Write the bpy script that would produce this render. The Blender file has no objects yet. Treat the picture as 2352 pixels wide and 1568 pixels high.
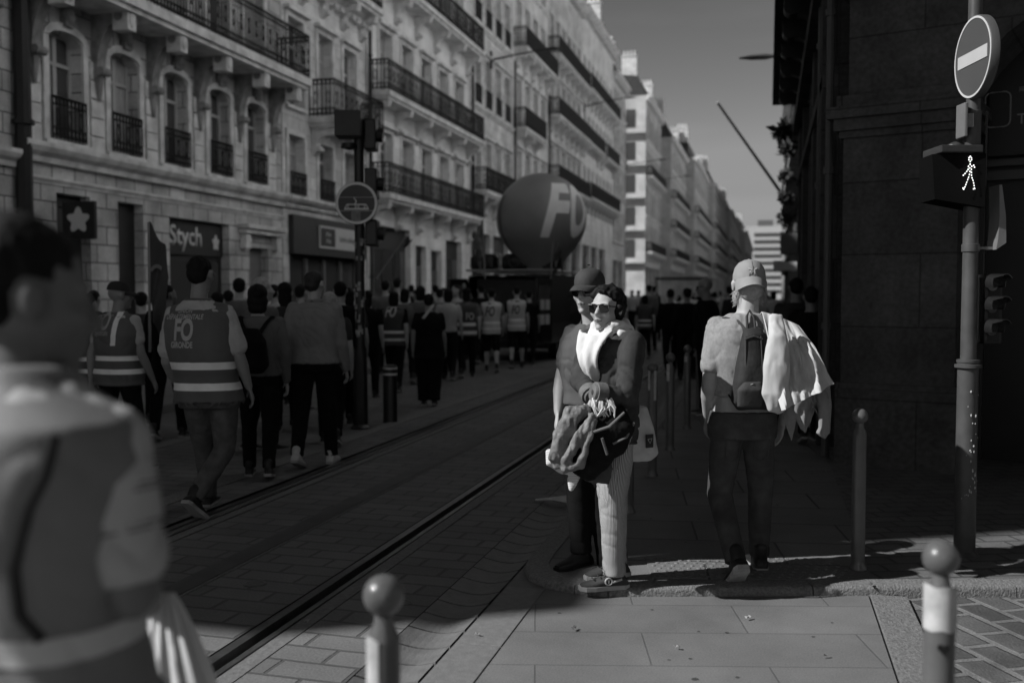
import bpy, bmesh, math, random
from mathutils import Vector, Matrix, noise
from mathutils.bvhtree import BVHTree
random.seed(7)
R = math.radians
PI = math.pi
SC = bpy.context.scene
COL = SC.collection
# ---------------------------------------------------------------- camera
YAW, EYE, HZ, F = 14.4, 1.5, 680, 2287.0      # photo geometry measured on a 2352 px wide view
cam = bpy.data.cameras.new('camera')
cam.lens = 35.0; cam.sensor_width = 36.0
cam.clip_start = 0.05; cam.clip_end = 5000
cam.dof.use_dof = True; cam.dof.focus_distance = 5.25; cam.dof.aperture_fstop = 1.7
cam_ob = bpy.data.objects.new('camera', cam); COL.objects.link(cam_ob)
cam_ob.location = (0, 0, EYE)
cam_ob.rotation_euler = (R(90) - math.atan((784 - HZ) / F), 0, R(YAW))
SC.camera = cam_ob
# ---------------------------------------------------------------- sky and sun
SUN_AZ, SUN_EL = 29.0, 39.0                    # the light travels towards +X,+Y
w = bpy.data.worlds.new('World'); SC.world = w; w.use_nodes = True
nt = w.node_tree; nt.nodes.clear()
sky = nt.nodes.new('ShaderNodeTexSky'); sky.sky_type = 'NISHITA'; sky.sun_disc = False
sky.sun_elevation = R(SUN_EL); sky.sun_rotation = R(-(90 + SUN_AZ))
sky.air_density = 1.0; sky.dust_density = 1.6
bw = nt.nodes.new('ShaderNodeSeparateColor')   # the red record of the sky, as on filtered black-and-white film
tc = nt.nodes.new('ShaderNodeTexCoord'); mp = nt.nodes.new('ShaderNodeMapping')
mp.inputs['Scale'].default_value = (1.2, 1.2, 9)
nz = nt.nodes.new('ShaderNodeTexNoise'); nz.inputs['Scale'].default_value = 2.2; nz.inputs['Detail'].default_value = 5
mr = nt.nodes.new('ShaderNodeMapRange'); mr.inputs[1].default_value = .42; mr.inputs[2].default_value = .7
mr.inputs[3].default_value = .53; mr.inputs[4].default_value = .62
mu = nt.nodes.new('ShaderNodeMath'); mu.operation = 'MULTIPLY'
bg = nt.nodes.new('ShaderNodeBackground'); bg.inputs['Strength'].default_value = 0.05
wo = nt.nodes.new('ShaderNodeOutputWorld')
L = nt.links.new
L(tc.outputs['Generated'], mp.inputs['Vector']); L(mp.outputs[0], nz.inputs['Vector']); L(nz.outputs['Fac'], mr.inputs[0])
pw_ = nt.nodes.new('ShaderNodeMath'); pw_.operation = 'POWER'; pw_.inputs[1].default_value = 1.7
L(sky.outputs[0], bw.inputs[0]); L(bw.outputs[0], pw_.inputs[0]); mn_ = nt.nodes.new('ShaderNodeMath'); mn_.operation = 'MINIMUM'; mn_.inputs[1].default_value = 6.0
L(pw_.outputs[0], mn_.inputs[0]); L(mn_.outputs[0], mu.inputs[0]); L(mr.outputs[0], mu.inputs[1])
sx_ = nt.nodes.new('ShaderNodeSeparateXYZ'); el_ = nt.nodes.new('ShaderNodeMapRange'); el_.interpolation_type = 'SMOOTHSTEP'
el_.inputs[1].default_value = .26; el_.inputs[2].default_value = .55; el_.inputs[3].default_value = 1.0; el_.inputs[4].default_value = .22
m2_ = nt.nodes.new('ShaderNodeMath'); m2_.operation = 'MULTIPLY'
L(tc.outputs['Generated'], sx_.inputs[0]); L(sx_.outputs['Z'], el_.inputs[0]); L(mu.outputs[0], m2_.inputs[0]); L(el_.outputs[0], m2_.inputs[1])
L(m2_.outputs[0], bg.inputs['Color']); L(bg.outputs[0], wo.inputs[0])
sun = bpy.data.lights.new('sun', 'SUN'); sun.energy = 3.2; sun.angle = R(0.55); sun.color = (1, 1, 1)
sun_ob = bpy.data.objects.new('sun', sun); COL.objects.link(sun_ob)
sd = Vector((math.cos(R(SUN_AZ)) * math.cos(R(SUN_EL)), math.sin(R(SUN_AZ)) * math.cos(R(SUN_EL)), -math.sin(R(SUN_EL))))
sun_ob.rotation_euler = sd.to_track_quat('-Z', 'Y').to_euler(); sun_ob.location = (-10, -10, 30)
SC.view_settings.view_transform = 'Standard'; SC.view_settings.look = 'None'
SC.view_settings.exposure = 0.9; SC.view_settings.gamma = 1.0
SC.cycles.max_bounces = 6; SC.cycles.sample_clamp_indirect = 4

# ---------------------------------------------------------------- helpers
TH = R(YAW)
RGT = Vector((math.cos(TH), math.sin(TH), 0)); FWD = Vector((-math.sin(TH), math.cos(TH), 0))
def at(u, v, d):                       # photo position at a camera depth
    return Vector((0, 0, EYE)) + RGT * ((u - 1176) / F * d) + FWD * d + Vector((0, 0, (HZ - v) / F * d))
def gnd(u, v, z=0.0):
    return at(u, v, (EYE - z) * F / (v - HZ))
def Yof(u, X=-12.8):                   # where a column of the photo meets the plane x = X
    a = TH + math.atan((1176 - u) / F)
    return -X / math.tan(a)

def tag(o, label=None, cat=None, group=None, kind=None):
    if label: o['label'] = label
    if cat: o['category'] = cat
    if group: o['group'] = group
    if kind: o['kind'] = kind
    return o
def empty(name, loc=(0, 0, 0), rz=0, **k):
    o = bpy.data.objects.new(name, None); COL.objects.link(o)
    o.location = loc; o.rotation_euler = (0, 0, rz); o.empty_display_size = .2
    return tag(o, **k)
def me_obj(name, me, mat, parent=None, **k):
    o = bpy.data.objects.new(name, me); COL.objects.link(o)
    if mat:
        if len(me.materials) == 0: me.materials.append(mat)
        else: me.materials[0] = mat
    if parent: o.parent = parent
    return tag(o, **k)
def obj(name, bm, mat, parent=None, smooth=False, **k):
    me = bpy.data.meshes.new(name); bm.to_mesh(me); bm.free()
    if smooth:
        me.shade_smooth()
        try: me.set_sharp_from_angle(angle=R(40))
        except Exception: pass
    return me_obj(name, me, mat, parent, **k)
def copy_tree(o, parent=None):
    c = o.copy(); COL.objects.link(c); c.parent = parent
    for ch in KIDS.get(o.name, []) or [x for x in bpy.data.objects if x.parent == o]:
        copy_tree(ch, c)
    return c
KIDS = {}
def kids(o):
    return [x for x in bpy.data.objects if x.parent == o]

def box(bm, x0, x1, y0, y1, z0, z1, M=None, bev=0):
    vs = [Vector((x, y, z)) for z in (z0, z1) for y in (y0, y1) for x in (x0, x1)]
    if M: vs = [M @ v for v in vs]
    v = [bm.verts.new(p) for p in vs]
    fs = []
    for q in ((0, 2, 3, 1), (4, 5, 7, 6), (0, 1, 5, 4), (2, 6, 7, 3), (0, 4, 6, 2), (1, 3, 7, 5)):
        fs.append(bm.faces.new([v[i] for i in q]))
    if bev:
        es = list({e for f in fs for e in f.edges})
        bmesh.ops.bevel(bm, geom=es, offset=bev, segments=2, affect='EDGES', profile=.6)
def frame(d):
    d = d.normalized()
    a = d.cross(Vector((0, 0, 1)))
    if a.length < 1e-3: a = Vector((1, 0, 0))
    a.normalize(); return a, d.cross(a).normalized()
def tube(bm, pts, rs, n=10, sq=1.0, closed=True, side=None):
    """tapered tube through pts; rs radius or (ra, rb) per point; sq flattens the second axis"""
    pts = [Vector(p) for p in pts]; rings = []
    if not isinstance(rs, (list, tuple)): rs = [rs] * len(pts)
    d0 = (pts[-1] - pts[0])
    a, b = frame(d0) if side is None else (Vector(side).normalized(), None)
    for i, p in enumerate(pts):
        t = (pts[min(i + 1, len(pts) - 1)] - pts[max(i - 1, 0)]).normalized()
        aa = (a - t * a.dot(t))
        if aa.length < 1e-4: aa = frame(t)[0]
        aa.normalize(); bb = t.cross(aa)
        r = rs[i]; ra, rb = (r if isinstance(r, (list, tuple)) else (r, r * sq))
        rings.append([bm.verts.new(p + aa * (ra * math.cos(2 * PI * k / n)) + bb * (rb * math.sin(2 * PI * k / n))) for k in range(n)])
    for i in range(len(rings) - 1):
        for k in range(n):
            bm.faces.new((rings[i][k], rings[i][(k + 1) % n], rings[i + 1][(k + 1) % n], rings[i + 1][k]))
    if closed:
        bm.faces.new(rings[0][::-1]); bm.faces.new(rings[-1])
def capsule(bm, p0, p1, r0, r1, n=14, sq=1.0, side=None):
    p0 = Vector(p0); p1 = Vector(p1); d = (p1 - p0)
    if d.length < 1e-5: d = Vector((0, 0, 1e-3))
    d.normalize(); P = []; Q = []
    for k in range(0, 4):
        a = PI / 2 * k / 4
        P.append(p0 - d * r0 * math.cos(a)); Q.append(max(r0 * math.sin(a), r0 * .12))
    P.append(p0); Q.append(r0); P.append(p1); Q.append(r1)
    for k in range(3, -1, -1):
        a = PI / 2 * k / 4
        P.append(p1 + d * r1 * math.cos(a)); Q.append(max(r1 * math.sin(a), r1 * .12))
    tube(bm, P, Q, n, sq, True, side)
def ell(bm, c, r, rz=0, M=None, sub=3):
    if not isinstance(r, (list, tuple)): r = (r, r, r)
    T = Matrix.Translation(Vector(c)) @ Matrix.Rotation(rz, 4, 'Z')
    if M: T = M @ T
    bmesh.ops.create_icosphere(bm, subdivisions=sub, radius=1, matrix=T @ Matrix.Diagonal((*r, 1)))
def lathe(bm, prof, c=(0, 0, 0), n=24, M=None):
    rings = []
    for r, z in prof:
        ps = [Vector((c[0] + r * math.cos(2 * PI * k / n), c[1] + r * math.sin(2 * PI * k / n), c[2] + z)) for k in range(n)]
        if M: ps = [M @ p for p in ps]
        rings.append([bm.verts.new(p) for p in ps])
    for i in range(len(rings) - 1):
        for k in range(n):
            bm.faces.new((rings[i][k], rings[i][(k + 1) % n], rings[i + 1][(k + 1) % n], rings[i + 1][k]))
    bm.faces.new(rings[0][::-1]); bm.faces.new(rings[-1])
def loft(bm, rings, n=28, e=2.3):
    """rings: (cx, cy, cz, rx, ry, rot[, tiltx]) horizontal superellipse sections"""
    out = []
    for rg in rings:
        cx, cy, cz, rx, ry, ro = rg[:6]; tl = rg[6] if len(rg) > 6 else 0
        c, s = math.cos(ro), math.sin(ro); ring = []
        for k in range(n):
            t = 2 * PI * k / n
            x = rx * math.copysign(abs(math.cos(t)) ** (2 / e), math.cos(t))
            y = ry * math.copysign(abs(math.sin(t)) ** (2 / e), math.sin(t))
            ring.append(bm.verts.new((cx + x * c - y * s, cy + x * s + y * c, cz + tl * x)))
        out.append(ring)
    for i in range(len(out) - 1):
        for k in range(n):
            bm.faces.new((out[i][k], out[i][(k + 1) % n], out[i + 1][(k + 1) % n], out[i + 1][k]))
    bm.faces.new(out[0][::-1]); bm.faces.new(out[-1])
def sheet(bm, fn, nu, nv, th=.004):
    """closed thin cloth from fn(u, v) -> Vector"""
    P = [[Vector(fn(i / nu, j / nv)) for j in range(nv + 1)] for i in range(nu + 1)]
    N = [[None] * (nv + 1) for _ in range(nu + 1)]
    for i in range(nu + 1):
        for j in range(nv + 1):
            a = P[min(i + 1, nu)][j] - P[max(i - 1, 0)][j]; b = P[i][min(j + 1, nv)] - P[i][max(j - 1, 0)]
            m = a.cross(b); N[i][j] = m.normalized() if m.length > 1e-9 else Vector((0, 0, 1))
    A = [[bm.verts.new(P[i][j] + N[i][j] * th / 2) for j in range(nv + 1)] for i in range(nu + 1)]
    B = [[bm.verts.new(P[i][j] - N[i][j] * th / 2) for j in range(nv + 1)] for i in range(nu + 1)]
    for i in range(nu):
        for j in range(nv):
            bm.faces.new((A[i][j], A[i + 1][j], A[i + 1][j + 1], A[i][j + 1]))
            bm.faces.new((B[i][j], B[i][j + 1], B[i + 1][j + 1], B[i + 1][j]))
    for i in range(nu):
        bm.faces.new((A[i][0], B[i][0], B[i + 1][0], A[i + 1][0]))
        bm.faces.new((A[i][nv], A[i + 1][nv], B[i + 1][nv], B[i][nv]))
    for j in range(nv):
        bm.faces.new((A[0][j], A[0][j + 1], B[0][j + 1], B[0][j]))
        bm.faces.new((A[nu][j], B[nu][j], B[nu][j + 1], A[nu][j + 1]))
def poly_prism(bm, pts, h, M=None):
    """extrude an outline (x, z) along y by h"""
    a = [Vector((p[0], -h / 2, p[1])) for p in pts]; b = [Vector((p[0], h / 2, p[1])) for p in pts]
    if M: a = [M @ p for p in a]; b = [M @ p for p in b]
    A = [bm.verts.new(p) for p in a]; B = [bm.verts.new(p) for p in b]; n = len(pts)
    bm.faces.new(A); bm.faces.new(B[::-1])
    for i in range(n):
        bm.faces.new((A[i], B[i], B[(i + 1) % n], A[(i + 1) % n]))
def bake(bm, voxel, smooth=3, amp=0, sc=(8, 8, 8), seed=0, fac=.5, extra=None, crease=0):
    """join overlapping closed shapes into one continuous skin"""
    bmesh.ops.recalc_face_normals(bm, faces=bm.faces[:])
    me = bpy.data.meshes.new('t'); bm.to_mesh(me); bm.free()
    o = bpy.data.objects.new('t', me); COL.objects.link(o)
    m = o.modifiers.new('r', 'REMESH'); m.mode = 'VOXEL'; m.voxel_size = voxel
    if smooth:
        s = o.modifiers.new('s', 'SMOOTH'); s.iterations = smooth; s.factor = fac
    dg = bpy.context.evaluated_depsgraph_get(); dg.update()
    out = bpy.data.meshes.new_from_object(o.evaluated_get(dg))
    bpy.data.objects.remove(o); bpy.data.meshes.remove(me)
    if amp or extra:
        nn = [v.normal.copy() for v in out.vertices]
        for v, nr in zip(out.vertices, nn):
            if amp:
                p = Vector((v.co.x * sc[0] + seed, v.co.y * sc[1], v.co.z * sc[2]))
                q = noise.noise(p) + .5 * noise.noise(p * 2.1)
                if crease:
                    p2 = Vector((p.x * .9 + 3 + .8 * noise.noise(p), p.y * .9, p.z * 1.5 + p.x * .5))
                    q = .45 * q - crease * max(0, 1 - 3.2 * abs(noise.noise(p2))) ** 2 + .25 * crease
                v.co += nr * (amp * q)
            if extra: v.co = Vector(extra(v.co, nr))
    out.shade_smooth()
    return out

# ---------------------------------------------------------------- materials (the photograph is black and white)
MATS = {}
KD = .54                               # tones outside the pale stone fronts, for the exposure chosen above
def tone(name, v):
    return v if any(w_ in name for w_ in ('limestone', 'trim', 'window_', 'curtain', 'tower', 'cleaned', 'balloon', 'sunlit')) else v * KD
def G3(v): return (v, v, v, 1)
def mat(name, v, rough=.8, var=.12, scale=6, bump=.1, bscale=40, bdist=.01, metal=0, spec=.4, coat=0, stretch=(1, 1, 1), detail=6, alpha=1):
    if name in MATS: return MATS[name]
    v = tone(name, v)
    m = bpy.data.materials.new(name); m.use_nodes = True; n = m.node_tree; b = n.nodes['Principled BSDF']; l = n.links.new
    b.inputs['Roughness'].default_value = rough; b.inputs['Metallic'].default_value = metal
    b.inputs['Specular IOR Level'].default_value = spec; b.inputs['Coat Weight'].default_value = coat
    b.inputs['Base Color'].default_value = G3(v)
    t = n.nodes.new('ShaderNodeTexCoord'); mp = n.nodes.new('ShaderNodeMapping'); mp.inputs['Scale'].default_value = stretch
    l(t.outputs['Object'], mp.inputs[0])
    if var:
        q = n.nodes.new('ShaderNodeTexNoise'); q.inputs['Scale'].default_value = scale; q.inputs['Detail'].default_value = detail
        r = n.nodes.new('ShaderNodeMapRange'); r.inputs[1].default_value = .3; r.inputs[2].default_value = .7
        r.inputs[3].default_value = v * (1 - var); r.inputs[4].default_value = v * (1 + var)
        l(mp.outputs[0], q.inputs['Vector']); l(q.outputs['Fac'], r.inputs[0]); l(r.outputs[0], b.inputs['Base Color'])
    if bump:
        q2 = n.nodes.new('ShaderNodeTexNoise'); q2.inputs['Scale'].default_value = bscale; q2.inputs['Detail'].default_value = 4
        bp = n.nodes.new('ShaderNodeBump'); bp.inputs['Strength'].default_value = bump; bp.inputs['Distance'].default_value = bdist
        l(mp.outputs[0], q2.inputs['Vector']); l(q2.outputs['Fac'], bp.inputs['Height']); l(bp.outputs[0], b.inputs['Normal'])
    MATS[name] = m; return m
def stripe_mat(name, a, b_, period, duty=.5, axis='X', rough=.85, wob=.0):
    """woven stripes along an object axis"""
    if name in MATS: return MATS[name]
    a = tone(name, a); b_ = tone(name, b_)
    m = bpy.data.materials.new(name); m.use_nodes = True; n = m.node_tree; b = n.nodes['Principled BSDF']; l = n.links.new
    b.inputs['Roughness'].default_value = rough; b.inputs['Specular IOR Level'].default_value = .2
    t = n.nodes.new('ShaderNodeTexCoord'); s = n.nodes.new('ShaderNodeSeparateXYZ'); l(t.outputs['Object'], s.inputs[0])
    if axis == 'A':                    # around the limb: x and y together
        ad = n.nodes.new('ShaderNodeMath'); ad.operation = 'ADD'; l(s.outputs['X'], ad.inputs[0])
        k = n.nodes.new('ShaderNodeMath'); k.operation = 'MULTIPLY'; k.inputs[1].default_value = .55; l(s.outputs['Y'], k.inputs[0]); l(k.outputs[0], ad.inputs[1]); src = ad.outputs[0]
    else: src = s.outputs[axis]
    mm = n.nodes.new('ShaderNodeMath'); mm.operation = 'MODULO'; mm.inputs[1].default_value = period
    ab = n.nodes.new('ShaderNodeMath'); ab.operation = 'ADD'; ab.inputs[1].default_value = 100 * period
    l(src, ab.inputs[0]); l(ab.outputs[0], mm.inputs[0])
    r = n.nodes.new('ShaderNodeMapRange'); r.inputs[1].default_value = period * (duty - .1); r.inputs[2].default_value = period * (duty + .1)
    r.inputs[3].default_value = a; r.inputs[4].default_value = b_
    l(mm.outputs[0], r.inputs[0]); l(r.outputs[0], b.inputs['Base Color'])
    MATS[name] = m; return m
def brick_mat(name, v, joint, bw_, bh, mortar=.02, plane='XY', rot=0, var=.18, rough=.85, bump=.6, bdist=.01, stain=.25, sscale=.6, offs=.5, fine=.3, fscale=90, spec=.35, wear=0):
    if name in MATS: return MATS[name]
    v = tone(name, v); joint = tone(name, joint)
    m = bpy.data.materials.new(name); m.use_nodes = True; n = m.node_tree; b = n.nodes['Principled BSDF']; l = n.links.new
    b.inputs['Roughness'].default_value = rough; b.inputs['Specular IOR Level'].default_value = spec
    t = n.nodes.new('ShaderNodeTexCoord'); s = n.nodes.new('ShaderNodeSeparateXYZ'); c = n.nodes.new('ShaderNodeCombineXYZ')
    l(t.outputs['Object'], s.inputs[0])
    if plane == 'YZ':                  # walls of both directions
        pl = n.nodes.new('ShaderNodeMath'); pl.operation = 'ADD'; l(s.outputs['X'], pl.inputs[0]); l(s.outputs['Y'], pl.inputs[1]); l(pl.outputs[0], c.inputs[0])
    else: l(s.outputs[plane[0]], c.inputs[0])
    l(s.outputs[plane[1]], c.inputs[1])
    mp = n.nodes.new('ShaderNodeMapping'); mp.inputs['Rotation'].default_value = (0, 0, rot); l(c.outputs[0], mp.inputs[0])
    # slightly wandering joints
    wn = n.nodes.new('ShaderNodeTexNoise'); wn.inputs['Scale'].default_value = 7; wn.inputs['Detail'].default_value = 3
    l(mp.outputs[0], wn.inputs['Vector'])
    vm = n.nodes.new('ShaderNodeVectorMath'); vm.operation = 'MULTIPLY_ADD'; vm.inputs[1].default_value = (mortar * .9,) * 3
    l(wn.outputs['Color'], vm.inputs[0]); l(mp.outputs[0], vm.inputs[2])
    k = n.nodes.new('ShaderNodeTexBrick'); k.offset = offs
    k.inputs['Scale'].default_value = 1; k.inputs['Brick Width'].default_value = bw_; k.inputs['Row Height'].default_value = bh
    k.inputs['Mortar Size'].default_value = mortar; k.inputs['Mortar Smooth'].default_value = .35; k.inputs['Bias'].default_value = 0
    k.inputs['Color1'].default_value = G3(v * (1 - var)); k.inputs['Color2'].default_value = G3(v * (1 + var)); k.inputs['Mortar'].default_value = G3(joint)
    l(vm.outputs[0], k.inputs['Vector'])
    st = n.nodes.new('ShaderNodeTexNoise'); st.inputs['Scale'].default_value = sscale; st.inputs['Detail'].default_value = 8; st.inputs['Roughness'].default_value = .65
    l(t.outputs['Object'], st.inputs['Vector'])
    sr = n.nodes.new('ShaderNodeMapRange'); sr.inputs[1].default_value = .3; sr.inputs[2].default_value = .7; sr.inputs[3].default_value = 1 - stain; sr.inputs[4].default_value = 1 + stain * .7
    l(st.outputs['Fac'], sr.inputs[0])
    fn = n.nodes.new('ShaderNodeTexNoise'); fn.inputs['Scale'].default_value = fscale; fn.inputs['Detail'].default_value = 5
    l(t.outputs['Object'], fn.inputs['Vector'])
    fr = n.nodes.new('ShaderNodeMapRange'); fr.inputs[1].default_value = .25; fr.inputs[2].default_value = .75; fr.inputs[3].default_value = 1 - fine; fr.inputs[4].default_value = 1 + fine
    l(fn.outputs['Fac'], fr.inputs[0])
    m1 = n.nodes.new('ShaderNodeMath'); m1.operation = 'MULTIPLY'; l(sr.outputs[0], m1.inputs[0]); l(fr.outputs[0], m1.inputs[1])
    vm2 = n.nodes.new('ShaderNodeVectorMath'); vm2.operation = 'SCALE'; l(k.outputs['Color'], vm2.inputs[0]); l(m1.outputs[0], vm2.inputs['Scale'])
    l(vm2.outputs[0], b.inputs['Base Color'])
    ad = n.nodes.new('ShaderNodeMath'); ad.operation = 'MULTIPLY_ADD'; ad.inputs[1].default_value = .25
    inv = n.nodes.new('ShaderNodeMath'); inv.operation = 'SUBTRACT'; inv.inputs[0].default_value = 1; l(k.outputs['Fac'], inv.inputs[1])
    l(fn.outputs['Fac'], ad.inputs[0]); l(inv.outputs[0], ad.inputs[2])
    bp = n.nodes.new('ShaderNodeBump'); bp.inputs['Strength'].default_value = bump; bp.inputs['Distance'].default_value = bdist
    l(ad.outputs[0], bp.inputs['Height']); l(bp.outputs[0], b.inputs['Normal'])
    MATS[name] = m; return m
def emit(name, s):
    m = bpy.data.materials.new(name); m.use_nodes = True; b = m.node_tree.nodes['Principled BSDF']
    b.inputs['Base Color'].default_value = G3(.8); b.inputs['Emission Color'].default_value = G3(1); b.inputs['Emission Strength'].default_value = s
    return m
M_IRON = mat('wrought_iron', .018, .5, .3, 20, .2)
M_DARK = mat('black_paint', .012, .4, .2, 8, .05)
M_STEEL = mat('grey_paint', .20, .42, .12, 9, .04, spec=.5)
M_GLASS = mat('window_glass', .07, .08, 0, bump=.06, bscale=1.2, bdist=.05, spec=.8)
M_FRAME = mat('window_frame_paint', .42, .5, .08, 5, .05)
M_CURT = mat('curtain_cloth', .35, .9, .3, 5, .2, 12, stretch=(1, 6, .4))
M_SLATE = mat('roof_slate', .09, .6, .3, 3, .4, 8)
M_WHITE = mat('white_paint', .72, .5, .05, 5, .03)
M_LETTER = mat('pale_lettering', .55, .6, .05, 5, 0)

# ---------------------------------------------------------------- writing
def text_bm(s, size=1, bold=0.0, shear=0.0, sx=1.0, align='CENTER', maxe=None, res=4, fitw=None):
    cu = bpy.data.curves.new('t', 'FONT'); cu.body = s; cu.size = size; cu.offset = bold; cu.shear = shear
    cu.align_x = align; cu.align_y = 'CENTER'; cu.resolution_u = res
    o = bpy.data.objects.new('t', cu); COL.objects.link(o)
    dg = bpy.context.evaluated_depsgraph_get(); dg.update()
    me = bpy.data.meshes.new_from_object(o.evaluated_get(dg))
    bpy.data.objects.remove(o); bpy.data.curves.remove(cu)
    bm = bmesh.new(); bm.from_mesh(me); bpy.data.meshes.remove(me)
    if fitw:
        xs = [v.co.x for v in bm.verts]; sx = fitw / (max(xs) - min(xs))
    for v in bm.verts: v.co.x *= sx
    bmesh.ops.triangulate(bm, faces=bm.faces[:])
    if maxe:
        for _ in range(5):
            es = [e for e in bm.edges if e.calc_length() > maxe]
            if not es: break
            bmesh.ops.subdivide_edges(bm, edges=es, cuts=1)
            bmesh.ops.triangulate(bm, faces=bm.faces[:])
    return bm
def sign_text(name, s, size, M, mat_, parent, th=.004, **k):
    """flat raised lettering; M maps text plane (x right, y up, z out)"""
    bm = text_bm(s, size, **k)
    g = bmesh.ops.extrude_face_region(bm, geom=bm.faces[:])
    for v in g['geom']:
        if isinstance(v, bmesh.types.BMVert): v.co.z += th
    bmesh.ops.transform(bm, matrix=M, verts=bm.verts[:])
    return obj(name, bm, mat_, parent)
def basis(o, x, y, z):
    m = Matrix.Identity(4)
    for i, c in enumerate((x, y, z, o)):
        for j in range(3): m[j][i] = c[j]
    return m
# ================================================================ ground, road, pavements
def flat(name, pts, z, m, label=None, edge=None):
    bm = bmesh.new(); vs = [bm.verts.new((p[0], p[1], z)) for p in pts]; f = bm.faces.new(vs)
    if f.normal.z < 0: f.normal_flip()
    bmesh.ops.recalc_face_normals(bm, faces=bm.faces[:])
    for f in bm.faces:
        if f.normal.z < 0: f.normal_flip()
    return obj(name, bm, m, kind='structure', label=label)
M_BASE = mat('bedding', .05, .95, .3, 3, .3)
M_ROADP = brick_mat('road_paver_stone', .22, .12, .34, .165, .012, 'XY', R(2), .16, .7, .7, .012, .28, .9, fine=.28, spec=.5)
M_ROADF = brick_mat('far_lane_stone', .10, .05, .30, .16, .012, 'XY', R(-3), .25, .6, .8, .012, .3, .7, spec=.5)
M_SLAB = brick_mat('pavement_slab', .26, .18, .95, .40, .0045, 'XY', R(-13), .05, .7, .5, .008, .22, 1.7, fine=.24, fscale=130)
M_SIDE = brick_mat('sidewalk_slab', .25, .10, .9, .5, .008, 'XY', R(-8), .09, .7, .8, .01, .25, 1.3, fine=.22, fscale=120)
M_COB = brick_mat('cobble_stone', .15, .30, .26, .17, .022, 'XY', R(62), .22, .75, .9, .02, .4, 3, fine=.3)
M_KERB = mat('kerb_granite', .27, .75, .34, 70, .8, 90, .010)
M_RAIL = mat('rail_steel', .30, .32, .2, 12, .1, metal=.8)
M_RAILSIDE = mat('rail_bedding_concrete', .24, .8, .2, 30, .4, 60)
flat('ground', [(-400, -60), (400, -60), (400, 1500), (-400, 1500)], -.07, M_BASE)
YB = 620
def strip(name, x0, x1, z, m, y0=-8, y1=YB): return flat(name, [(x0, y0), (x1, y0), (x1, y1), (x0, y1)], z, m)
strip('road', -2.19 - 1.31, -2.245, 0, M_ROADP)
strip('road', -1.995, -1.575, 0, M_ROADP)
strip('road', -30, -3.80, 0, M_ROADP, -8, 4)
strip('road', -7.5, -3.80, 0, M_ROADP, 4, YB)
strip('road', -2.10, -1.575, -.015, M_BASE)
# tram rails with their grooves, and the power rail between them
def rail(x, label, fill=False):
    r = empty('tram_rail', (x, 0, 0), label=label, cat='tram rail', group='tram rails set in the paving')
    for n_, a, b, z in (('rail_head', -.06, -.012, .003), ('keeper', .046, .076, .001)):
        bm = bmesh.new(); box(bm, a, b, -8, YB, -.068, z); obj(n_, bm, M_RAIL, r)
    if fill: bm = bmesh.new(); box(bm, -.0118, .0455, -8, YB, -.067, -.010); obj('groove_dirt', bm, M_RAILSIDE, r)
    bm = bmesh.new(); box(bm, .084, .165, -8, YB, -.069, -.002); obj('rail_bed', bm, M_RAILSIDE, r)
rail(-2.17, 'grooved steel tram rail nearest the kerb, running past the standing couple')
rail(-3.69, 'far steel tram rail, the thin bright line beside the traffic light pole', True)
r = empty('power_rail', (-2.92, 0, 0), label='flat power rail strip in the middle of the tram track', cat='power rail')
bm = bmesh.new(); box(bm, -.07, .07, -8, YB, -.06, .004); obj('rail_cover', bm, mat('resin_strip', .13, .6, .2, 5, .1), r)
bm = bmesh.new(); box(bm, .085, .10, -8, YB, -.06, .005); obj('joint_strip', bm, M_RAILSIDE, r)
# gutter of dished stones along the kerb
bm = bmesh.new(); rg = random.Random(3); y = -.5
while y < 60:
    l_ = .205 + rg.uniform(-.012, .012); n = 8; top = []; bot = []
    def gz(t): return -.034 * math.sin(PI * t) + .004
    a = [(-1.565 + .262 * t / n, y + .035 * math.sin(PI * t / n), gz(t / n)) for t in range(n + 1)]
    b = [(-1.565 + .262 * t / n, y + l_ - .016 + .035 * math.sin(PI * t / n), gz(t / n)) for t in range(n + 1)]
    A = [bm.verts.new(p) for p in a]; B = [bm.verts.new(p) for p in b]
    A2 = [bm.verts.new((p[0], p[1], p[2] - .03)) for p in a]; B2 = [bm.verts.new((p[0], p[1], p[2] - .03)) for p in b]
    for i in range(n):
        bm.faces.new((A[i], A[i + 1], B[i + 1], B[i])); bm.faces.new((A2[i], A2[i + 1], A[i + 1], A[i])); bm.faces.new((B[i], B[i + 1], B2[i + 1], B2[i]))
    y += l_
obj('gutter', bm, mat('gutter_stone', .225, .6, .16, 14, .5, 90, .006, spec=.5), kind='structure')
strip('gutter_bed', -1.575, -1.29, -.045, M_BASE)
# foreground crossing apron, its border stone and the cobbles to its right
KX = [(-.756, 4.875), (1.23, 5.42)]
def kline(x): return 4.875 + (x + .756) * .2745
flat('crossing_apron', [(-1.295, -8), (.505, -8), (.505, kline(.505) + .06), (-.70, 4.97), (-.95, 5.0), (-1.20, 5.2), (-1.25, 5.6), (-1.295, 5.6)], 0, M_SLAB)
bm = bmesh.new(); y = -2.0; rg = random.Random(5)
while y < kline(.6) - .2:
    l_ = min(1.1 + rg.uniform(-.2, .2), kline(.6) - .01 - y)
    box(bm, .515, .69, y + .004, y + l_ - .004, -.05, .006, bev=.004); y += l_
obj('border_stones', bm, M_KERB, kind='structure')
bm = bmesh.new(); y = -2.0                     # the long narrow slabs along the gutter
while y < 4.9:
    l_ = min(1.5 + rg.uniform(-.3, .3), 4.92 - y)
    box(bm, -1.285, -1.09, y + .003, y + l_ - .003, -.05, .005, bev=.003); y += l_
obj('edge_slabs', bm, mat('edge_slab_stone', .27, .7, .14, 25, .4, 110, .005), kind='structure')
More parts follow.
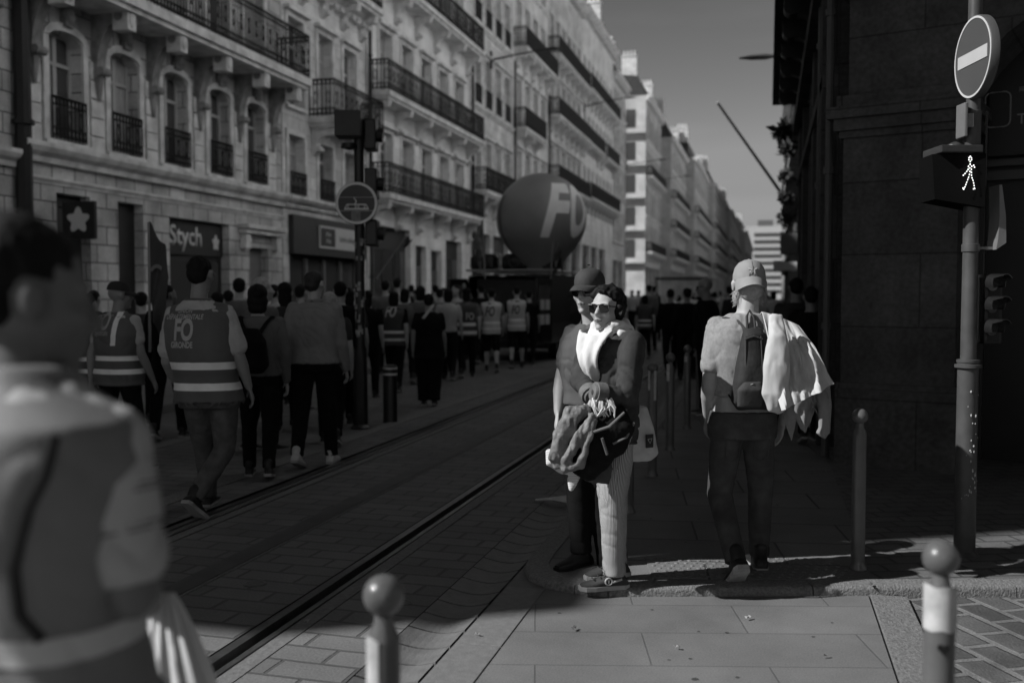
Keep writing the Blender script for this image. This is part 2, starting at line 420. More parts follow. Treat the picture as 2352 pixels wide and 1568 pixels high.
flat('cobbled_lane', [(.69, -8), (30, -8), (30, kline(.75) + 29.25 * .2745), (.69, kline(.69))], -.012, M_COB)
# raised sidewalk with a rounded granite kerb
SZ = .04
cor = [(-1.24, 60)]
cor += [(-1.24, 5.45)]
for k in range(9):
    a = PI + (PI / 2 + R(-15)) * k / 8 * 1.0
    cor.append((-.93 + .31 * math.cos(a), 5.27 + .33 * math.sin(a) * (1 if k else 0)))
side_pts = [(-1.24, YB), (-1.24, 5.35), (-1.20, 5.16), (-1.10, 5.05), (-.95, 4.985), (-.74, 4.985), (.54, kline(.54) + .1), (.54, YB)]
flat('sidewalk', side_pts, SZ, M_SIDE)
flat('side_street_paving', [(.54, kline(.54) + .10), (30, kline(.54) + .1 + 29.46 * .2745), (30, 60), (.54, 60)], SZ - .006, brick_mat('small_paver', .22, .12, .22, .14, .012, 'XY', R(-20), .15, .7, .7, .012, .3, 1.5))
# kerb stones: a path of rounded blocks
def kerb_run(path, name, w_=.10, z1=.045, step=.85, seed=1, rough=.0):
    bm = bmesh.new(); rg = random.Random(seed)
    P = [Vector((p[0], p[1], 0)) for p in path]; segs = []
    for a, b in zip(P[:-1], P[1:]):
        Ls = (b - a).length; n = max(1, round(Ls / step))
        for i in range(n): segs.append((a.lerp(b, i / n), a.lerp(b, (i + 1) / n)))
    for a, b in segs:
        t = (b - a).normalized(); nn = Vector((t.y, -t.x, 0)); prof = [(-.0, -.06), (0, z1 - .022), (.006, z1 - .008), (.02, z1), (w_, z1), (w_, -.06)]
        g = .003; m_ = max(2, int((b - a).length / .05)); rows = []
        for i in range(m_ + 1):
            p = (a + t * g).lerp(b - t * g, i / m_)
            rows.append([bm.verts.new(p - nn * (-o_) * -1 + Vector((0, 0, z_ + (noise.noise(p * 9 + Vector((o_ * 40, z_ * 40, 0))) * .0016 if z_ > 0 else 0)))) for o_, z_ in prof])
        for i in range(m_):
            for j in range(len(prof) - 1):
                bm.faces.new((rows[i][j], rows[i + 1][j], rows[i + 1][j + 1], rows[i][j + 1]))
        bm.faces.new(rows[0]); bm.faces.new(rows[-1][::-1])
    bmesh.ops.recalc_face_normals(bm, faces=bm.faces[:])
    obj(name, bm, M_KERB, kind='structure', smooth=True)
arc = [(-1.285, 60), (-1.285, 5.45), (-1.27, 5.22), (-1.21, 5.06), (-1.09, 4.94), (-.93, 4.885), (-.756, 4.875), (1.23, 5.42), (6, 5.42 + 4.77 * .2745)]
kerb_run(arc, 'kerb', .13, .047)
# far side: second lane kerb, left sidewalk, lane lines of pale stone
kerb_run([(-7.5, 4), (-7.5, 120)], 'kerb', .16, .10, 1.2, 4)
flat('sidewalk', [(-13.2, 4), (-7.6, 4), (-7.6, YB), (-13.2, YB)], .09, M_SIDE)
flat('cross_street', [(-60, -9), (-30, -9), (-30, 4), (-60, 4)], 0, M_ROADP)
for x_ in (-4.25, -5.9):
    bm = bmesh.new(); box(bm, x_ - .09, x_ + .09, 5, 90, -.02, .008); obj('lane_border', bm, M_KERB, kind='structure')
# studded warning plate by the crossing
r = empty('tactile_paving', (0, 0, 0), label='studded warning paving under the capped man\'s feet', cat='tactile paving')
bm = bmesh.new(); M = Matrix.Translation((.0, 5.45, SZ)) @ Matrix.Rotation(R(13), 4, 'Z')
box(bm, -.62, .42, -.20, .22, -.01, .005, M); obj('plate', bm, M_SIDE, r)
bm = bmesh.new()
for i in range(20):
    for j in range(8):
        c = M @ Vector((-.59 + i * .052 + (j % 2) * .026, -.175 + j * .052, .004))
        lathe(bm, [(.013, 0), (.011, .004), (.006, .0055)], c, 8)
obj('studs', bm, M_KERB, r, smooth=True)
def cover(p, r_, z, label):
    bm = bmesh.new(); lathe(bm, [(r_, -.01), (r_, .004), (r_ - .012, .006), (r_ - .02, .004), (.01, .004)], (p.x, p.y, z), 28)
    obj('manhole_cover', bm, mat('cast_iron', .17, .5, .2, 30, .3), label=label, cat='manhole cover')
cover(gnd(578, 1348), .06, 0, 'small round metal cover in the dark paving between the tram rails')
cover(gnd(918, 1392), .05, 0, 'small round metal cover beside the near ball bollard')

# small litter and old gum on the sunlit slabs
rg = random.Random(8); M_LIT = mat('litter_paper', .5, .8, .2, 30, 0); M_GUM = mat('old_gum', .08, .8, .2, 30, 0)
for i, (u, v, l) in enumerate(((1320, 1455, 'curled dry leaf on the slabs left of the long joint'), (1725, 1430, 'small paper scrap on the slabs in front of the kerb'), (1905, 1520, 'twisted leaf near the border stones'), (1095, 1470, 'scrap of paper in the gutter beside the near bollard'), (700, 1440, 'crushed paper scrap on the lit tram pavers'), (1560, 1500, 'cigarette end on the sunlit slabs'), (2010, 1352, 'leaf lying on the kerb edge'))):
    c = gnd(u, v, .006 if v > 1380 else .05); bm = bmesh.new(); a0 = rg.uniform(0, 6); s_ = rg.uniform(.008, .014)
    sheet(bm, lambda p, q: c + Vector((math.cos(a0) * (p - .5) * s_ * 2.4 - math.sin(a0) * (q - .5) * s_, math.sin(a0) * (p - .5) * s_ * 2.4 + math.cos(a0) * (q - .5) * s_, .004 + .010 * abs(math.sin(p * 4 + q)))), 8, 5, .0012)
    obj('litter', bm, M_LIT if 'paper' in l or 'cigar' in l else mat('dry_leaf', .16, .8, .3, 30, 0), None, True, label=l, cat='litter')
bm = bmesh.new()
for i in range(46):
    x = rg.uniform(-1.05, .48); y = rg.uniform(2.4, 4.8)
    if i % 3 == 0: x, y = rg.uniform(-.9, .4), rg.uniform(5.3, 9)
    r_ = rg.uniform(.006, .015); z = .0012 if i % 3 else SZ + .0012; n = 9
    vs = [bm.verts.new((x + r_ * rg.uniform(.7, 1.2) * math.cos(2 * PI * k / n), y + r_ * rg.uniform(.7, 1.2) * math.sin(2 * PI * k / n), z)) for k in range(n)]
    bm.faces.new(vs)
obj('gum_stains', bm, M_GUM, None, label='old dark chewing gum spots scattered over the slabs', cat='gum stains', kind='stuff')
# ================================================================ buildings
M_ST1 = brick_mat('limestone_dark', .50, .13, .62, .36, .014, 'YZ', 0, .14, .9, .9, .03, .5, .9, fine=.18, fscale=30)
M_ST2 = brick_mat('limestone_mid', .68, .38, .70, .38, .010, 'YZ', 0, .12, .9, .6, .02, .42, .7, fine=.15, fscale=30)
M_ST3 = brick_mat('limestone_pale', .80, .6, .8, .42, .010, 'YZ', 0, .07, .9, .5, .02, .25, .6, fine=.12, fscale=30)
M_TRIM = mat('limestone_trim', .66, .9, .28, 3, .4, 30, .01)
M_TRIMD = mat('sooty_stone_trim', .25, .9, .4, 4, .4, 30, .01)
M_SHOP = mat('shopfront_paint', .035, .45, .2, 5, .05)
M_SHUT = mat('shutter_paint', .30, .6, .1, 5, .1)
def frontwall(bm, y0, y1, z0, z1, holes, dep=.32):
    """a street front in the plane x = 0 with real openings (y0, y1, z0, z1, arch rise)"""
    ys = sorted({y0, y1} | {h[0] for h in holes} | {h[1] for h in holes})
    zs = sorted({z0, z1} | {h[2] for h in holes} | {h[3] for h in holes})
    def inh(y, z): return any(h[0] < y < h[1] and h[2] < z < h[3] for h in holes)
    V = {}
    def g(y, z, x=0):
        k = (round(x, 4), round(y, 4), round(z, 4))
        if k not in V: V[k] = bm.verts.new((x, y, z))
        return V[k]
    for i in range(len(ys) - 1):
        j = 0
        for j in range(len(zs) - 1):
            if not inh((ys[i] + ys[i + 1]) / 2, (zs[j] + zs[j + 1]) / 2):
                bm.faces.new((g(ys[i], zs[j]), g(ys[i + 1], zs[j]), g(ys[i + 1], zs[j + 1]), g(ys[i], zs[j + 1])))
    for h in holes:
        a, b, c, d = h[:4]; X = -dep
        q = [(a, c), (b, c), (b, d), (a, d)]
        f = [bm.verts.new((0, y, z)) for y, z in q]; k = [bm.verts.new((X, y, z)) for y, z in q]
        for i in range(4):
            bm.faces.new((f[i], k[i], k[(i + 1) % 4], f[(i + 1) % 4]))
        rise = h[4] if len(h) > 4 else 0
        if rise:                       # stone filling that turns the head of the opening into an arch
            n = 8; pts = []
            for t in range(n + 1):
                u = -1 + 2 * t / n
                pts.append(((a + b) / 2 + u * (b - a) / 2, d - rise + rise * math.sqrt(max(0, 1 - u * u * .92)) - rise * .0))
            for t in range(n):
                p, r_ = pts[t], pts[t + 1]
                for x_ in (0.002,):
                    bm.faces.new([bm.verts.new(v) for v in ((x_, p[0], p[1]), (x_, r_[0], r_[1]), (x_, r_[0], d + .01), (x_, p[0], d + .01))])
                bm.faces.new([bm.verts.new(v) for v in ((.002, p[0], p[1]), (X, p[0], p[1]), (X, r_[0], r_[1]), (.002, r_[0], r_[1]))])
def window(par, y0, y1, z0, z1, kind=0, dep=.26, rg=random, loc=True):
    """frame with mullion and transoms, pane behind; a part with a sub-part"""
    bm = bmesh.new(); w_ = y1 - y0; t = .07 if w_ > .8 else .05
    box(bm, -.03, .03, y0, y0 + t, z0, z1); box(bm, -.03, .03, y1 - t, y1, z0, z1)
    box(bm, -.028, .028, y0 + t, y1 - t, z1 - t, z1); box(bm, -.028, .028, y0 + t, y1 - t, z0, z0 + t * 1.6)
    ym = (y0 + y1) / 2; box(bm, -.025, .04, ym - t * .7, ym + t * .7, z0 + t, z1 - t)
    zt = z1 - (z1 - z0) * .28; box(bm, -.024, .034, y0 + t, y1 - t, zt - t * .5, zt + t * .5)
    f = obj('window', bm, M_FRAME, par); f.location.x = -dep
    bm = bmesh.new(); box(bm, -.02, -.012, y0 + .01, y1 - .01, z0 + .01, z1 - .01)
    obj('pane', bm, M_GLASS, f)
    if kind:                           # drawn curtain or lowered blind behind the glass, seen as a pale cloth
        bm = bmesh.new(); a, b = (y0 + .05, ym) if kind == 1 else (y0 + .04, y1 - .04)
        n = 10; z_ = z0 + .08 if kind < 3 else z0 + (z1 - z0) * .45
        sheet(bm, lambda u, v: Vector((-.009 + .004 * math.sin(u * 40), a + (b - a) * u, z_ + (z1 - .08 - z_) * v)), n * 2, 1, .003)
        obj('curtain', bm, M_CURT, f)
    return f
def railing_bm(L_, h=1.0, gap=.11, y0=0, ends=.55, orn=True, bar=.015):
    bm = bmesh.new()
    def run(p, q, n):
        d = (q - p); 
        for z_, t in ((h, .028), (h - .14, .014), (.07, .018), (.24, .012)):
            tube(bm, [p + Vector((0, 0, z_)), q + Vector((0, 0, z_))], t, 4)
        for i in range(n + 1):
            c = p.lerp(q, i / n); tube(bm, [c + Vector((0, 0, .02)), c + Vector((0, 0, h))], bar if i % 9 else .02, 4)
            if orn and i < n:
                m_ = p.lerp(q, (i + .5) / n); r = d.length / n * .42
                for zc in (.155, h - .07):
                    dd = d.normalized()
                    pts = [m_ + dd * (r * math.cos(a)) + Vector((0, 0, zc + .07 * math.sin(a))) for a in [PI * 2 * k / 6 for k in range(7)]]
                    tube(bm, pts, .013, 3, closed=False)
                if i % 3 == 1:
                    pts = [m_ + dd * (r * math.cos(a)) + Vector((0, 0, h * .52 + .2 * math.sin(a))) for a in [PI * 2 * k / 6 for k in range(7)]]
                    tube(bm, pts, .014, 3, closed=False)
    n = max(3, int(L_ / gap)); A = Vector((ends, y0, 0)); B = Vector((ends, y0 + L_, 0))
    run(A, B, n)
    if ends > .2:
        k = max(2, int(ends / gap)); run(Vector((0.02, y0, 0)), A, k); run(B, Vector((0.02, y0 + L_, 0)), k)
    return bm
def balcony(par, y0, y1, z, dep=.75, con=None, thick=.18, h=1.0, gap=.12, conn=0, drop=.7, mat_=None, orn=True):
    bm = bmesh.new(); box(bm, .003, dep, y0, y1, z - thick, z); box(bm, .003, dep - .08, y0 + .06, y1 - .06, z - thick - .10, z - thick - .002)
    s = obj('balcony', bm, mat_ or M_TRIM, par)
    rb = railing_bm(y1 - y0 - .1, h, gap, y0 + .05, dep - .06, orn); ro = obj('railing', rb, M_IRON, s); ro.location.z = z
    if conn:
        for i in range(conn):
            y = y0 + .35 + (y1 - y0 - .7) * i / max(1, conn - 1)
            console(par, y, z - thick - .1, dep * .85, drop)
    return s
CON = {}
def console(par, y, ztop, dep, drop, w_=.26, mt=None):
    k = (round(dep, 2), round(drop, 2), w_)
    if k not in CON:
        bm = bmesh.new(); prof = [(0.003, 0), (dep, 0), (dep * .98, -.12), (dep * .86, -.2)]
        for t in range(1, 9):
            a = PI / 2 * t / 8; prof.append((dep * .86 * (1 - math.sin(a) * .8), -.2 - (drop - .3) * (1 - math.cos(a))))
        prof += [(dep * .2, -drop), (.003, -drop - .08)]
        poly_prism(bm, prof, w_, Matrix.Identity(4))
        tube(bm, [Vector((dep * .8, -w_ * .56, -.13)), Vector((dep * .8, w_ * .56, -.13))], .10, 10)
        tube(bm, [Vector((dep * .26, -w_ * .56, -drop + .1)), Vector((dep * .26, w_ * .56, -drop + .1))], .08, 10)
        me = bpy.data.meshes.new('console'); bm.to_mesh(me); bm.free(); CON[k] = me
    o = me_obj('console', CON[k], mt or M_TRIM, par); o.location = (0, y, ztop); return o
def cornice(par, L_, z, dep=.35, h=.4, mt=None, dent=0, name='cornice'):
    bm = bmesh.new()
    prof = [(.003, z), (dep * .35, z), (dep * .45, z + h * .3), (dep * .8, z + h * .5), (dep, z + h * .75), (dep, z + h), (.003, z + h * 1.05)]
    A = [bm.verts.new((p[0], .0, p[1])) for p in prof]; B = [bm.verts.new((p[0], L_, p[1])) for p in prof]
    n = len(prof); bm.faces.new(A); bm.faces.new(B[::-1])
    for i in range(n): bm.faces.new((A[i], A[(i + 1) % n], B[(i + 1) % n], B[i]))
    if dent:
        k = int(L_ / dent)
        for i in range(k):
            y = (i + .5) * L_ / k; box(bm, .004, dep * .7, y - dent * .28, y + dent * .28, z - h * .35, z + .01)
    bmesh.ops.recalc_face_normals(bm, faces=bm.faces[:])
    return obj(name, bm, mt or M_TRIM, par)
def surround(par, y0, y1, z0, z1, arch=0, mt=None, hood=0, t=.14):
    bm = bmesh.new(); p = .05
    box(bm, .003, p, y0 - t, y0 - .005, z0, z1 - arch); box(bm, .003, p, y1 + .005, y1 + t, z0, z1 - arch)
    if arch:
        n = 8; ym = (y0 + y1) / 2
        for i in range(n):
            for_ = []
            a0, a1 = PI - PI * i / n, PI - PI * (i + 1) / n
            for a, k in ((a0, 0), (a1, 0), (a1, t), (a0, t)):
                rr = (y1 - y0) / 2 + .005 + k; for_.append((ym + rr * math.cos(a), z1 - arch + (arch * 1.0 + k) * math.sin(a)))
            A = [bm.verts.new((.003, q[0], q[1])) for q in for_]; B = [bm.verts.new((p + .02, q[0], q[1])) for q in for_]
            bm.faces.new(A); bm.faces.new(B)
            for j in range(4): bm.faces.new((A[j], A[(j + 1) % 4], B[(j + 1) % 4], B[j]))
    else:
        box(bm, .003, p, y0 - t, y1 + t, z1 + .004, z1 + t)
    if hood: box(bm, .003, .2, y0 - t - .08, y1 + t + .08, z1 + t + .004, z1 + t + .1)
    box(bm, .003, .1, y0 - t, y1 + t, z0 - .1, z0 - .004)
    bmesh.ops.recalc_face_normals(bm, faces=bm.faces[:])
    return obj('window_surround', bm, mt or M_TRIM, par)
def body(par, L_, H, wallmat, holes, depth=12, roof=3.0, z0=0, chim=2, sidemat=None):
    bm = bmesh.new(); frontwall(bm, 0, L_, z0, H, holes)
    for y in (0, L_):
        bm.faces.new([bm.verts.new(p) for p in ((0, y, z0), (-depth, y, z0), (-depth, y, H), (0, y, H))])
    bm.faces.new([bm.verts.new(p) for p in ((-depth, 0, z0), (-depth, L_, z0), (-depth, L_, H), (-depth, 0, H))])
    bm.faces.new([bm.verts.new(p) for p in ((-.34, .05, z0 + .05), (-.34, L_ - .05, z0 + .05), (-.34, L_ - .05, H - .05), (-.34, .05, H - .05))])
    w_ = obj('wall', bm, wallmat, par)
    bm = bmesh.new(); P = [(.0, H), (-.9, H + roof * .8), (-depth * .5, H + roof), (-depth, H)]
    A = [bm.verts.new((p[0], .02, p[1] + .002)) for p in P]; B = [bm.verts.new((p[0], L_ - .02, p[1] + .002)) for p in P]
    bm.faces.new(A); bm.faces.new(B[::-1])
    for i in range(4): bm.faces.new((A[i], A[(i + 1) % 4], B[(i + 1) % 4], B[i]))
    bmesh.ops.recalc_face_normals(bm, faces=bm.faces[:])
    rf = obj('roof', bm, M_SLATE, par)
    for c in range(chim):
        y = .35 if c == 0 else L_ - .4
        bm = bmesh.new(); box(bm, -2.6, -1.0, y - .28, y + .28, H + roof * .5, H + roof + 1.5); box(bm, -2.66, -.94, y - .34, y + .34, H + roof + 1.5 + .002, H + roof + 1.66)
        for k in range(4): lathe(bm, [(.11, 0), (.09, .5), (.11, .52)], (-2.35 + k * .37, y, H + roof + 1.66), 8)
        obj('chimney', bm, M_ST2, rf)
    return w_
def pipe(x, y, z0, z1, label, r=.06):
    bm = bmesh.new(); tube(bm, [(x, y, z0), (x, y, z1)], r, 8)
    z = z0 + 2
    while z < z1: tube(bm, [(x, y, z), (x, y, z + .08)], r * 1.35, 8); z += 2.4
    return obj('drainpipe', bm, M_IRON, None, True, label=label, cat='drainpipe', group='drainpipes between the houses')

def house(name, label, y0, y1, X, H, floors, bays, wm, rg, roof=2.6, first=None, guards=True, detail=2, chim=2, depth=12, group=None, margin=.6, ww=1.05):
    """floors: list of (sill z, head z, balcony) ; balcony: 0 none, 1 small guard, 2 full, 3 pair"""
    L_ = y1 - y0; par = empty(name, (X, y0, 0), label=label, cat='building', group=group)
    step = (L_ - 2 * margin) / bays; holes = []; W = []
    for fi, (a, b, bal) in enumerate(floors):
        for i in range(bays):
            c = margin + step * (i + .5); w_ = min(ww, step * .56); holes.append((c - w_ / 2, c + w_ / 2, a, b)); W.append((fi, i, c - w_ / 2, c + w_ / 2, a, b, bal))
    sh = []
    if first:
        for s in first: holes.append((s[0], s[1], .12, s[2])); sh.append(s)
    body(par, L_, H, wm, holes, depth, roof, 0, chim)
    cornice(par, L_, H - .45, .55, .5, dent=.35)
    for fi, i, a, b, c, d, bal in W:
        window(par, a, b, c, d, rg.choice([0, 0, 1, 2, 3, 2]))
        if detail > 1: surround(par, a, b, c, d, hood=(fi % 2 == 1 or fi == 0))
        if bal == 1:
            g = obj('window_guard', railing_bm(b - a, .85, .10, a, .07, True), M_IRON, par); g.location.z = c - .02
    for fi, (a, b, bal) in enumerate(floors):
        if bal == 2: balcony(par, .15, L_ - .15, a - .1, .75, conn=bays + 1, drop=.75)
        elif bal == 3: balcony(par, .1, L_ * .46, a - .1, .7, conn=2); balcony(par, L_ * .54, L_ - .1, a - .1, .7, conn=2)
        elif bal == 4: balcony(par, L_ * .28, L_ * .97, a - .1, .7, conn=3)
        elif bal == 5: balcony(par, L_ * .02, L_ * .62, a - .1, .7, conn=3)
        elif detail > 0: cornice(par, L_, a - .35, .16, .2, name='string_course')
    for s in sh:
        g = bmesh.new(); box(g, -.30, -.22, s[0] + .002, s[1] - .002, .13, s[2] - .002)
        f = obj('shop_front' if s[3] else 'door', g, M_SHOP, par)
        g = bmesh.new(); m_ = .12; n = max(1, int((s[1] - s[0]) / 1.1)); wd = (s[1] - s[0] - m_) / n
        for k in range(n): box(g, -.219, -.205, s[0] + m_ + k * wd, s[0] + (k + 1) * wd, .7, s[2] - .75)
        obj('pane', g, M_GLASS, f)
    return par
rg = random.Random(11)
XW = -12.8
# ---- the corner block that throws the shade across the street (mostly outside the frame)
b = empty('corner_building', (XW, -1.23, 0), label='dark rusticated stone building at the left edge with a carved bracket', cat='building')
holes = [(1.2, 3.2, .1, 3.3), (5, 7, .1, 3.3), (9, 11, .1, 3.3)] + [(y, y + 1.1, z, z + 2.2) for y in (1.6, 5.4, 9.4, 12.4) for z in (4.4, 8.3, 11.9)]
body(b, 16.03, 18.2, M_ST1, holes, 14, 2.5)
cornice(b, 16.03, 3.75, .22, .3); cornice(b, 16.03, 7.5, .5, .4, dent=.4)
for h in holes[3:]: window(b, h[0], h[1], h[2], h[3], rg.choice([0, 2]))
for h in holes[:3]:
    g = bmesh.new(); box(g, -.30, -.22, h[0], h[1], .13, h[3]); obj('shop_front', g, M_SHOP, b)
bm = bmesh.new(); box(bm, -1.9, -.02, -.78, -.003, 9.9, 11.15, bev=.05); obj('end_wall_shadow_box', bm, M_TRIMD, b)  # unseen box added to cast a bulge in the street shadow
for y, z in ((15.5, 7.5), (15.0, 7.5)): console(b, y, z, .55, 1.15, .3, M_TRIMD)
bm = bmesh.new(); tube(bm, [(.30, 15.1, 7.0), (.30, 15.9, 7.0)], .33, 14); obj('carved_scroll', bm, M_TRIMD, b, smooth=True)
# ---- the near house with five arched windows and the long balcony
Y0 = 14.85; Y1 = 24.75; L_ = Y1 - Y0
b = empty('arched_window_house', (XW, Y0, 0), label='near stone house with five arched windows under one long iron balcony', cat='building')
cs = [Yof(u) - Y0 for u in (160, 293, 408, 508, 590)]
win = [(c - .47, c + .47, 4.38, 6.42, .26) for c in cs]
up = [(c - .5, c + .5, 7.35, 9.9) for c in cs] + [(c - .5, c + .5, 11.4, 13.6) for c in cs]
shops = [(Yof(135) - Y0, Yof(212) - Y0, 3.42), (Yof(275) - Y0, Yof(333) - Y0, 3.42), (Yof(392) - Y0, Yof(528) - Y0, 3.25), (Yof(574) - Y0, Yof(618) - Y0, 2.75)]
body(b, L_, 14.6, M_ST1, win + up + [(s[0], s[1], .12, s[2]) for s in shops], 12, 2.6)
for i, h in enumerate(win):
    window(b, h[0], h[1], h[2], h[3], (1, 2, 0, 0, 0)[i])
    surround(b, *h[:4], arch=.15, t=.15)
    g = obj('window_guard', railing_bm(h[1] - h[0], .78, .10, h[0], .09, True), M_IRON, b); g.location.z = 4.38
    kb = bmesh.new(); ell(kb, (.10, (h[0] + h[1]) / 2, 6.72), (.13, .13, .17), sub=2); box(kb, .003, .14, (h[0] + h[1]) / 2 - .11, (h[0] + h[1]) / 2 + .11, 6.5, 6.96)
    obj('keystone', kb, M_TRIMD, b)
for h in up: window(b, *h[:4], kind=rg.choice([1, 2, 2])); surround(b, *h[:4])
ce = [cs[0] - .9] + [(cs[i] + cs[i + 1]) / 2 for i in range(4)] + [cs[4] + .85]
for c in ce:
    console(b, c, 7.02, .78, 1.25, .24, M_TRIMD)
    kb = bmesh.new(); box(kb, .5, .84, c - .13, c + .13, 6.62, 7.0); ell(kb, (.84, c, 6.82), (.05, .10, .16), sub=2)
    obj('carved_mask', kb, M_TRIM, b)
    kb = bmesh.new(); tube(kb, [(.06, c, 5.85), (.09, c, 5.3)], [.13, .03], 8); obj('carved_pendant', kb, M_TRIMD, b)
    # the raised rusticated pier under each console
    pb = bmesh.new(); z = 4.25
    if c > 0:
        while z < 5.75: box(pb, .003, .05, c - .2, c + .2, z + .012, z + .36 - .012, bev=.008); z += .36
        obj('rusticated_pier', pb, M_TRIM, b)
balcony(b, .1, L_ - .15, 7.25, 1.0, thick=.2, h=1.12, gap=.115)
cornice(b, L_, 3.92, .28, .34); cornice(b, L_, 3.55, .08, .12, name='string_course'); cornice(b, L_, 14.2, .5, .5, dent=.35)
balcony(b, .1, L_ - .15, 11.2, .8, thick=.2, h=1.0, gap=.14)
for i, s in enumerate(shops):
    g = bmesh.new(); box(g, -.30, -.22, s[0] + .002, s[1] - .002, .13, s[2] - .002)
    f = obj('door' if i in (1, 3) else 'shop_front', g, (M_SHUT if i == 3 else M_SHOP), b)
    if i == 2:
        g = bmesh.new(); box(g, -.218, -.2, s[0] + .2, s[1] - .2, 1.15, 2.3); obj('pane', g, M_GLASS, f)
        g = bmesh.new(); n = 16; wv = (s[1] - s[0] - .3) / n
        for k in range(n): box(g, -.216, -.18, s[0] + .15 + k * wv + .012, s[0] + .15 + (k + 1) * wv - .012, .16, 1.1)
        obj('wooden_panelling', g, mat('weathered_wood', .16, .8, .5, 6, .4, 30, stretch=(1, 8, .6)), f)
bm = bmesh.new(); box(bm, .003, .3, shops[3][0] - .55, shops[3][1] + .55, 3.2, 3.3); box(bm, .003, .22, shops[3][0] - .5, shops[3][1] + .5, 3.08, 3.2 - .002)
for q in (shops[3][0] - .3, shops[3][1] + .3): box(bm, .003, .16, q - .12, q + .12, 2.7, 3.08 - .003)
obj('door_hood', bm, M_TRIM, b)
# shop sign of the near house
def fsign(par, y0, y1, z0, z1, m, x=.06, t=.05, name='sign_board'):
    bm = bmesh.new(); box(bm, x - t, x, y0, y1, z0, z1); return obj(name, bm, m, par)
def fM(y, z, x, s=1): return basis(Vector((x, y, z)), Vector((0, 1, 0)), Vector((0, 0, 1)), Vector((1, 0, 0)))
s = shops[2]; sb = fsign(b, s[0] + .02, s[1] - .02, 2.45, 3.2, mat('sign_board_dark', .045, .5, .1, 5, 0), -.16, .05)
M_SL = mat('sign_letter', 1.1, .6, .03, 4, 0)
sign_text('lettering', 'Stych', .62, fM(s[0] + (s[1] - s[0]) * .36, 2.86, -.158), M_SL, sb, bold=.012)
def blob_figure(y, z, x, k, par):
    bm = bmesh.new()                    # little pale cut-out emblem, rounded body with a pointed head
    pts = []
    for i in range(28):
        a = 2 * PI * i / 28; r_ = .17 * (1 + .22 * math.cos(5 * a)); pts.append((r_ * math.sin(a) * .8, r_ * math.cos(a)))
    poly_prism(bm, [(p[0] * k, p[1] * k) for p in pts], .012, basis(Vector((x, y, z)), Vector((0, 1, 0)), Vector((1, 0, 0)), Vector((0, 0, 1))))
    return obj('emblem', bm, M_SL, par)
blob_figure(s[0] + (s[1] - s[0]) * .86, 2.78, -.15, .95, sb)
pj = empty('projecting_sign', (XW, Yof(140), 0), label='dark square projecting sign with a pale star figure on the near house', cat='sign')
bm = bmesh.new(); box(bm, .1, .8, -.04, .04, 2.55, 3.25, bev=.02); obj('panel', bm, M_SHOP, pj)
bm = bmesh.new(); tube(bm, [(0, 0, 3.15), (.12, 0, 3.15)], .02, 6); tube(bm, [(0, 0, 2.65), (.12, 0, 2.65)], .02, 6); obj('bracket', bm, M_IRON, pj)
bm = bmesh.new(); pts = []
for i in range(30):
    a = 2 * PI * i / 30; r_ = .2 * (1 + .25 * math.cos(5 * a)); pts.append((.45 + r_ * math.sin(a), 2.9 + r_ * math.cos(a)))
poly_prism(bm, pts, .1, Matrix.Identity(4)); obj('star_emblem', bm, M_SL, pj)
# ---- second house
Y0 = 24.8; Y1 = Yof(845) - .05; L2 = Y1 - Y0
b = empty('corner_balcony_house', (XW, Y0, 0), label='stone house with a short iron balcony above the crossed-out tram sign', cat='building')
cs = [Yof(u) - Y0 for u in (683, 750, 806)]
holes = [(c - .48, c + .48, 4.3, 5.95) for c in cs] + [(c - .48, c + .48, 6.75, 9.15) for c in cs] + [(c - .48, c + .48, 10.9, 12.9) for c in cs]
body(b, L2, 14.0, M_ST2, holes + [(.35, L2 - .5, .12, 3.3)], 12, 2.6)
for i, h in enumerate(holes):
    window(b, *h, kind=rg.choice([0, 1, 2])); surround(b, *h, hood=(i // 3 == 1))
    if i < 3: g = obj('window_guard', railing_bm(.96, .62, .09, h[0], .09), M_IRON, b); g.location.z = 4.3
balcony(b, Yof(712) - Y0, Yof(832) - Y0, 6.62, .85, conn=2, drop=.7, h=1.05)
balcony(b, .8, L2 - .1, 10.7, .7, conn=4)
cornice(b, L2, 3.95, .3, .3); cornice(b, L2, 10.2, .35, .35, dent=.4); cornice(b, L2, 13.6, .5, .5)
g = bmesh.new(); box(g, -.31, -.24, .36, L2 - .51, .13, 3.28); f = obj('shop_front', g, M_SHOP, b)
g = bmesh.new()
for k in range(4): box(g, -.238, -.22, .6 + k * 1.2, .6 + k * 1.2 + .95, .5, 2.55)
obj('pane', g, M_GLASS, f)
g = bmesh.new()
for k in range(5): box(g, -.22, -.12, .42 + k * 1.2, .52 + k * 1.2, .14, 2.6)
obj('mullion', g, M_SHUT, f)
sb = fsign(b, .3, L2 - .4, 2.68, 3.75, mat('fascia_board', .05, .5, .1, 4, 0), .16, .18, 'fascia')
y_ = Yof(722) - Y0
bx = fsign(b, y_, Yof(812) - Y0, 2.9, 3.55, mat('light_sign_panel', .95, .5, .05, 4, 0), .2, .038, 'sign_panel')
sw = Yof(812) - Y0 - y_
g = bmesh.new(); box(g, .201, .206, y_ + .06, y_ + sw * .37, 2.96, 3.49); obj('dark_panel', g, M_SHOP, bx)
sign_text('lettering', 'Librairie\ncatholique'.replace('\n', ' '), .25, fM(y_ + sw * .69, 3.22, .2005), mat('faded_letter', .15, .7, .05, 4, 0), bx, sx=.62)
sign_text('lettering', 'A le\nA la', .2, fM(y_ + sw * .2, 3.22, .206), M_SL, bx)
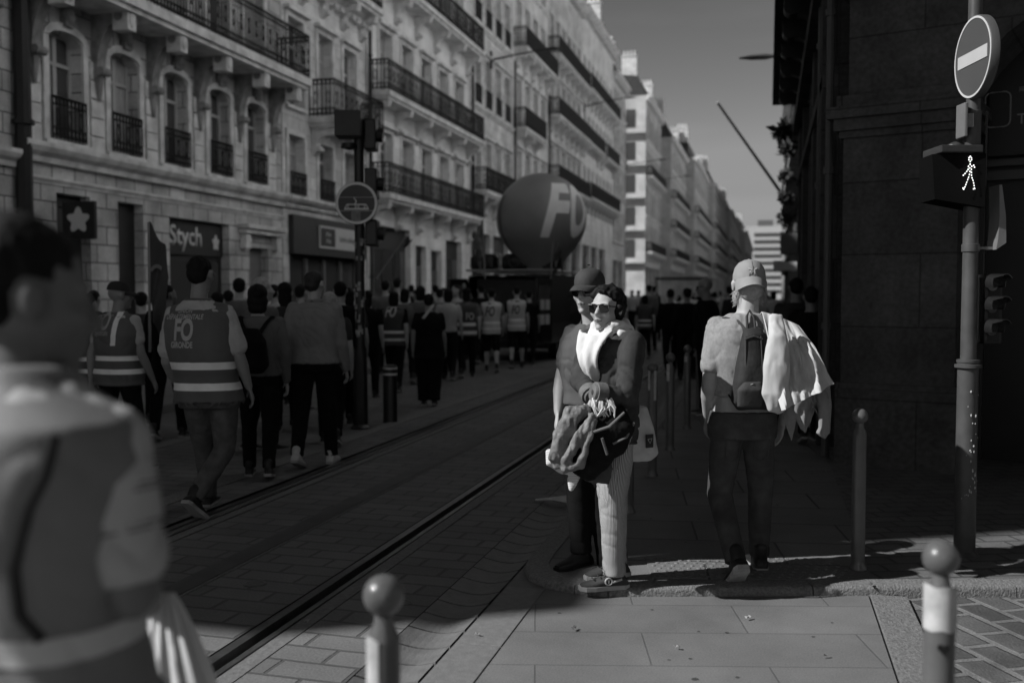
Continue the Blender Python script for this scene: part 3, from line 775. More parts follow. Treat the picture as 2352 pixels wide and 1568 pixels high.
# ---- further houses on the left, front to back
M_STL = [M_ST2, M_ST3]
def shopl(L_, pat):
    x = .5; out = []
    for w_, h_, k in pat:
        if x + w_ > L_ - .4: break
        out.append((x, x + w_, h_, k)); x += w_ + .55
    return out
house('triple_balcony_house', 'tall pale house with three rows of full-width black iron balconies', Yof(845), 42.4, XW, 15.6,
      [(5.0, 7.1, 2), (8.35, 10.5, 2), (12.2, 14.4, 2)], 5, M_ST3, rg, first=shopl(11.7, [(3.6, 3.9, 1), (1.2, 3.4, 0), (1.3, 3.3, 0), (2.2, 3.8, 1)]), ww=1.15)
house('plain_pale_house', 'flat-fronted pale house with small window guards and a low first balcony', 42.4, 50.0, XW, 17.6,
      [(6.3, 8.6, 2), (10.2, 12.4, 1), (13.9, 16.0, 1)], 4, M_ST2, rg, first=shopl(7.6, [(2.8, 4.4, 1), (2.8, 4.4, 1)]), margin=.3, ww=.95)
house('projecting_balcony_house', 'pale house whose upper balconies stand out on heavy carved brackets', 50.0, 58.3, XW, 21.6,
      [(6.4, 9.1, 0), (10.3, 12.8, 5), (14.4, 16.9, 2), (18.2, 20.2, 0)], 4, M_ST3, rg, first=shopl(8.3, [(3, 4.4, 1), (3, 4.4, 1)]), margin=.3)
house('awning_shop_house', 'pale house behind the balloon with two stacked dark balconies', 58.3, 69.5, XW, 21.4,
      [(8.4, 10.6, 2), (12.4, 14.7, 2), (16.0, 18.4, 2)], 6, M_ST2, rg, first=shopl(11.2, [(3, 5.2, 1), (3, 5.2, 1), (3, 5.2, 1)]), margin=.3)
house('chimney_house', 'tall pale house with a white chimney standing up against the sky', 69.5, 84.0, XW, 21.8,
      [(8.6, 10.8, 2), (12.4, 14.6, 3), (16.2, 18.6, 2)], 8, M_ST3, rg, first=shopl(14.5, [(3, 5.2, 1)] * 4), margin=.3, detail=1)
house('end_of_block_house', 'narrow pale house ending the first block before the side street', 84.0, Yof(1434), XW, 20.3,
      [(6.3, 8.9, 0), (10.2, 12.7, 0), (14.1, 16.3, 0), (17.4, 19.2, 0)], 4, M_ST2, rg, first=shopl(7, [(2.6, 4.6, 1)] * 2), margin=.3, detail=1)
gab = house('sunlit_gable_house', 'far corner house whose end wall catches the sun beyond the side street', 105.5, 121, -12.6, 22.5,
      [(6.3, 9.1, 2), (10.2, 13, 0), (14.3, 16.9, 2), (18.2, 20.6, 0)], 7, brick_mat('limestone_gable', .55, .4, .8, .42, .010, 'YZ', 0, .07, .9, .5, .02, .35, .4, fine=.12, fscale=30), rg, first=shopl(15, [(3, 4.6, 1)] * 4), margin=.3, detail=1)
fl = [(6.3, 8.6, 2), (9.8, 12.1, 2), (13.3, 15.6, 2), (16.8, 18.6, 0)]
M_STF = brick_mat('limestone_far', .50, .3, .8, .42, .010, 'YZ', 0, .07, .9, .5, .02, .35, .4, fine=.12, fscale=30)
for nm, lab, a, b_, X, H, f_ in (
    ('mansard_house', 'far house with a bright sunlit slice of side wall below a dark mansard', 121, 143, -11.4, 20.5, fl),
    ('distant_house', 'distant house in the left row, third after the sunlit end wall', 143, 176, -10.2, 21, fl),
    ('distant_house', 'distant house with chimney pots, fourth after the sunlit end wall', 176, 225, -9.3, 21, fl),
    ('distant_house', 'very distant house in the left row, next to last before the white tower', 225, 300, -8.2, 20.5, fl),
    ('distant_house', 'farthest house of the left row, just left of the white tower', 300, 440, -6.6, 21, fl)):
    house(nm, lab, a, b_, X, H, f_, int((b_ - a) / 3.2) if a < 200 else 14, M_STF, rg, first=shopl(b_ - a, [(3, 4.6, 1)] * 6), margin=.5, detail=2 if a < 200 else 1, chim=2, ww=1.3 if a < 200 else 1.6, group='distant houses in the left row' if nm == 'distant_house' else None)
for i in range(5):                     # windows, ledges and a stair ladder on the sunlit end wall
    for x_ in (-1.6, -4.2, -6.8):
        g_ = bmesh.new(); box(g_, x_ - .5, x_ + .5, -.04, -.003, 5.6 + i * 3.4, 7.5 + i * 3.4); obj('window', g_, M_GLASS, gab)
    g_ = bmesh.new(); box(g_, -9, -.02, -.45, -.002, 4.9 + i * 3.4, 5.05 + i * 3.4); ob_ = obj('ledge', g_, M_TRIMD, gab)
g_ = bmesh.new()
for i in range(40): box(g_, -3.3, -2.6, -.30, -.24, 3 + i * .45, 3.06 + i * .45)
box(g_, -3.34, -3.28, -.31, -.22, 2.5, 21); box(g_, -2.62, -2.56, -.31, -.22, 2.5, 21); obj('ladder', g_, M_IRON, gab)
# white tower
b = empty('tower_block', (-1, 480, 0), label='white modern tower block closing the street at the end', cat='building')
bm = bmesh.new(); box(bm, -9, 7, 0, 14, 0, 34); obj('wall', bm, mat('tower_concrete', .5, .8, .05, 1, 0), b)
bm = bmesh.new(); box(bm, -4, 3, 3, 11, 34.002, 37); obj('roof_house', bm, mat('roof_housing', .2, .8, .05, 1, 0), b)
for k in range(9):
    bm = bmesh.new(); box(bm, -5.6, 6.6, -.25, -.003, 3 + k * 3.3, 4.5 + k * 3.3); obj('window_band', bm, M_GLASS, b)
for y, l in ((14.9, 'thick dark drainpipe left of the five arched windows'), (Yof(845), 'thin drainpipe just right of the short corner balcony'), (42.4, 'thin drainpipe where the triple-balcony house ends'), (50.0, 'thin drainpipe beside the projecting balconies'), (58.3, 'thin drainpipe above the left of the balloon')):
    pipe(XW + .14, y, .1, 13.5, l, .14 if y < 16 else .06)
# ---------------------------------------------------------------- right-hand side of the street
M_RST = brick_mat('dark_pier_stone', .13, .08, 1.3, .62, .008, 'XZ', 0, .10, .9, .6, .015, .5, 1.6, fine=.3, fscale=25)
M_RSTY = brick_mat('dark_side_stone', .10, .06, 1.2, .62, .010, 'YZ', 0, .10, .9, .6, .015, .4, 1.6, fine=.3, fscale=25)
M_BOUNCE = brick_mat('cleaned_limestone', .80, .7, .8, .42, .010, 'YZ', 0, .05, .9, .4, .02, .1, .6, fine=.06, fscale=30)  # pale tone chosen for upper and unseen walls to bounce sunlight
C0 = Vector((.62, 9.14, 0)); WD = Vector((.944, -.33, 0)).normalized(); WN = Vector((-.33, -.944, 0)).normalized()
b = empty('corner_pier_building', (C0.x, C0.y, 0), math.atan2(WD.y, WD.x), label='dark stone corner building with a heavy moulded pier on the right', cat='building')
pw = .93                              # local x runs along the side wall, local -y faces the crossing
bm = bmesh.new()
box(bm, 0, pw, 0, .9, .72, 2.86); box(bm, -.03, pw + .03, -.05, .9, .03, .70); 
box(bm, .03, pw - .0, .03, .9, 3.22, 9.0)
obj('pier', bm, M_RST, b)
bm = bmesh.new()
for z0_, z1_, p in ((.70, .75, .03), (2.86, 2.92, .03), (2.92, 3.02, .07), (3.02, 3.12, .12), (3.12, 3.22, .05)):
    box(bm, -p, pw + p, -p, .9, z0_ + .001, z1_)
    if z0_ == .70: obj('plinth_moulding', bm, M_RST, b); bm = bmesh.new()
obj('impost_moulding', bm, M_RST, b); bm = bmesh.new(); box(bm, -.02, pw + 1.6, -.04, .9, 4.05, 4.14); box(bm, -.05, pw + 1.6, -.09, .9, 4.142, 4.5)
obj('string_moulding', bm, M_RST, b)
# arch wall right of the pier, with a deep arched opening
bm = bmesh.new(); xc, rad, zs = pw + 1.75, 1.75, 2.95; n = 20
arcp = [(xc - rad * math.cos(PI * i / n), zs + rad * .62 * math.sin(PI * i / n)) for i in range(n + 1)]
for i in range(n):
    p, q = arcp[i], arcp[i + 1]
    bm.faces.new([bm.verts.new(v) for v in ((p[0], .02, p[1]), (q[0], .02, q[1]), (q[0], .02, 9), (p[0], .02, 9))])
    bm.faces.new([bm.verts.new(v) for v in ((p[0], .02, p[1]), (p[0], .9, p[1]), (q[0], .9, q[1]), (q[0], .02, q[1]))])
box(bm, xc + rad, xc + rad + 1.2, .02, .9, .03, 9)
box(bm, 0, xc + 3, .9, 12, 4.9, 20)
obj('arch_wall', bm, M_RST, b)
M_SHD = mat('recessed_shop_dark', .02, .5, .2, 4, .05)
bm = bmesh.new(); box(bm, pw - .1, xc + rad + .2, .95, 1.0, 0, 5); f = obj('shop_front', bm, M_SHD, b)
bm = bmesh.new(); 
for x_ in (pw + .02, pw + .5, pw + .95, pw + 1.45, pw + 1.95): box(bm, x_, x_ + .06, .88, .948, .05, 2.63)
box(bm, pw + .08, xc + rad, .87, .947, 2.52, 2.6); box(bm, pw + .08, xc + rad, .87, .9465, 2.64, 2.70)
obj('door_frame', bm, mat('dark_bronze_frame', .06, .4, .1, 5, 0), f)
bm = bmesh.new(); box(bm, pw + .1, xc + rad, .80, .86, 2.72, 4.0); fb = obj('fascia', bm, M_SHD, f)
MS = basis(Vector((0, 0, 0)), Vector((1, 0, 0)), Vector((0, 0, 1)), Vector((0, -1, 0)))
M_DIML = mat('dim_letter', .5, .6, .02, 5, 0)
sign_text('lettering', 'T', .23, Matrix.Translation((1.27, .798, 3.20)) @ MS, M_DIML, fb, bold=.01, align='LEFT')
sign_text('lettering', 'TRANSIT', .125, Matrix.Translation((1.25, .798, 3.02)) @ MS, M_DIML, fb, align='LEFT')
bm = bmesh.new(); pts = []
for cx_, cz_, a0 in ((.05, .10, 0), (-.05, .10, 90), (-.05, -.10, 180), (.05, -.10, 270)):
    for k in range(5): a = R(a0 + 22.5 * k); pts.append(Vector((1.10 + cx_ + .05 * math.cos(a), .79, 3.12 + cz_ + .05 * math.sin(a))))
tube(bm, pts + [pts[0]], .006, 5); obj('outline_logo', bm, M_DIML, fb)
# street front of the right corner building and its canopy, running up the street
b2 = empty('canopy_building', (.64, 9.5, 0), label='black street front on the right under a deep projecting balcony', cat='building')
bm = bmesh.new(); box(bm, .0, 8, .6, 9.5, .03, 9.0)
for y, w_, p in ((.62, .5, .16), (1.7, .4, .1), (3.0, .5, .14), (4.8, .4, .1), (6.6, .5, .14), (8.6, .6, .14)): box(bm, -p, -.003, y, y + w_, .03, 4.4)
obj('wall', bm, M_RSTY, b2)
bm = bmesh.new(); box(bm, .01, 8, -.3, 9.5, 9.002, 22); obj('upper_wall', bm, M_BOUNCE, b2)
bm = bmesh.new(); box(bm, -.16, -.004, .6, 9.5, 3.5, 3.62); box(bm, -.24, -.005, .6, 9.5, 4.42, 4.6); obj('cornice', bm, M_RST, b2)
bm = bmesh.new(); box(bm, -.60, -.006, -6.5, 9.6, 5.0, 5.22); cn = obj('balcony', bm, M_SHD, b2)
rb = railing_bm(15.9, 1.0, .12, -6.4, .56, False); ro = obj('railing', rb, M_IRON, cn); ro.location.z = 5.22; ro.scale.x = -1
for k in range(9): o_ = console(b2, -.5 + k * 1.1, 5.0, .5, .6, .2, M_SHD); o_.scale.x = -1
fr = mat('dark_shop_timber', .05, .5, .2, 5, .05)
bm = bmesh.new()
for y in (1.25, 2.3, 3.7, 5.5, 7.3): box(bm, -.03, -.002, y, y + .5, .3, 3.3)
obj('shop_window', bm, M_GLASS, b2)
for x_, y_, l in ((.52, 9.45, 'pale drainpipe on the dark corner left of the stone pier'), (.50, 10.7, 'thin second drainpipe further up the dark right-hand front')):
    bm = bmesh.new(); tube(bm, [(x_, y_, .05), (x_, y_, 4.9)], .035, 8)
    for z in (1.2, 2.6, 4.0): tube(bm, [(x_, y_, z), (x_, y_, z + .06)], .05, 8)
    obj('drainpipe', bm, mat('zinc_pipe', .13, .5, .1, 8, .05), None, True, label=l, cat='drainpipe', group='drainpipes between the houses')
def rhouse(name, label, y0, y1, X, H, seed):
    par = empty(name, (X, y0, 0), label=label, cat='building'); bm = bmesh.new(); L_ = y1 - y0
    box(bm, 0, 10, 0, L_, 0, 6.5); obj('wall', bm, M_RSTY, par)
    bm = bmesh.new(); box(bm, .01, 10, 0, L_, 6.502, H + 3); obj('upper_wall', bm, M_BOUNCE, par)  # upper storeys made paler than the lower to reflect sun across the street
    for z in (5.2, 9.2, 13.2):
        bm = bmesh.new(); box(bm, -.55, -.003, .3, L_ - .3, z - .15, z); s = obj('balcony', bm, M_TRIMD, par)
        ro = obj('railing', railing_bm(L_ - .8, 1, .16 if y0 < 60 else .5, .4, .5, False), M_IRON, s); ro.location.z = z; ro.scale.x = -1
    n = int(L_ / 3)
    for i in range(n):
        for z in (5.3, 9.3, 13.3):
            y = 1 + i * 3; bm = bmesh.new(); box(bm, -.02, -.002, y, y + 1.1, z, z + 2.4); obj('window', bm, M_GLASS, par)
    bm = bmesh.new(); box(bm, -.3, -.004, 0, L_, H - .5, H + .05); obj('cornice', bm, M_TRIMD, par)
rhouse('planted_balcony_house', 'dark right-hand house with plants spilling over its balcony edge', 19.1, 46, 1.05, 19, 1)
rhouse('shaded_house', 'second dark house on the right beyond the planted balcony', 46.1, 90, 1.7, 19, 2)
rhouse('shaded_house', 'third dark house on the right beside the white tower', 90.1, 180, 2.7, 19, 3)

b = empty('added_bounce_building', (5.5, -40, 0), label='sunlit pale corner building behind the photographer, across the side street', cat='building')
bm = bmesh.new(); box(bm, 0, 12, 0, 28, 0, 20); obj('wall', bm, M_BOUNCE, b)  # unseen block added behind the camera to bounce sun onto the left fronts
# ================================================================ street furniture
M_POLE = mat('pole_paint', .11, .45, .25, 14, .1, 30, .003)
M_BOL = mat('bollard_paint', .17, .35, .15, 10, .06, 60, .002, coat=.3)
M_STICK = mat('worn_sticker', .72, .6, .22, 22, .15, 60, .002)
def ball_bollard(p, z0, h, rb, rp, label, stick=None, mt=None):
    mt = mt or M_BOL
    t = empty('ball_bollard', (p.x, p.y, z0), label=label, cat='bollard', group='ball-topped bollards')
    bm = bmesh.new(); hn = h - 2 * rb
    lathe(bm, [(rp * 1.35, 0), (rp * 1.35, .012), (rp * 1.02, .03), (rp, .05), (rp, hn - .06), (rp * .96, hn - .045), (rp * .62, hn - .02), (rp * .55, hn + .004)], n=28)
    obj('post', bm, mt, t, True)
    bm = bmesh.new(); bmesh.ops.create_uvsphere(bm, u_segments=32, v_segments=20, radius=rb, matrix=Matrix.Translation((0, 0, h - rb)))
    obj('ball', bm, mt, t, True)
    if stick:
        for (za, zb, a0, a1) in stick:
            bm = bmesh.new(); n = 14; rr = rp + .0015
            sheet(bm, lambda u, v: Vector((rr * math.cos(a0 + (a1 - a0) * u), rr * math.sin(a0 + (a1 - a0) * u), za + (zb - za) * v + .006 * noise.noise(Vector((u * 5, v * 3, za * 9))))), n, 6, .0012)
            obj('sticker', bm, M_STICK, t, True)
    return t
p = at(877, 680, 2.03); ball_bollard(p, 0, .927, .0425, .034, 'near blurred ball bollard with a pale sticker, beside the tram rail', [(.62, .80, -2.9, -1.5)])
p = at(2172, 680, 2.36); t = ball_bollard(p, 0, .917, .0425, .036, 'near blurred ball bollard with a white band and small heart, before the cobbles', [(.705, .812, -3.1, 0.0)])
hb = bmesh.new(); pts = []
for i in range(24):
    a = 2 * PI * i / 24; pts.append((.0009 * 16 * math.sin(a) ** 3, .0009 * (13 * math.cos(a) - 5 * math.cos(2 * a) - 2 * math.cos(3 * a) - math.cos(4 * a))))
poly_prism(hb, pts, .003, Matrix.Translation((.004, -.037, .665))); obj('heart_mark', hb, M_DARK, t)
p = at(1979, 680, 5.28); ball_bollard(p, SZ, .865, .042, .036, 'lone ball bollard with a scuffed ball, between the capped man and the pier')
for u, v, l, st in ((1445, 1180, 'ball bollard half hidden behind the woman with the scarf', None), (1500, 1095, 'ball bollard just right of the white tote bag, with torn stickers', [(.70, .86, -2.6, -2.0), (.62, .88, -1.2, -.6)]),
                    (1541, 1035, 'second ball bollard behind the tote bag, with a paper scrap', [(.66, .82, -2.7, -1.7)]), (1580, 985, 'third ball bollard behind the couple, left of the capped man', [(.74, .80, -2.6, -1.6)]), (1608, 948, 'farthest ball bollard showing beside the capped man\'s elbow', None)):
    q = gnd(u, v, SZ); ball_bollard(q, SZ, .925, .045, .038, l, st, M_BOL if st is None else M_BOL)
# squat black bollard with white rings
q = gnd(895, 970); t = empty('banded_bollard', (q.x, q.y, 0), label='thick black bollard with two white rings beside the traffic light pole', cat='bollard')
bm = bmesh.new(); lathe(bm, [(.09, 0), (.088, .02), (.085, .04), (.085, .655), (.075, .675), (.04, .685)], n=28); obj('post', bm, M_DARK, t, True)
for z in (.575, .645):
    bm = bmesh.new(); lathe(bm, [(.0865, z - .011), (.0868, z + .011)], n=28); obj('reflective_ring', bm, mat('reflector', 1.1, .3, .05, 9, 0), t, True)
# ---- left traffic light pole with the crossed-out tram disc
q = gnd(827, 985); TP = empty('traffic_light_pole', (q.x, q.y, 0), R(YAW), label='black traffic light pole plastered with stickers, at the left of the tram track', cat='traffic light')
bm = bmesh.new(); lathe(bm, [(.12, 0), (.12, .02), (.085, .05), (.075, .9), (.055, .95), (.055, 3.55)], n=20); obj('pole', bm, M_DARK, TP, True)
bm = bmesh.new(); rg = random.Random(4)
for k in range(26):
    z = 1.02 + rg.random() * 1.15; a = rg.uniform(-2.9, -.2); w_ = rg.uniform(.25, .7); hh = rg.uniform(.03, .09)
    sheet(bm, lambda u, v: Vector(((.0565 + k * .0003) * math.cos(a + w_ * u), (.0565 + k * .0003) * math.sin(a + w_ * u), z + hh * v)), 5, 1, .001)
obj('stickers', bm, mat('sticker_layers', .5, .6, .6, 25, 0), TP, kind='stuff')
def zc(v, d=11.25): return EYE + (HZ - v) / F * d
bm = bmesh.new(); box(bm, -.24, .05, -.20, .08, zc(322), zc(264), bev=.012); obj('control_box', bm, mat('dark_box_paint', .045, .5, .2, 6, .05), TP)
for a, b_, x0, x1 in ((346, 276, .055, .19), (456, 388, .062, .20), (565, 505, .062, .20)):
    bm = bmesh.new(); box(bm, x0, x1, -.02, .24, zc(a), zc(b_), bev=.02); s_ = obj('signal_head', bm, M_DARK, TP)
    bm = bmesh.new()
    zz = (zc(a) + zc(b_)) / 2; tube(bm, [(x1 + .0, .10, zz), (x1 + .07, .10, zz - .01)], .075, 14); obj('visor', bm, M_DARK, s_)
zb = zc(345); bm = bmesh.new(); lathe(bm, [(.02, zb - .02), (.09, zb), (.085, zb + .05)], (-.10, -.06, 0), 14); obj('bell', bm, M_DARK, TP, True)
M_DISC = mat('sign_dark_face', .035, .4, .05, 5, 0); M_RIM = mat('sign_white_rim', 1.15, .4, .05, 5, 0)
cz = zc(470); DM = Matrix.Translation((-.015, -.10, cz)) @ Matrix.Rotation(R(90), 4, 'X')
bm = bmesh.new(); lathe(bm, [(.236, 0), (.238, .012), (.236, .024), (.2, .025)], (0, 0, 0), 40, Matrix.Translation((-.015, -.08, cz)) @ Matrix.Rotation(R(90), 4, 'X')); sg = obj('sign_disc', bm, M_DISC, TP, True)
def ring(bm, r0, r1, z, th, M, n=48):
    a = []
    for rr, zz in ((r0, z), (r1, z), (r1, z + th), (r0, z + th)):
        a.append([bm.verts.new(M @ Vector((rr * math.cos(2 * PI * k / n), rr * math.sin(2 * PI * k / n), zz))) for k in range(n)])
    for i in range(4):
        for k in range(n): bm.faces.new((a[i][k], a[i][(k + 1) % n], a[(i + 1) % 4][(k + 1) % n], a[(i + 1) % 4][k]))
bm = bmesh.new(); ring(bm, .205, .232, .006, .004, DM); obj('rim', bm, M_RIM, sg)
bm = bmesh.new()
def bar(x0, y0, x1, y1, w_=.006, z=.007):
    tube(bm, [DM @ Vector((x0, y0, z)), DM @ Vector((x1, y1, z))], w_, 5)
for s_ in ((-.2, .065, .2, .065, .002), (-.19, -.085, .19, -.085, .002), (-.03, .06, 0, .02), (0, .02, -.02, -.01), (-.105, -.015, .105, -.015, .008), (-.135, -.065, .135, -.065, .011), (-.105, -.015, -.135, -.065), (.105, -.015, .135, -.065), (-.095, -.02, -.095, -.06), (.09, -.02, .09, -.06), (-.01, -.02, -.01, -.06), (.02, -.02, .02, -.06)):
    bar(*s_)
obj('tram_symbol', bm, M_RIM, sg)
bm = bmesh.new(); box(bm, -.06, .045, -.004, .004, -.10, .04, DM @ Matrix.Translation((.0, -.13, .007)) @ Matrix.Rotation(R(-88), 4, 'X')); obj('paper_sticker', bm, mat('grey_paper', .33, .8, .2, 20, 0), sg)
# ---- right pole: no-entry disc, green-man signal, side signals
D5 = 5.62
q = gnd(2226, 1293); RP = empty('pedestrian_signal_pole', (q.x, q.y, 0), R(YAW), label='grey scuffed pole on the right carrying the lit walking man and a no-entry disc', cat='traffic light')
def zr(v): return EYE + (HZ - v) / F * D5
def xr(u): return (u - 1176) / F * D5 - (2226 - 1176) / F * D5
bm = bmesh.new()
lathe(bm, [(.085, 0), (.085, .03), (.058, .06), (.056, zr(845)), (.072, zr(843)), (.072, zr(836)), (.058, zr(835)), (.058, zr(832)), (.062, zr(831)), (.062, zr(825)), (.043, zr(824)), (.041, zr(580)), (.048, zr(579)), (.048, zr(562)), (.042, zr(561)), (.042, zr(270)), (.045, zr(268)), (.045, zr(262)), (.038, zr(261)), (.036, 4.6)], n=24)
obj('pole', bm, mat('pole_grey', .11, .42, .2, 10, .1, 40, .003), RP, True)
bm = bmesh.new(); rg = random.Random(9)
for k in range(34):
    z = .35 + rg.random() * .62; a = -PI / 2 + rg.gauss(.1, .45); s_ = rg.uniform(.002, .007)
    ell(bm, (.0575 * math.cos(a), .0575 * math.sin(a), z), (s_ * .8, s_ * .8, s_ * rg.uniform(1, 2)), sub=1)
obj('paint_chips', bm, M_WHITE, RP, kind='stuff')
# no-entry disc, turned to face the left
DA = R(YAW)  # pole frame is already turned
FN = Vector((-1, 0, 0)).normalized(); FX = Vector((0, -1, 0))   # disc normal and its own rightward axis seen from the front
cN = Vector((xr(2224), -.06, zr(147)))
NM = basis(cN + FN * .03, FX, Vector((0, 0, 1)), FN)
rN = 91 / F * D5
bm = bmesh.new(); lathe(bm, [(rN * .97, -.045), (rN * 1.0, -.04), (rN * 1.0, .0), (rN * .985, .004), (rN * .8, .003), (.01, .003)], (0, 0, 0), 48, NM); ne = obj('no_entry_disc', bm, mat('sign_grey_red', .115, .4, .05, 5, 0), RP, True)
bm = bmesh.new(); ring(bm, rN * .925, rN * .975, .0045, .002, NM, 56); obj('rim', bm, mat('sign_rim_bright', .9, .4, .05, 5, 0), ne)
bm = bmesh.new(); box(bm, -rN * .78, rN * .78, -rN * .155, rN * .155, .004, .007, NM); obj('bar', bm, mat('sign_bar_bright', .75, .4, .05, 5, 0), ne)
bm = bmesh.new(); box(bm, -.03, .03, -.045, .045, zr(200), zr(180)); box(bm, -.03, .03, -.045, .045, zr(110), zr(90)); obj('clamp', bm, M_POLE, RP)
# small edge-on sign plate under the disc
bm = bmesh.new(); box(bm, -.075, -.055, -.06, .05, zr(322), zr(246), bev=.006); box(bm, -.055, -.02, -.05, .0, zr(300), zr(270)); obj('sign_bracket', bm, mat('aluminium', .36, .4, .1, 9, .05, metal=.4), RP)
# pedestrian signal box facing the camera
bx0, bx1 = xr(2124), xr(2238); z0_, z1_ = zr(470), zr(362)
bm = bmesh.new()
A = [(bx0, -.06, z1_), (bx1, -.10, z1_), (bx1 - .0, -.10, zr(482)), (bx0 + .02, -.06, zr(462))]
B = [(a[0] + .015, .16, a[2]) for a in A]
va = [bm.verts.new(p_) for p_ in A]; vb = [bm.verts.new(p_) for p_ in B]
bm.faces.new(va); bm.faces.new(vb[::-1])
for i in range(4): bm.faces.new((va[i], vb[i], vb[(i + 1) % 4], va[(i + 1) % 4]))
bmesh.ops.recalc_face_normals(bm, faces=bm.faces[:]); SB = obj('signal_box', bm, mat('signal_black', .006, .7, .2, 8, 0, spec=.08), RP)
bm = bmesh.new(); box(bm, bx0 + .03, bx1 - .02, -.11, .14, z1_ + .004, z1_ + .045, bev=.006); lathe(bm, [(.05, 0), (.045, .012), (.02, .026), (.008, .03)], ((bx0 + bx1) / 2 + .02, .02, z1_ + .05), 14); obj('hood', bm, mat('hood_grey', .06, .4, .1, 9, 0), SB)
bm = bmesh.new(); box(bm, bx1 - .05, .0, -.03, .05, zr(500), zr(474)); box(bm, bx1 - .02, -.03, -.03, .05, z1_ + .01, z1_ + .09); obj('arm', bm, M_DARK, RP)
# the walking man in LEDs, read off as points
man = [(0, 9.6), (-.5, 9.2), (.5, 9.2), (-.55, 8.6), (.55, 8.6), (0, 8.1), (0, 7.3), (-.7, 6.7), (.7, 6.7), (1.5, 7.0), (1.85, 6.4), (-.1, 6.2), (-.75, 5.8), (.6, 5.8), (-1.3, 5.2), (0, 5.2), (.6, 4.9), (-2.0, 4.6), (-2.7, 4.1), (-.2, 4.3), (.65, 4.1), (-.5, 3.5), (.9, 3.3), (-.85, 2.8), (1.3, 2.6), (-1.25, 2.0), (1.6, 1.8), (-1.6, 1.3), (1.85, 1.0), (-1.95, .6), (-2.7, .3), (-2.4, .0), (2.1, .2), (1.6, .1)]
bm = bmesh.new(); s_ = (zr(368) - zr(442)) / 9.8; cx = xr(2201)
for a, z in man: ell(bm, (cx + a * s_ * .72, -.108 - .0, zr(442) + z * s_), .0027, sub=2)
obj('walking_man_lamp', bm, emit('led', 2.0), SB)
# three round lamps on the right-hand side of the pole, for the cross street
bm = bmesh.new(); box(bm, .085, .19, .0, .16, zr(790), zr(630), bev=.02); S3 = obj('side_signal', bm, M_DARK, RP)
for v in (650, 700, 752):
    bm = bmesh.new(); z = zr(v); n = 18; dirv = Vector((.35, -.94, 0)).normalized()
    for r0, r1, off in ((.044, .041, 0),):
        o_ = Vector((.12, -.01, z)); a, b_ = frame(dirv)
        rows = []
        for k in range(13):
            an = R(-30) + R(240) * k / 12; pt = a * math.cos(an) + Vector((0, 0, 1)) * math.sin(an)
            rows.append((bm.verts.new(o_ + pt * .052), bm.verts.new(o_ + pt * .05 + dirv * (.10 if 3 < k < 10 else .05)), bm.verts.new(o_ + pt * .047 + dirv * (.10 if 3 < k < 10 else .05)), bm.verts.new(o_ + pt * .047)))
        for k in range(12):
            for j in range(3): bm.faces.new((rows[k][j], rows[k + 1][j], rows[k + 1][j + 1], rows[k][j + 1]))
    obj('visor', bm, mat('gloss_black', .03, .18, .1, 5, 0, coat=.5, spec=.8), S3, True)
    bm = bmesh.new(); tube(bm, [o_, o_ + dirv * .006], .045, 18); obj('lens', bm, mat('dark_lens', .05, .1, .1, 5, 0, spec=.8), S3, True)
bm = bmesh.new()
pts_ = [(.115, -.02, zr(575)), (.17, -.02, zr(560)), (.165, -.02, zr(500)), (.14, -.02, zr(430)), (.125, -.02, zr(430)), (.13, -.02, zr(500)), (.125, -.02, zr(550))]
poly_prism(bm, [(p_[0], p_[2]) for p_ in pts_], .12, Matrix.Translation((0, .0, 0))); box(bm, .04, .14, -.02, .0, zr(574), zr(568)); obj('back_plate', bm, mat('aluminium', .36, .4, .1, 9, .05, metal=.4), RP)
bm = bmesh.new(); tube(bm, [(.085, .02, zr(260)), (.082, .02, zr(630))], .006, 6); obj('cable', bm, M_DARK, RP)
# ---- street lamps on long arms
def arm_lamp(x, y, z, dx, dy, label, up=.6):
    t = empty('street_lamp', (x, y, z), label=label, cat='street lamp', group='street lamps on wall arms')
    bm = bmesh.new(); tube(bm, [(0, 0, 0), (dx * .5, dy * .5, up * .55), (dx, dy, up)], [.05, .035, .03], 6); tube(bm, [(0, 0, -.4), (0, 0, .4)], .06, 6); obj('arm', bm, M_IRON, t)
    bm = bmesh.new(); d = Vector((dx, dy, 0)).normalized(); e_ = Vector((dx, dy, up))
    tube(bm, [e_ - d * .1, e_ + d * .1, e_ + d * .45, e_ + d * .75], [(.05, .04), (.15, .07), (.16, .06), (.05, .02)], 10, side=d.cross(Vector((0, 0, 1)))); obj('lamp_head', bm, mat('lamp_head_grey', .10, .4, .1, 5, 0), t, True)
arm_lamp(XW + .1, Yof(1124), EYE + (HZ - 148) / F * 47.5, 2.6, 0, 'street lamp on a long arm from the pale house left of the projecting balconies', .35)
arm_lamp(XW + .1, Yof(1338), EYE + (HZ - 266) / F * 74, 2.9, 0, 'street lamp arm halfway up, right of the chimney', .45)
arm_lamp(XW + .1, Yof(1438) - 1, EYE + (HZ - 385) / F * 93, 3.0, 0, 'small distant street lamp arm against the sunlit end wall', .4)
arm_lamp(-12.4, 112, EYE + (HZ - 418) / F * 112, 3.4, 0, 'tiny farthest street lamp arm below the mansard', .4)
t = arm_lamp(1.0, 26, EYE + (HZ - 148) / F * 25.5, -1.02, 0, 'pale lamp head peeping out past the dark balcony edge on the right', .05)
for c in kids(t):
    if c.name.startswith('lamp_head'): c.data.materials[0] = mat('pale_lamp', .5, .5, .1, 5, 0)
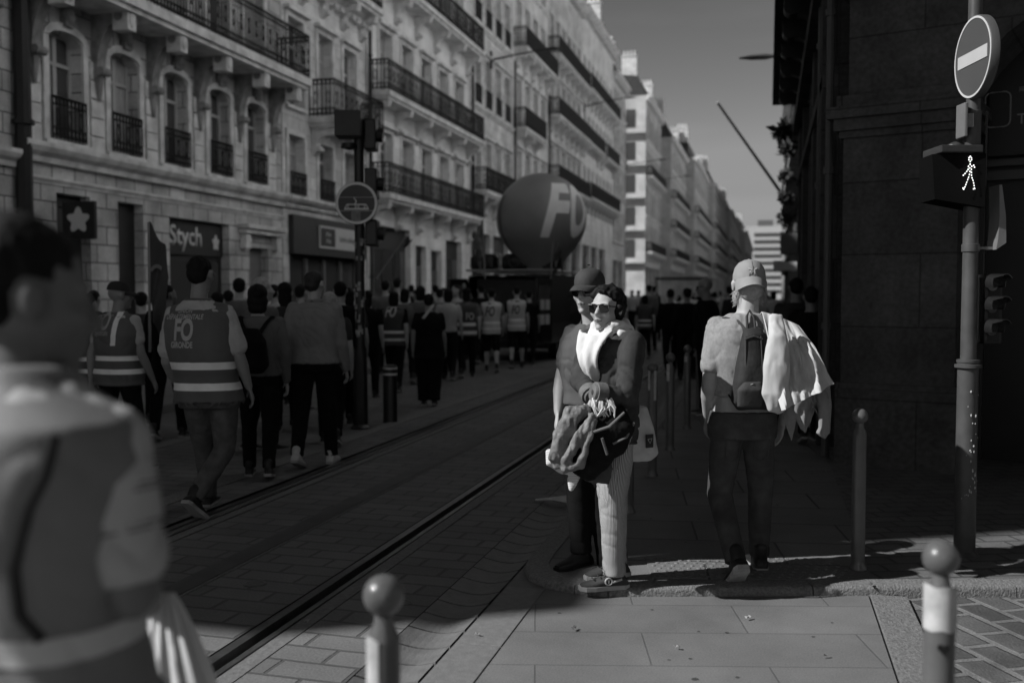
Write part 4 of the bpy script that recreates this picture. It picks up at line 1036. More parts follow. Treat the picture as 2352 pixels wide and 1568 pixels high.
# ---- slanting pole out over the street on the right
a = at(1798, 455, 30); b_ = at(1643, 240, 27)
bm = bmesh.new(); d = a - b_; tube(bm, [b_, a + d * .05], [.035, .05], 8); obj('slanting_pole', bm, mat('grey_flagpole', .26, .6, .1, 5, 0), None, True, label='long slanting pole jutting over the street from the right-hand houses', cat='pole')
# ---- plants on the right balconies
def shrub(c, r, n, label, seed, leaf=.09, sq=(1, 1, 1), droop=0):
    rg = random.Random(seed); t = empty('balcony_plant', c, label=label, cat='plant'); bm = bmesh.new()
    for i in range(n):
        d = Vector((rg.gauss(0, 1), rg.gauss(0, 1), rg.gauss(0, 1))).normalized() * (rg.random() ** .5) * r
        d = Vector((d.x * sq[0], d.y * sq[1], d.z * sq[2])); l_ = leaf * rg.uniform(.6, 1.5)
        a = Vector((rg.gauss(0, 1), rg.gauss(0, 1), rg.gauss(0, .6) - droop)).normalized(); s2 = a.cross(Vector((rg.random(), rg.random(), rg.random()))).normalized() * l_ * .3
        bm.faces.new([bm.verts.new(q_) for q_ in (d, d + a * l_ * .5 + s2, d + a * l_ * 1.1, d + a * l_ * .5 - s2)])
    obj('foliage', bm, mat('plant_leaf', .07, .6, .4, 6, 0), t)
    bm = bmesh.new()
    for i in range(5): tube(bm, [(0, 0, -.2), Vector((rg.gauss(0, .4), rg.gauss(0, .4), .5)) * r], [.02, .006], 5)
    obj('stem', bm, M_IRON, t)
    return t
for u, v, d, r_, n, l, se in ((1800, 305, 23, .28, 260, 'spiky plant hanging from the dark balcony high on the right', 1), (1803, 345, 24, .32, 300, 'bushy plant below the spiky one on the right balconies', 2), (1802, 405, 26, .30, 260, 'trailing plant in the middle of the right balconies', 3), (1801, 455, 28, .34, 300, 'leafy plant at the foot of the slanting pole', 4), (1806, 500, 32, .5, 300, 'dark bush over the far sidewalk on the right', 5), (1810, 560, 36, .5, 260, 'low dark bush beside the hanging signs on the right', 6)):
    p_ = at(u, v, d); shrub(p_, r_ * .62, int(n * .6), l, se, .12 if se != 1 else .20)
# hanging shop signs on the right
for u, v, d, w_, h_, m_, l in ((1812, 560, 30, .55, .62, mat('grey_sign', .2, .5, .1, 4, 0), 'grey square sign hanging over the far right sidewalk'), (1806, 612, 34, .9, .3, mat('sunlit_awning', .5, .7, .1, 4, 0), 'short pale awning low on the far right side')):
    p_ = at(u, v, d); t = empty('hanging_sign', p_, label=l, cat='sign')
    bm = bmesh.new(); box(bm, -w_ / 2, w_ / 2, -.05, .05, -h_ / 2, h_ / 2, bev=.02); obj('panel', bm, m_, t)
    bm = bmesh.new(); box(bm, -w_ / 2, w_ / 2 + .8, -.02, .02, h_ / 2 + .01, h_ / 2 + .05); obj('bracket', bm, M_IRON, t)
# ---- the union van and its balloon
V = empty('sound_van', (-5.78, 22.2, 0), 0, label='black van with open rear doors and loudspeakers on its roof rack, under the balloon', cat='van')
M_VAN = mat('van_paint', .02, .25, .1, 5, 0, coat=.4)
bm = bmesh.new()
pr = [(0, .42), (0, 1.55), (.12, 1.95), (.35, 2.0), (3.6, 2.0), (4.1, 1.55), (4.9, 1.12), (5.1, .8), (5.1, .42)]
A = [bm.verts.new((-1.0, a, z)) for a, z in pr]; Bv = [bm.verts.new((1.0, a, z)) for a, z in pr]; n = len(pr)
bm.faces.new(A); bm.faces.new(Bv[::-1])
for i in range(n):
    if i not in (0, 1): bm.faces.new((A[i], A[(i + 1) % n], Bv[(i + 1) % n], Bv[i]))
bmesh.ops.recalc_face_normals(bm, faces=bm.faces[:]); obj('body', bm, M_VAN, V)
bm = bmesh.new(); box(bm, -.95, .95, -.06, .0, .3, .45, bev=.02); obj('bumper', bm, M_DARK, V)
bm = bmesh.new(); box(bm, -.9, .9, .5, .55, .45, 1.9); box(bm, -.93, .93, .02, 2.2, .43, .46); obj('cargo_bay', bm, M_SHOP, V)
for x_, rz_, l in ((-1.0, R(-100), None), (1.0, R(82), None)):
    bm = bmesh.new(); s_ = 1 if x_ < 0 else -1
    box(bm, 0, .88 * s_, -.03, .03, .45, 1.9, bev=.02) if s_ > 0 else box(bm, -.88, 0, -.03, .03, .45, 1.9, bev=.02)
    dr = obj('rear_door', bm, M_VAN, V); dr.location = (x_, 0, 0); dr.rotation_euler.z = rz_ if s_ > 0 else -R(-80) * 1
    bm = bmesh.new(); a0, a1 = (.12, .76) if s_ > 0 else (-.76, -.12); box(bm, a0, a1, -.036, .036, 1.2, 1.75); obj('door_window', bm, M_GLASS, dr)
    if s_ < 0:
        bm = bmesh.new()
        for k in range(4): box(bm, -.72 + (k % 2) * .3, -.5 + (k % 2) * .3, -.045, .045, 1.2 - .33 * (k // 2), 1.42 - .33 * (k // 2))
        obj('sticker', bm, M_STICK, dr)
for a in (1.0, 4.1):
    for x_ in (-.98, .78):
        bm = bmesh.new(); tube(bm, [(x_, a, .34), (x_ + .2, a, .34)], .34, 24); w_ = obj('wheel', bm, M_DARK, V, True)
for x_ in (-.93, .93):
    bm = bmesh.new(); box(bm, x_ - .05, x_ + .05, -.03, .03, .95, 1.35, bev=.01); obj('tail_light', bm, mat('lamp_glass', .15, .2, 0, bump=0), V)
bm = bmesh.new()
for x_ in (-.98, .98): tube(bm, [(x_, .1, 2.1), (x_, 3.7, 2.1)], .025, 6)
for y_ in (.1, 1.2, 2.4, 3.6): tube(bm, [(-1.05, y_, 2.1), (1.05, y_, 2.1)], .025, 6)
obj('roof_rack', bm, mat('rack_metal', .5, .4, .1, 8, 0), V)
def lspk(x, label):
    t = empty('loudspeaker', (-5.78 + x, 22.75, 2.13), label=label, cat='loudspeaker', group='loudspeakers on the van roof')
    bm = bmesh.new(); loft(bm, [(0, 0, 0, .30, .2, 0), (0, 0, .05, .34, .24, 0), (0, 0, .28, .33, .24, 0), (0, 0, .36, .24, .18, 0)], 24, 3.5); obj('cabinet', bm, M_DARK, t, True)
    bm = bmesh.new(); lathe(bm, [(.13, 0), (.14, .012), (.10, .0)], (0, 0, 0), 20, Matrix.Translation((0, -.235, .17)) @ Matrix.Rotation(R(90), 4, 'X')); obj('cone', bm, M_SHOP, t, True)
lspk(-.72, 'left black loudspeaker on the van roof under the balloon'); lspk(.05, 'middle black loudspeaker on the van roof'); lspk(.82, 'right black loudspeaker on the van roof, nearest the flag mast')
bc = at(1243, 503, 23.5); Rb = 103 / F * 23.5
t = empty('balloon', bc, R(YAW), label='big dark balloon with pale slanting FO letters rising from the van roof', cat='balloon')
bm = bmesh.new(); prof = []
for k in range(0, 34):
    a = PI * k / 40; prof.append((max(.01, Rb * math.sin(a)), Rb * math.cos(a)))
prof = prof[::-1]; rr, zz = prof[0]
prof = [(Rb * .34, -Rb * 1.22), (Rb * .36, -Rb * 1.16), (Rb * .42, -Rb * 1.06), (Rb * .56, -Rb * .90)] + [p_ for p_ in prof if p_[1] > -Rb * .72]
lathe(bm, prof, n=64)
obj('envelope', bm, mat('balloon_fabric', .24, .45, .12, 1.4, .03, 5, coat=.1), t, True)
def on_ball(bm, ax, az, tilt=0, off=.012):
    for v in bm.verts:
        x, y = v.co.x, v.co.y; lo = ax + x / Rb; la = az + y / Rb
        d = Vector((math.sin(lo) * math.cos(la), -math.cos(lo) * math.cos(la), math.sin(la)))
        v.co = d * (Rb + off + (v.co.z if abs(v.co.z) > 1e-6 else 0))
M_FO = mat('balloon_letter', .85, .6, .06, 5, 0)
for s_, ax, sz in (('F', .19, 1.75), ('O', .86, 1.7)):
    bm = text_bm(s_, sz, bold=.07, shear=.38, fitw=.90 if s_ == 'F' else .66, maxe=.09); on_ball(bm, ax, .08); obj('letter', bm, M_FO, t)
bm = bmesh.new(); sheet(bm, lambda u, v: Vector(((Rb + .01) * math.sin(-1.25 + .16 * u) * math.cos(-.9 + 1.4 * v), -(Rb + .01) * math.cos(-1.25 + .16 * u) * math.cos(-.9 + 1.4 * v), (Rb + .01) * math.sin(-.9 + 1.4 * v))), 3, 24, .006); obj('pale_gore', bm, mat('gore_grey', .2, .5, .05, 5, 0), t, True)
# flags
def flag(p, h, w_, fh, label, mt, rz=0, lean=0, seed=0, name='flag', hang=.6):
    t = empty(name, p, rz, label=label, cat='flag')
    bm = bmesh.new(); tube(bm, [(0, 0, 0), (lean, 0, h)], .014, 8); obj('flagpole', bm, mat('pole_wood', .4, .5, .1, 7, 0), t, True)
    bm = bmesh.new()
    def fn(u, v):
        y = -.10 * math.sin(u * 7 + v * 3 + seed) * u; dz = -hang * u * u * fh
        return Vector((lean * (h - v * fh) / h + w_ * u * (1 - .35 * hang * v) * (.55 + .45 * (1 - v)) , y, h - .04 - v * fh + dz + .05 * math.sin(u * 9 + seed)))
    sheet(bm, fn, 18, 16, .004); cl = obj('cloth', bm, mt, t, True)
    return t, cl
p_ = at(343, 850, 9.8); p_.z = .95
t, cl = flag(p_, EYE + (HZ - 512) / F * 9.8 - .95, .22, .78, 'dark limp flag with a pale curved mark, held up on the left', mat('flag_dark', .10, .8, .1, 6, 0), R(YAW), .01, 1.0)
bm = bmesh.new()
def arcm(u, v):
    a = R(200) * u - R(40); r_ = .055 + .035 * v; return Vector((.10 + r_ * math.cos(a) * .8, -.052, (EYE + (HZ - 512) / F * 9.8 - .95) - .50 + r_ * math.sin(a)))
sheet(bm, arcm, 16, 2, .004); obj('pale_mark', bm, mat('flag_mark', .30, .8, .1, 6, 0), cl)
p_ = at(1114, 640, 22); flag(p_, (640 - 505) / F * 22, -.18, .7, 'small pale flag hanging behind the marchers, left of the van', mat('flag_grey', .22, .8, .6, 9, 0), R(YAW), -.05, 2.0)
p_ = at(1265, 640, 21.6); flag(p_, (640 - 550) / F * 21.6, .20, .35, 'small crumpled flag on the mast before the balloon', mat('flag_grey2', .18, .8, .3, 9, 0), R(YAW), .04, 3.0)
p_ = at(866, 640, 17.5); flag(p_, .75, .10, .12, 'thin tilted pennant stick above the marchers right of the pole', mat('flag_grey', .22, .8, .6, 9, 0), R(YAW), .52, 4.0, 'pennant', .2)
# umbrella-like awnings far away, rag on the ground
t = empty('awning', (-10.5, 96, 0), label='dark flat terrace awning far down the left side', cat='awning')
bm = bmesh.new(); box(bm, 0, 5.0, 0, 9, 3.1, 3.3); obj('canopy', bm, M_DARK, t)
bm = bmesh.new()
for x_ in (.1, 4.9): tube(bm, [(x_, .1, 0), (x_, .1, 3.1)], .06, 6)
obj('frame', bm, M_DARK, t)
bm = bmesh.new(); c = gnd(1268, 1158)
def rag(u, v):
    x = -.12 + .30 * u; y = -.045 + .09 * v
    return c + RGT * x + FWD * (y * (.4 + 1.2 * u)) + Vector((0, 0, .022 + .012 * math.sin(v * 14 + u * 5) * (.3 + u) + .03 * u * math.sin(v * PI)))
sheet(bm, rag, 26, 18, .003); obj('rag', bm, mat('rag_cloth', .8, .9, .15, 20, .2), None, True, label='crumpled pale rag lying at the gutter left of the couple\'s legs', cat='rag')
# ================================================================ people
M_SKIN = mat('skin', .60, .55, .08, 14, .08, 80, .002, spec=.4)
M_SKIND = mat('skin_darker', .36, .55, .08, 14, .08, 80, .002)
M_HAIRD = mat('dark_hair', .014, .7, .4, 30, .5, 60, .006, spec=.15, stretch=(1, 1, .4))
M_HAIRG = mat('grey_hair', .5, .6, .3, 30, .5, 60, .006)
M_LENS = mat('sunglass_lens', .008, .08, 0, bump=0, spec=.8)
M_BLACKC = mat('black_cloth', .012, .95, .3, 9, .3, 22, .006, spec=.15, stretch=(1, 1, .5))
M_DKC = mat('charcoal_cloth', .055, .9, .25, 9, .3, 22, .006, spec=.2, stretch=(1, 1, .5))
M_MDC = mat('mid_grey_cloth', .20, .9, .15, 9, .3, 22, .006, spec=.2, stretch=(1, 1, .5))
M_LTC = mat('light_cloth', .62, .9, .12, 9, .3, 22, .006, spec=.2, stretch=(1, 1, .5))
M_WHC = mat('white_cloth', 1.1, .9, .08, 9, .3, 22, .006, spec=.2, stretch=(1, 1, .5))
M_JEAN = mat('denim', .10, .9, .3, 14, .4, 40, .006, spec=.2)
M_JEANL = mat('faded_denim', .14, .9, .3, 14, .4, 40, .006, spec=.2)
M_VEST = mat('vest_cloth', .15, .7, .12, 7, .25, 14, .01, stretch=(1, 1, .4))
M_VESTY = mat('yellow_vest_cloth', .80, .7, .1, 7, .25, 14, .01, stretch=(1, 1, .4))
M_BAND = mat('reflective_band', 1.25, .35, .12, 8, .15, 20, .004)
M_SHOE = mat('shoe_leather', .02, .5, .2, 9, .1)
M_SOLE = mat('shoe_sole', .5, .7, .1, 12, .2)

def leg_stripe_mat(name, a, b_, n_, duty=.5):
    a = tone(name, a); b_ = tone(name, b_)
    m = bpy.data.materials.new(name); m.use_nodes = True; n = m.node_tree; b = n.nodes['Principled BSDF']; l = n.links.new
    b.inputs['Roughness'].default_value = .9; b.inputs['Specular IOR Level'].default_value = .2
    t = n.nodes.new('ShaderNodeAttribute'); t.attribute_name = 'around'
    k = n.nodes.new('ShaderNodeMath'); k.operation = 'MULTIPLY'; k.inputs[1].default_value = n_ / (2 * PI); l(t.outputs['Fac'], k.inputs[0])
    s = n.nodes.new('ShaderNodeMath'); s.operation = 'ADD'; s.inputs[1].default_value = 50.5; l(k.outputs[0], s.inputs[0])
    f = n.nodes.new('ShaderNodeMath'); f.operation = 'FRACT'; l(s.outputs[0], f.inputs[0])
    r = n.nodes.new('ShaderNodeMapRange'); r.inputs[1].default_value = duty - .12; r.inputs[2].default_value = duty + .12; r.inputs[3].default_value = a; r.inputs[4].default_value = b_
    l(f.outputs[0], r.inputs[0]); l(r.outputs[0], b.inputs['Base Color']); return m
def V3(*a): return Vector(a)
def pose(H=1.75, face=0.0, wide=1.0, step=0.0, arms=(0, 0), over=None):
    """joint positions; face turns the body about z (0 = looking along local +y)"""
    k = H / 1.75; s = step
    J = dict(pel=(0, 0, .95), chest=(0, 0, 1.28), neck=(0, -.01, 1.47), head=(0, .03, 1.635),
             shL=(-.185 * wide, 0, 1.41), shR=(.185 * wide, 0, 1.41),
             elL=(-.235 * wide, -.04 + arms[0] * .2, 1.12), elR=(.235 * wide, -.04 + arms[1] * .2, 1.12),
             wrL=(-.245 * wide, .03 + arms[0] * .42, .87), wrR=(.245 * wide, .03 + arms[1] * .42, .87),
             hipL=(-.09, 0, .92), hipR=(.09, 0, .92),
             knL=(-.10, .03 + s * .22, .50 + abs(s) * .0), knR=(.10, .03 - s * .14, .50),
             anL=(-.10, -.02 + s * .36, .09), anR=(.10, -.02 - s * .40, .09 + max(0, s) * .10))
    if s < 0: J['anL'] = (-.10, -.02 + s * .40, .09 - s * .10); J['anR'] = (.10, -.02 - s * .36, .09)
    c, q = math.cos(face), math.sin(face)
    out = {}
    for n_, p_ in J.items():
        out[n_] = Vector(((p_[0] * c - p_[1] * q) * k, (p_[0] * q + p_[1] * c) * k, p_[2] * k))
    if over:
        for n_, p_ in over.items(): out[n_] = Vector(p_)
    return out
def torso_rings(J, face, k=1.0, fat=1.0, g=0.0, z0=.86, z1=1.5, fw=1.0):
    """(relative height, rx, ry) profile of the trunk, pushed out by g"""
    P = [(.86, .165, .115), (.93, .17, .122), (1.0, .158, .118), (1.08, .148, .108), (1.18, .16, .118), (1.28, .178, .128), (1.36, .188, .122), (1.41, .178, .105), (1.445, .13, .085), (1.475, .075, .068), (1.51, .062, .060)]
    pel, ch, nk = J['pel'], J['chest'], J['neck']; out = []
    for z, rx, ry in P:
        if z < z0 - .001 or z > z1 + .001: continue
        if z <= 1.28: t = (z - .95) / (1.28 - .95); c = pel.lerp(ch, max(t, 0)) if t > 0 else pel + Vector((0, 0, (z - .95) * k))
        else: t = (z - 1.28) / (1.47 - 1.28); c = ch.lerp(nk, min(t, 1.05))
        cz = c.z if t > 0 else pel.z + (z - .95) * k
        f_ = fat if z < 1.25 else 1 + (fat - 1) * max(0, (1.42 - z) / .17)
        out.append((c.x, c.y, cz, (rx * f_ * fw + g) * k, (ry * f_ + g) * k, face))
    return out
def hand(bm, w, d, n, side=1, k=1.0, curl=.5, fine=True):
    """palm, four bent fingers and a thumb; d along the hand, n palm normal"""
    d = Vector(d).normalized(); n = Vector(n); n = (n - d * n.dot(d)).normalized(); s = d.cross(n) * side; w = Vector(w)
    c = w + d * .05 * k
    capsule(bm, w + d * .015 * k, w + d * .075 * k, .028 * k, .036 * k, 12, .45, s)
    if not fine:
        capsule(bm, w + d * .08 * k, w + d * .13 * k + n * .03 * k, .028 * k, .018 * k, 10, .5, s); return
    for i, (o, l_) in enumerate(((-.027, .072), (-.009, .080), (.009, .075), (.026, .06))):
        b = w + d * .088 * k + s * o * k; a = curl
        p1 = b + (d * math.cos(a * .5) + n * math.sin(a * .5)) * l_ * .45 * k
        p2 = p1 + (d * math.cos(a * 1.3) + n * math.sin(a * 1.3)) * l_ * .32 * k
        p3 = p2 + (d * math.cos(a * 2.1) + n * math.sin(a * 2.1)) * l_ * .24 * k
        capsule(bm, b, p1, .0092 * k, .0085 * k, 8); capsule(bm, p1, p2, .0085 * k, .008 * k, 8); capsule(bm, p2, p3, .008 * k, .0068 * k, 8)
    b = w + d * .03 * k - s * .026 * k; p1 = b + (d * .6 - s * .6 + n * .4).normalized() * .042 * k; p2 = p1 + (d * .85 - s * .1 + n * .4).normalized() * .034 * k
    capsule(bm, b, p1, .013 * k, .0105 * k, 8); capsule(bm, p1, p2, .0105 * k, .008 * k, 8)
def head_parts(bm, M, k=1.0, nose=1.0, face=True, jaw=1.0):
    """skull, jaw, nose, brow, cheeks, chin, ears; looks along local +y"""
    def E(c, r, sub=3): ell(bm, [a * k for a in c], [a * k for a in r], 0, M, sub)
    E((0, -.018, .035), (.076, .094, .086)); E((0, .012, -.02), (.063 * jaw, .078, .082)); E((0, .03, -.062), (.046 * jaw, .052, .046))
    def Cp(a, b, r0, r1): capsule(bm, M @ (Vector(a) * k), M @ (Vector(b) * k), r0 * k, r1 * k, 10)
    if face:
        Cp((0, .084, .018), (0, .108 * nose, -.020), .0085, .0135); E((.012, .098, -.024), (.009, .011, .008), 2); E((-.012, .098, -.024), (.009, .011, .008), 2)
        Cp((-.044, .066, .030), (.044, .066, .030), .013, .013); E((.036, .060, -.018), (.026, .026, .026), 2); E((-.036, .060, -.018), (.026, .026, .026), 2)
        E((0, .078, -.096), (.022, .018, .017), 2); E((0, .086, -.052), (.026, .014, .012), 2); E((0, .084, -.066), (.022, .013, .009), 2)
        Cp((-.040, .01, -.085), (0, .05, -.098), .02, .02); Cp((.040, .01, -.085), (0, .05, -.098), .02, .02)
    for s in (-1, 1): E((s * .081, -.010, -.002), (.009, .021, .033), 2); E((s * .086, -.016, .010), (.008, .016, .020), 2)
def shoe(par, an, direc, pitch=0.0, k=1.0, mt=None, sole=None, name='shoe', lift=None):
    d = Vector(direc).normalized(); up = Vector((0, 0, 1)); s = d.cross(up).normalized()
    Rm = Matrix.Rotation(pitch, 4, s); M = basis(Vector(an), s, d, up)
    M = Matrix.Translation(Vector(an)) @ Rm @ Matrix.Translation(-Vector(an)) @ M
    bm = bmesh.new()
    pr = [(-.075, .028, .028, .0), (-.06, .036, .055, .0), (-.02, .038, .085, .0), (.03, .038, .078, 0), (.07, .042, .050, 0), (.12, .046, .036, 0), (.165, .040, .028, 0), (.19, .022, .020, 0)]
    rings = []; n = 16
    for y, hw, hh, _ in pr:
        ring_ = []
        for i in range(n):
            a = 2 * PI * i / n; x = hw * k * math.cos(a); z = (hh * k * (.5 + .5 * math.sin(a)) - .075 * k)
            if math.sin(a) < -.2: z = -.075 * k
            ring_.append(bm.verts.new(M @ Vector((x, y * k, z))))
        rings.append(ring_)
    for i in range(len(rings) - 1):
        for j in range(n): bm.faces.new((rings[i][j], rings[i][(j + 1) % n], rings[i + 1][(j + 1) % n], rings[i + 1][j]))
    bm.faces.new(rings[0][::-1]); bm.faces.new(rings[-1])
    capsule(bm, M @ Vector((0, -.02 * k, -.03 * k)), M @ Vector((0, -.028 * k, .035 * k)), .04 * k, .04 * k, 14)
    o = obj(name, bm, mt or M_SHOE, par, True)
    bm = bmesh.new(); out = [(.028, -.08), (.04, -.05), (.038, 0), (.042, .06), (.050, .11), (.045, .165), (.02, .198), (-.02, .198), (-.045, .165), (-.05, .11), (-.042, .06), (-.038, 0), (-.04, -.05), (-.028, -.08)]
    A = [bm.verts.new(M @ Vector((x * k, y * k, -.09 * k))) for x, y in out]; B = [bm.verts.new(M @ Vector((x * k * 1.04, y * k * 1.01, -.066 * k))) for x, y in out]
    bm.faces.new(A); bm.faces.new(B[::-1]); m_ = len(out)
    for i in range(m_): bm.faces.new((A[i], B[i], B[(i + 1) % m_], A[(i + 1) % m_]))
    bmesh.ops.recalc_face_normals(bm, faces=bm.faces[:])
    obj('sole', bm, sole or M_SOLE, o, False)
    return o, M
def peel(src, name, par, m, keep, off=.004, cuts=(), th=.0):
    """lift the faces of a garment for which keep(co) holds, as a band of its own"""
    bm = bmesh.new(); bm.from_mesh(src)
    for co, no in cuts: bmesh.ops.bisect_plane(bm, geom=bm.verts[:] + bm.edges[:] + bm.faces[:], plane_co=co, plane_no=no)
    nr = {v.index: v.normal.copy() for v in bm.verts}
    bad = [f for f in bm.faces if not keep(f.calc_center_median())]
    bmesh.ops.delete(bm, geom=bad, context='FACES')
    for v in bm.verts: v.co += v.normal * off
    return obj(name, bm, m, par, True)
def decal(src_obj, name, par, s, size, m, origin, right, direction, up=Vector((0, 0, 1)), off=.004, **kw):
    """writing laid onto a garment's own surface"""
    bm = text_bm(s, size, maxe=kw.pop('maxe', .02), **kw)
    tr = BVHTree.FromPolygons([v.co for v in src_obj.data.vertices], [p.vertices[:] for p in src_obj.data.polygons])
    o = Vector(origin); r = Vector(right).normalized(); dd = Vector(direction).normalized()
    for v in bm.verts:
        p_ = o + r * v.co.x + up * v.co.y - dd * .6
        h = tr.ray_cast(p_, dd, 1.2)
        if h[0] is None: h = tr.find_nearest(o + r * v.co.x + up * v.co.y); v.co = h[0] + h[1] * off
        else: v.co = h[0] - dd * off
    return obj(name, bm, m, par)
def curl_hair(bm, M, n, r, seed, cond, s0=.012, s1=.022, R0=(.086, .100, .096)):
    rg = random.Random(seed); i = 0
    while i < n:
        d = Vector((rg.gauss(0, 1), rg.gauss(0, 1), rg.gauss(0, 1))).normalized()
        p_ = Vector((d.x * R0[0], d.y * R0[1] - .018, d.z * R0[2] + .035)) * r
        if not cond(p_): continue
        i += 1; ell(bm, p_, [rg.uniform(s0, s1) * .8 for _ in range(3)], 0, M, 2)

def figure(name, label, loc, rot=0.0, H=1.75, face=0.0, J=None, head=None, fat=1.0, fw=1.0, vox=.012, group=None, top=None, sleeve=0, legs=None, shorts=False,
           skin=None, hair='short', hairm=None, hat=None, vest=None, shoes=None, soles=None, amp=.006, topg=.014, toph=.9, seed=0, fine=False, legr=1.0, handdir=None, bag=None, capm=None, jacket=False, curl=.5, step=0, arms=(0, 0), facegeo=True, nose=1, jaw=1, sl=.60, sr=.060):
    k = H / 1.75
    if J is None: J = pose(H, face, 1.0, step, arms)
    t = empty(name, loc, rot, label=label, cat='person', group=group)
    skin = skin or M_SKIN; hy, hp, hr = head or (face, 0, 0)
    HM = Matrix.Translation(J['head']) @ Matrix.Rotation(hy, 4, 'Z') @ Matrix.Rotation(hp, 4, 'X') @ Matrix.Rotation(hr, 4, 'Y')
    # one continuous body
    bm = bmesh.new(); head_parts(bm, HM, k, face=facegeo, nose=nose, jaw=jaw)
    capsule(bm, J['neck'] - Vector((0, 0, .04 * k)), HM @ Vector((0, -.012 * k, -.055 * k)), .060 * k, .054 * k)
    loft(bm, torso_rings(J, face, k, fat, -.012, .86, 1.475, fw), 24)
    for s in 'LR':
        sh, el_, wr = J['sh' + s], J['el' + s], J['wr' + s]
        capsule(bm, sh, el_, .050 * k, .040 * k); capsule(bm, el_, el_.lerp(wr, .35), .040 * k, .042 * k); capsule(bm, el_.lerp(wr, .3), wr, .042 * k, .026 * k)
        d = (handdir or {}).get(s) or ((wr - el_).normalized(), (J['pel'] - sh).cross(Vector((0, 0, 1))) if False else (J['chest'] - sh))
        hand(bm, wr, d[0], d[1], 1 if s == 'L' else -1, k, curl, fine)
        h_, kn, an = J['hip' + s], J['kn' + s], J['an' + s]
        capsule(bm, h_, kn, .080 * k, .055 * k); capsule(bm, kn, kn.lerp(an, .35), .053 * k, .056 * k); capsule(bm, kn.lerp(an, .3), an, .056 * k, .034 * k)
    body_me = bake(bm, min(vox, .009) if fine else vox, 2 if fine else 3, fac=.4 if fine else .5)
    me_obj('body', body_me, skin, t)
    # trousers or shorts
    bm = bmesh.new(); loft(bm, torso_rings(J, face, k, fat, .004, .86, 1.0, fw), 24)
    for s in 'LR':
        h_, kn, an = J['hip' + s], J['kn' + s], J['an' + s]
        if shorts: capsule(bm, h_, kn + (h_ - kn) * .02, .098 * k * legr, .084 * k * legr)
        else: tube(bm, [h_ + Vector((0, 0, .05 * k)), h_, h_.lerp(kn, .5), kn, kn.lerp(an, .45), an.lerp(kn, .14), an + Vector((0, 0, -.015 * k))], [x * k * legr for x in (.09, .095, .088, .073, .068, .060, .061)], 18)
    tme = bake(bm, vox, 4, amp * .9, (9, 9, 9), seed + 3, crease=.75 if fine else 0)
    if fine:                           # angle round each leg, for stripes that run down it
        at_ = tme.attributes.new('around', 'FLOAT', 'POINT')
        for v in tme.vertices:
            best = None
            for s in 'LR':
                for a_, b_ in ((J['hip' + s], J['kn' + s]), (J['kn' + s], J['an' + s])):
                    t_ = max(0, min(1, (v.co - a_).dot(b_ - a_) / (b_ - a_).length_squared)); c_ = a_.lerp(b_, t_); dd = (v.co - c_).length
                    if best is None or dd < best[0]: best = (dd, c_)
            d_ = v.co - best[1]; at_.data[v.index].value = math.atan2(d_.x, d_.y)
    me_obj('shorts' if shorts else 'trousers', tme, legs or M_BLACKC, t)
    # top
    bm = bmesh.new(); zlow = toph
    rr = torso_rings(J, face, k, fat, topg, .86, 1.475, fw)
    lo = [q for q in rr if q[2] >= zlow * k - .001]
    if zlow < .86: lo = [(rr[0][0], rr[0][1], zlow * k, rr[0][3] * 1.04, rr[0][4] * 1.06, face)] + rr
    loft(bm, lo, 28)
    for s in 'LR':
        sh, el_, wr = J['sh' + s], J['el' + s], J['wr' + s]
        r0 = .064 if not jacket else .072
        if sleeve == 0: capsule(bm, sh, sh.lerp(el_, sl), .060 * k, sr * k)
        else:
            ew = el_.lerp(wr, sleeve if sleeve < 1 else .93)
            capsule(bm, sh, el_, r0 * k, (.056 if not jacket else .062) * k); capsule(bm, el_, ew, (.056 if not jacket else .062) * k, (.043 if not jacket else .048) * k)
    top_o = me_obj('jacket' if jacket else 'shirt', bake(bm, vox, 3, amp, (14, 14, 8), seed, crease=1.2 if fine else 0), top or M_DKC, t)
    vest_o = None
    if vest:
        bm = bmesh.new(); rr = torso_rings(J, face, k, fat, .030, .86, 1.45, fw)
        low = vest.get('low', .80); rr = [(rr[0][0], rr[0][1], low * k, rr[0][3] * 1.05, rr[0][4] * 1.08, face)] + rr
        rr[-1] = (*rr[-1][:2], rr[-1][2] + .012 * k, .118 * k, .088 * k, face); rr.append((J['neck'].x, J['neck'].y, J['neck'].z + .022 * k, .088 * k, .080 * k, face))
        loft(bm, rr, 28)
        for s in 'LR': capsule(bm, J['sh' + s].lerp(J['neck'], .12) + Vector((0, 0, -.01)), J['neck'].lerp(J['sh' + s], .45) + Vector((0, 0, -.02 * k)), .068 * k, .06 * k)
        vm = bake(bm, min(vox, .010), 4, vest.get('amp', .006), (7, 7, 5), seed + 9, crease=.9 if fine else 0)
        vest_o = me_obj('hi_vis_vest', vm, vest.get('mat', M_VEST), t)
        for za, zb in vest.get('bands', ((.92, .965), (1.06, 1.105))):
            za *= k; zb *= k
            peel(vm, 'reflective_band', vest_o, vest.get('bmat', M_BAND), lambda c, a=za, b=zb: a < c.z < b, .003, [((0, 0, za), (0, 0, 1)), ((0, 0, zb), (0, 0, 1))])
    for s in 'LR':
        kn, an = J['kn' + s], J['an' + s]; f_ = Vector((-math.sin(face), math.cos(face), 0)); pt = 0
        if 'toe' + s in J: f_ = Vector(J['toe' + s]) - an; pt = J.get('pitch' + s, 0); f_ = Vector((f_.x, f_.y, 0))
        elif an.z > .11 * k: pt = -min(.75, (an.z - .09 * k) * 6)
        if vox < .03 or True: shoe(t, an, f_, pt, k, shoes, soles)
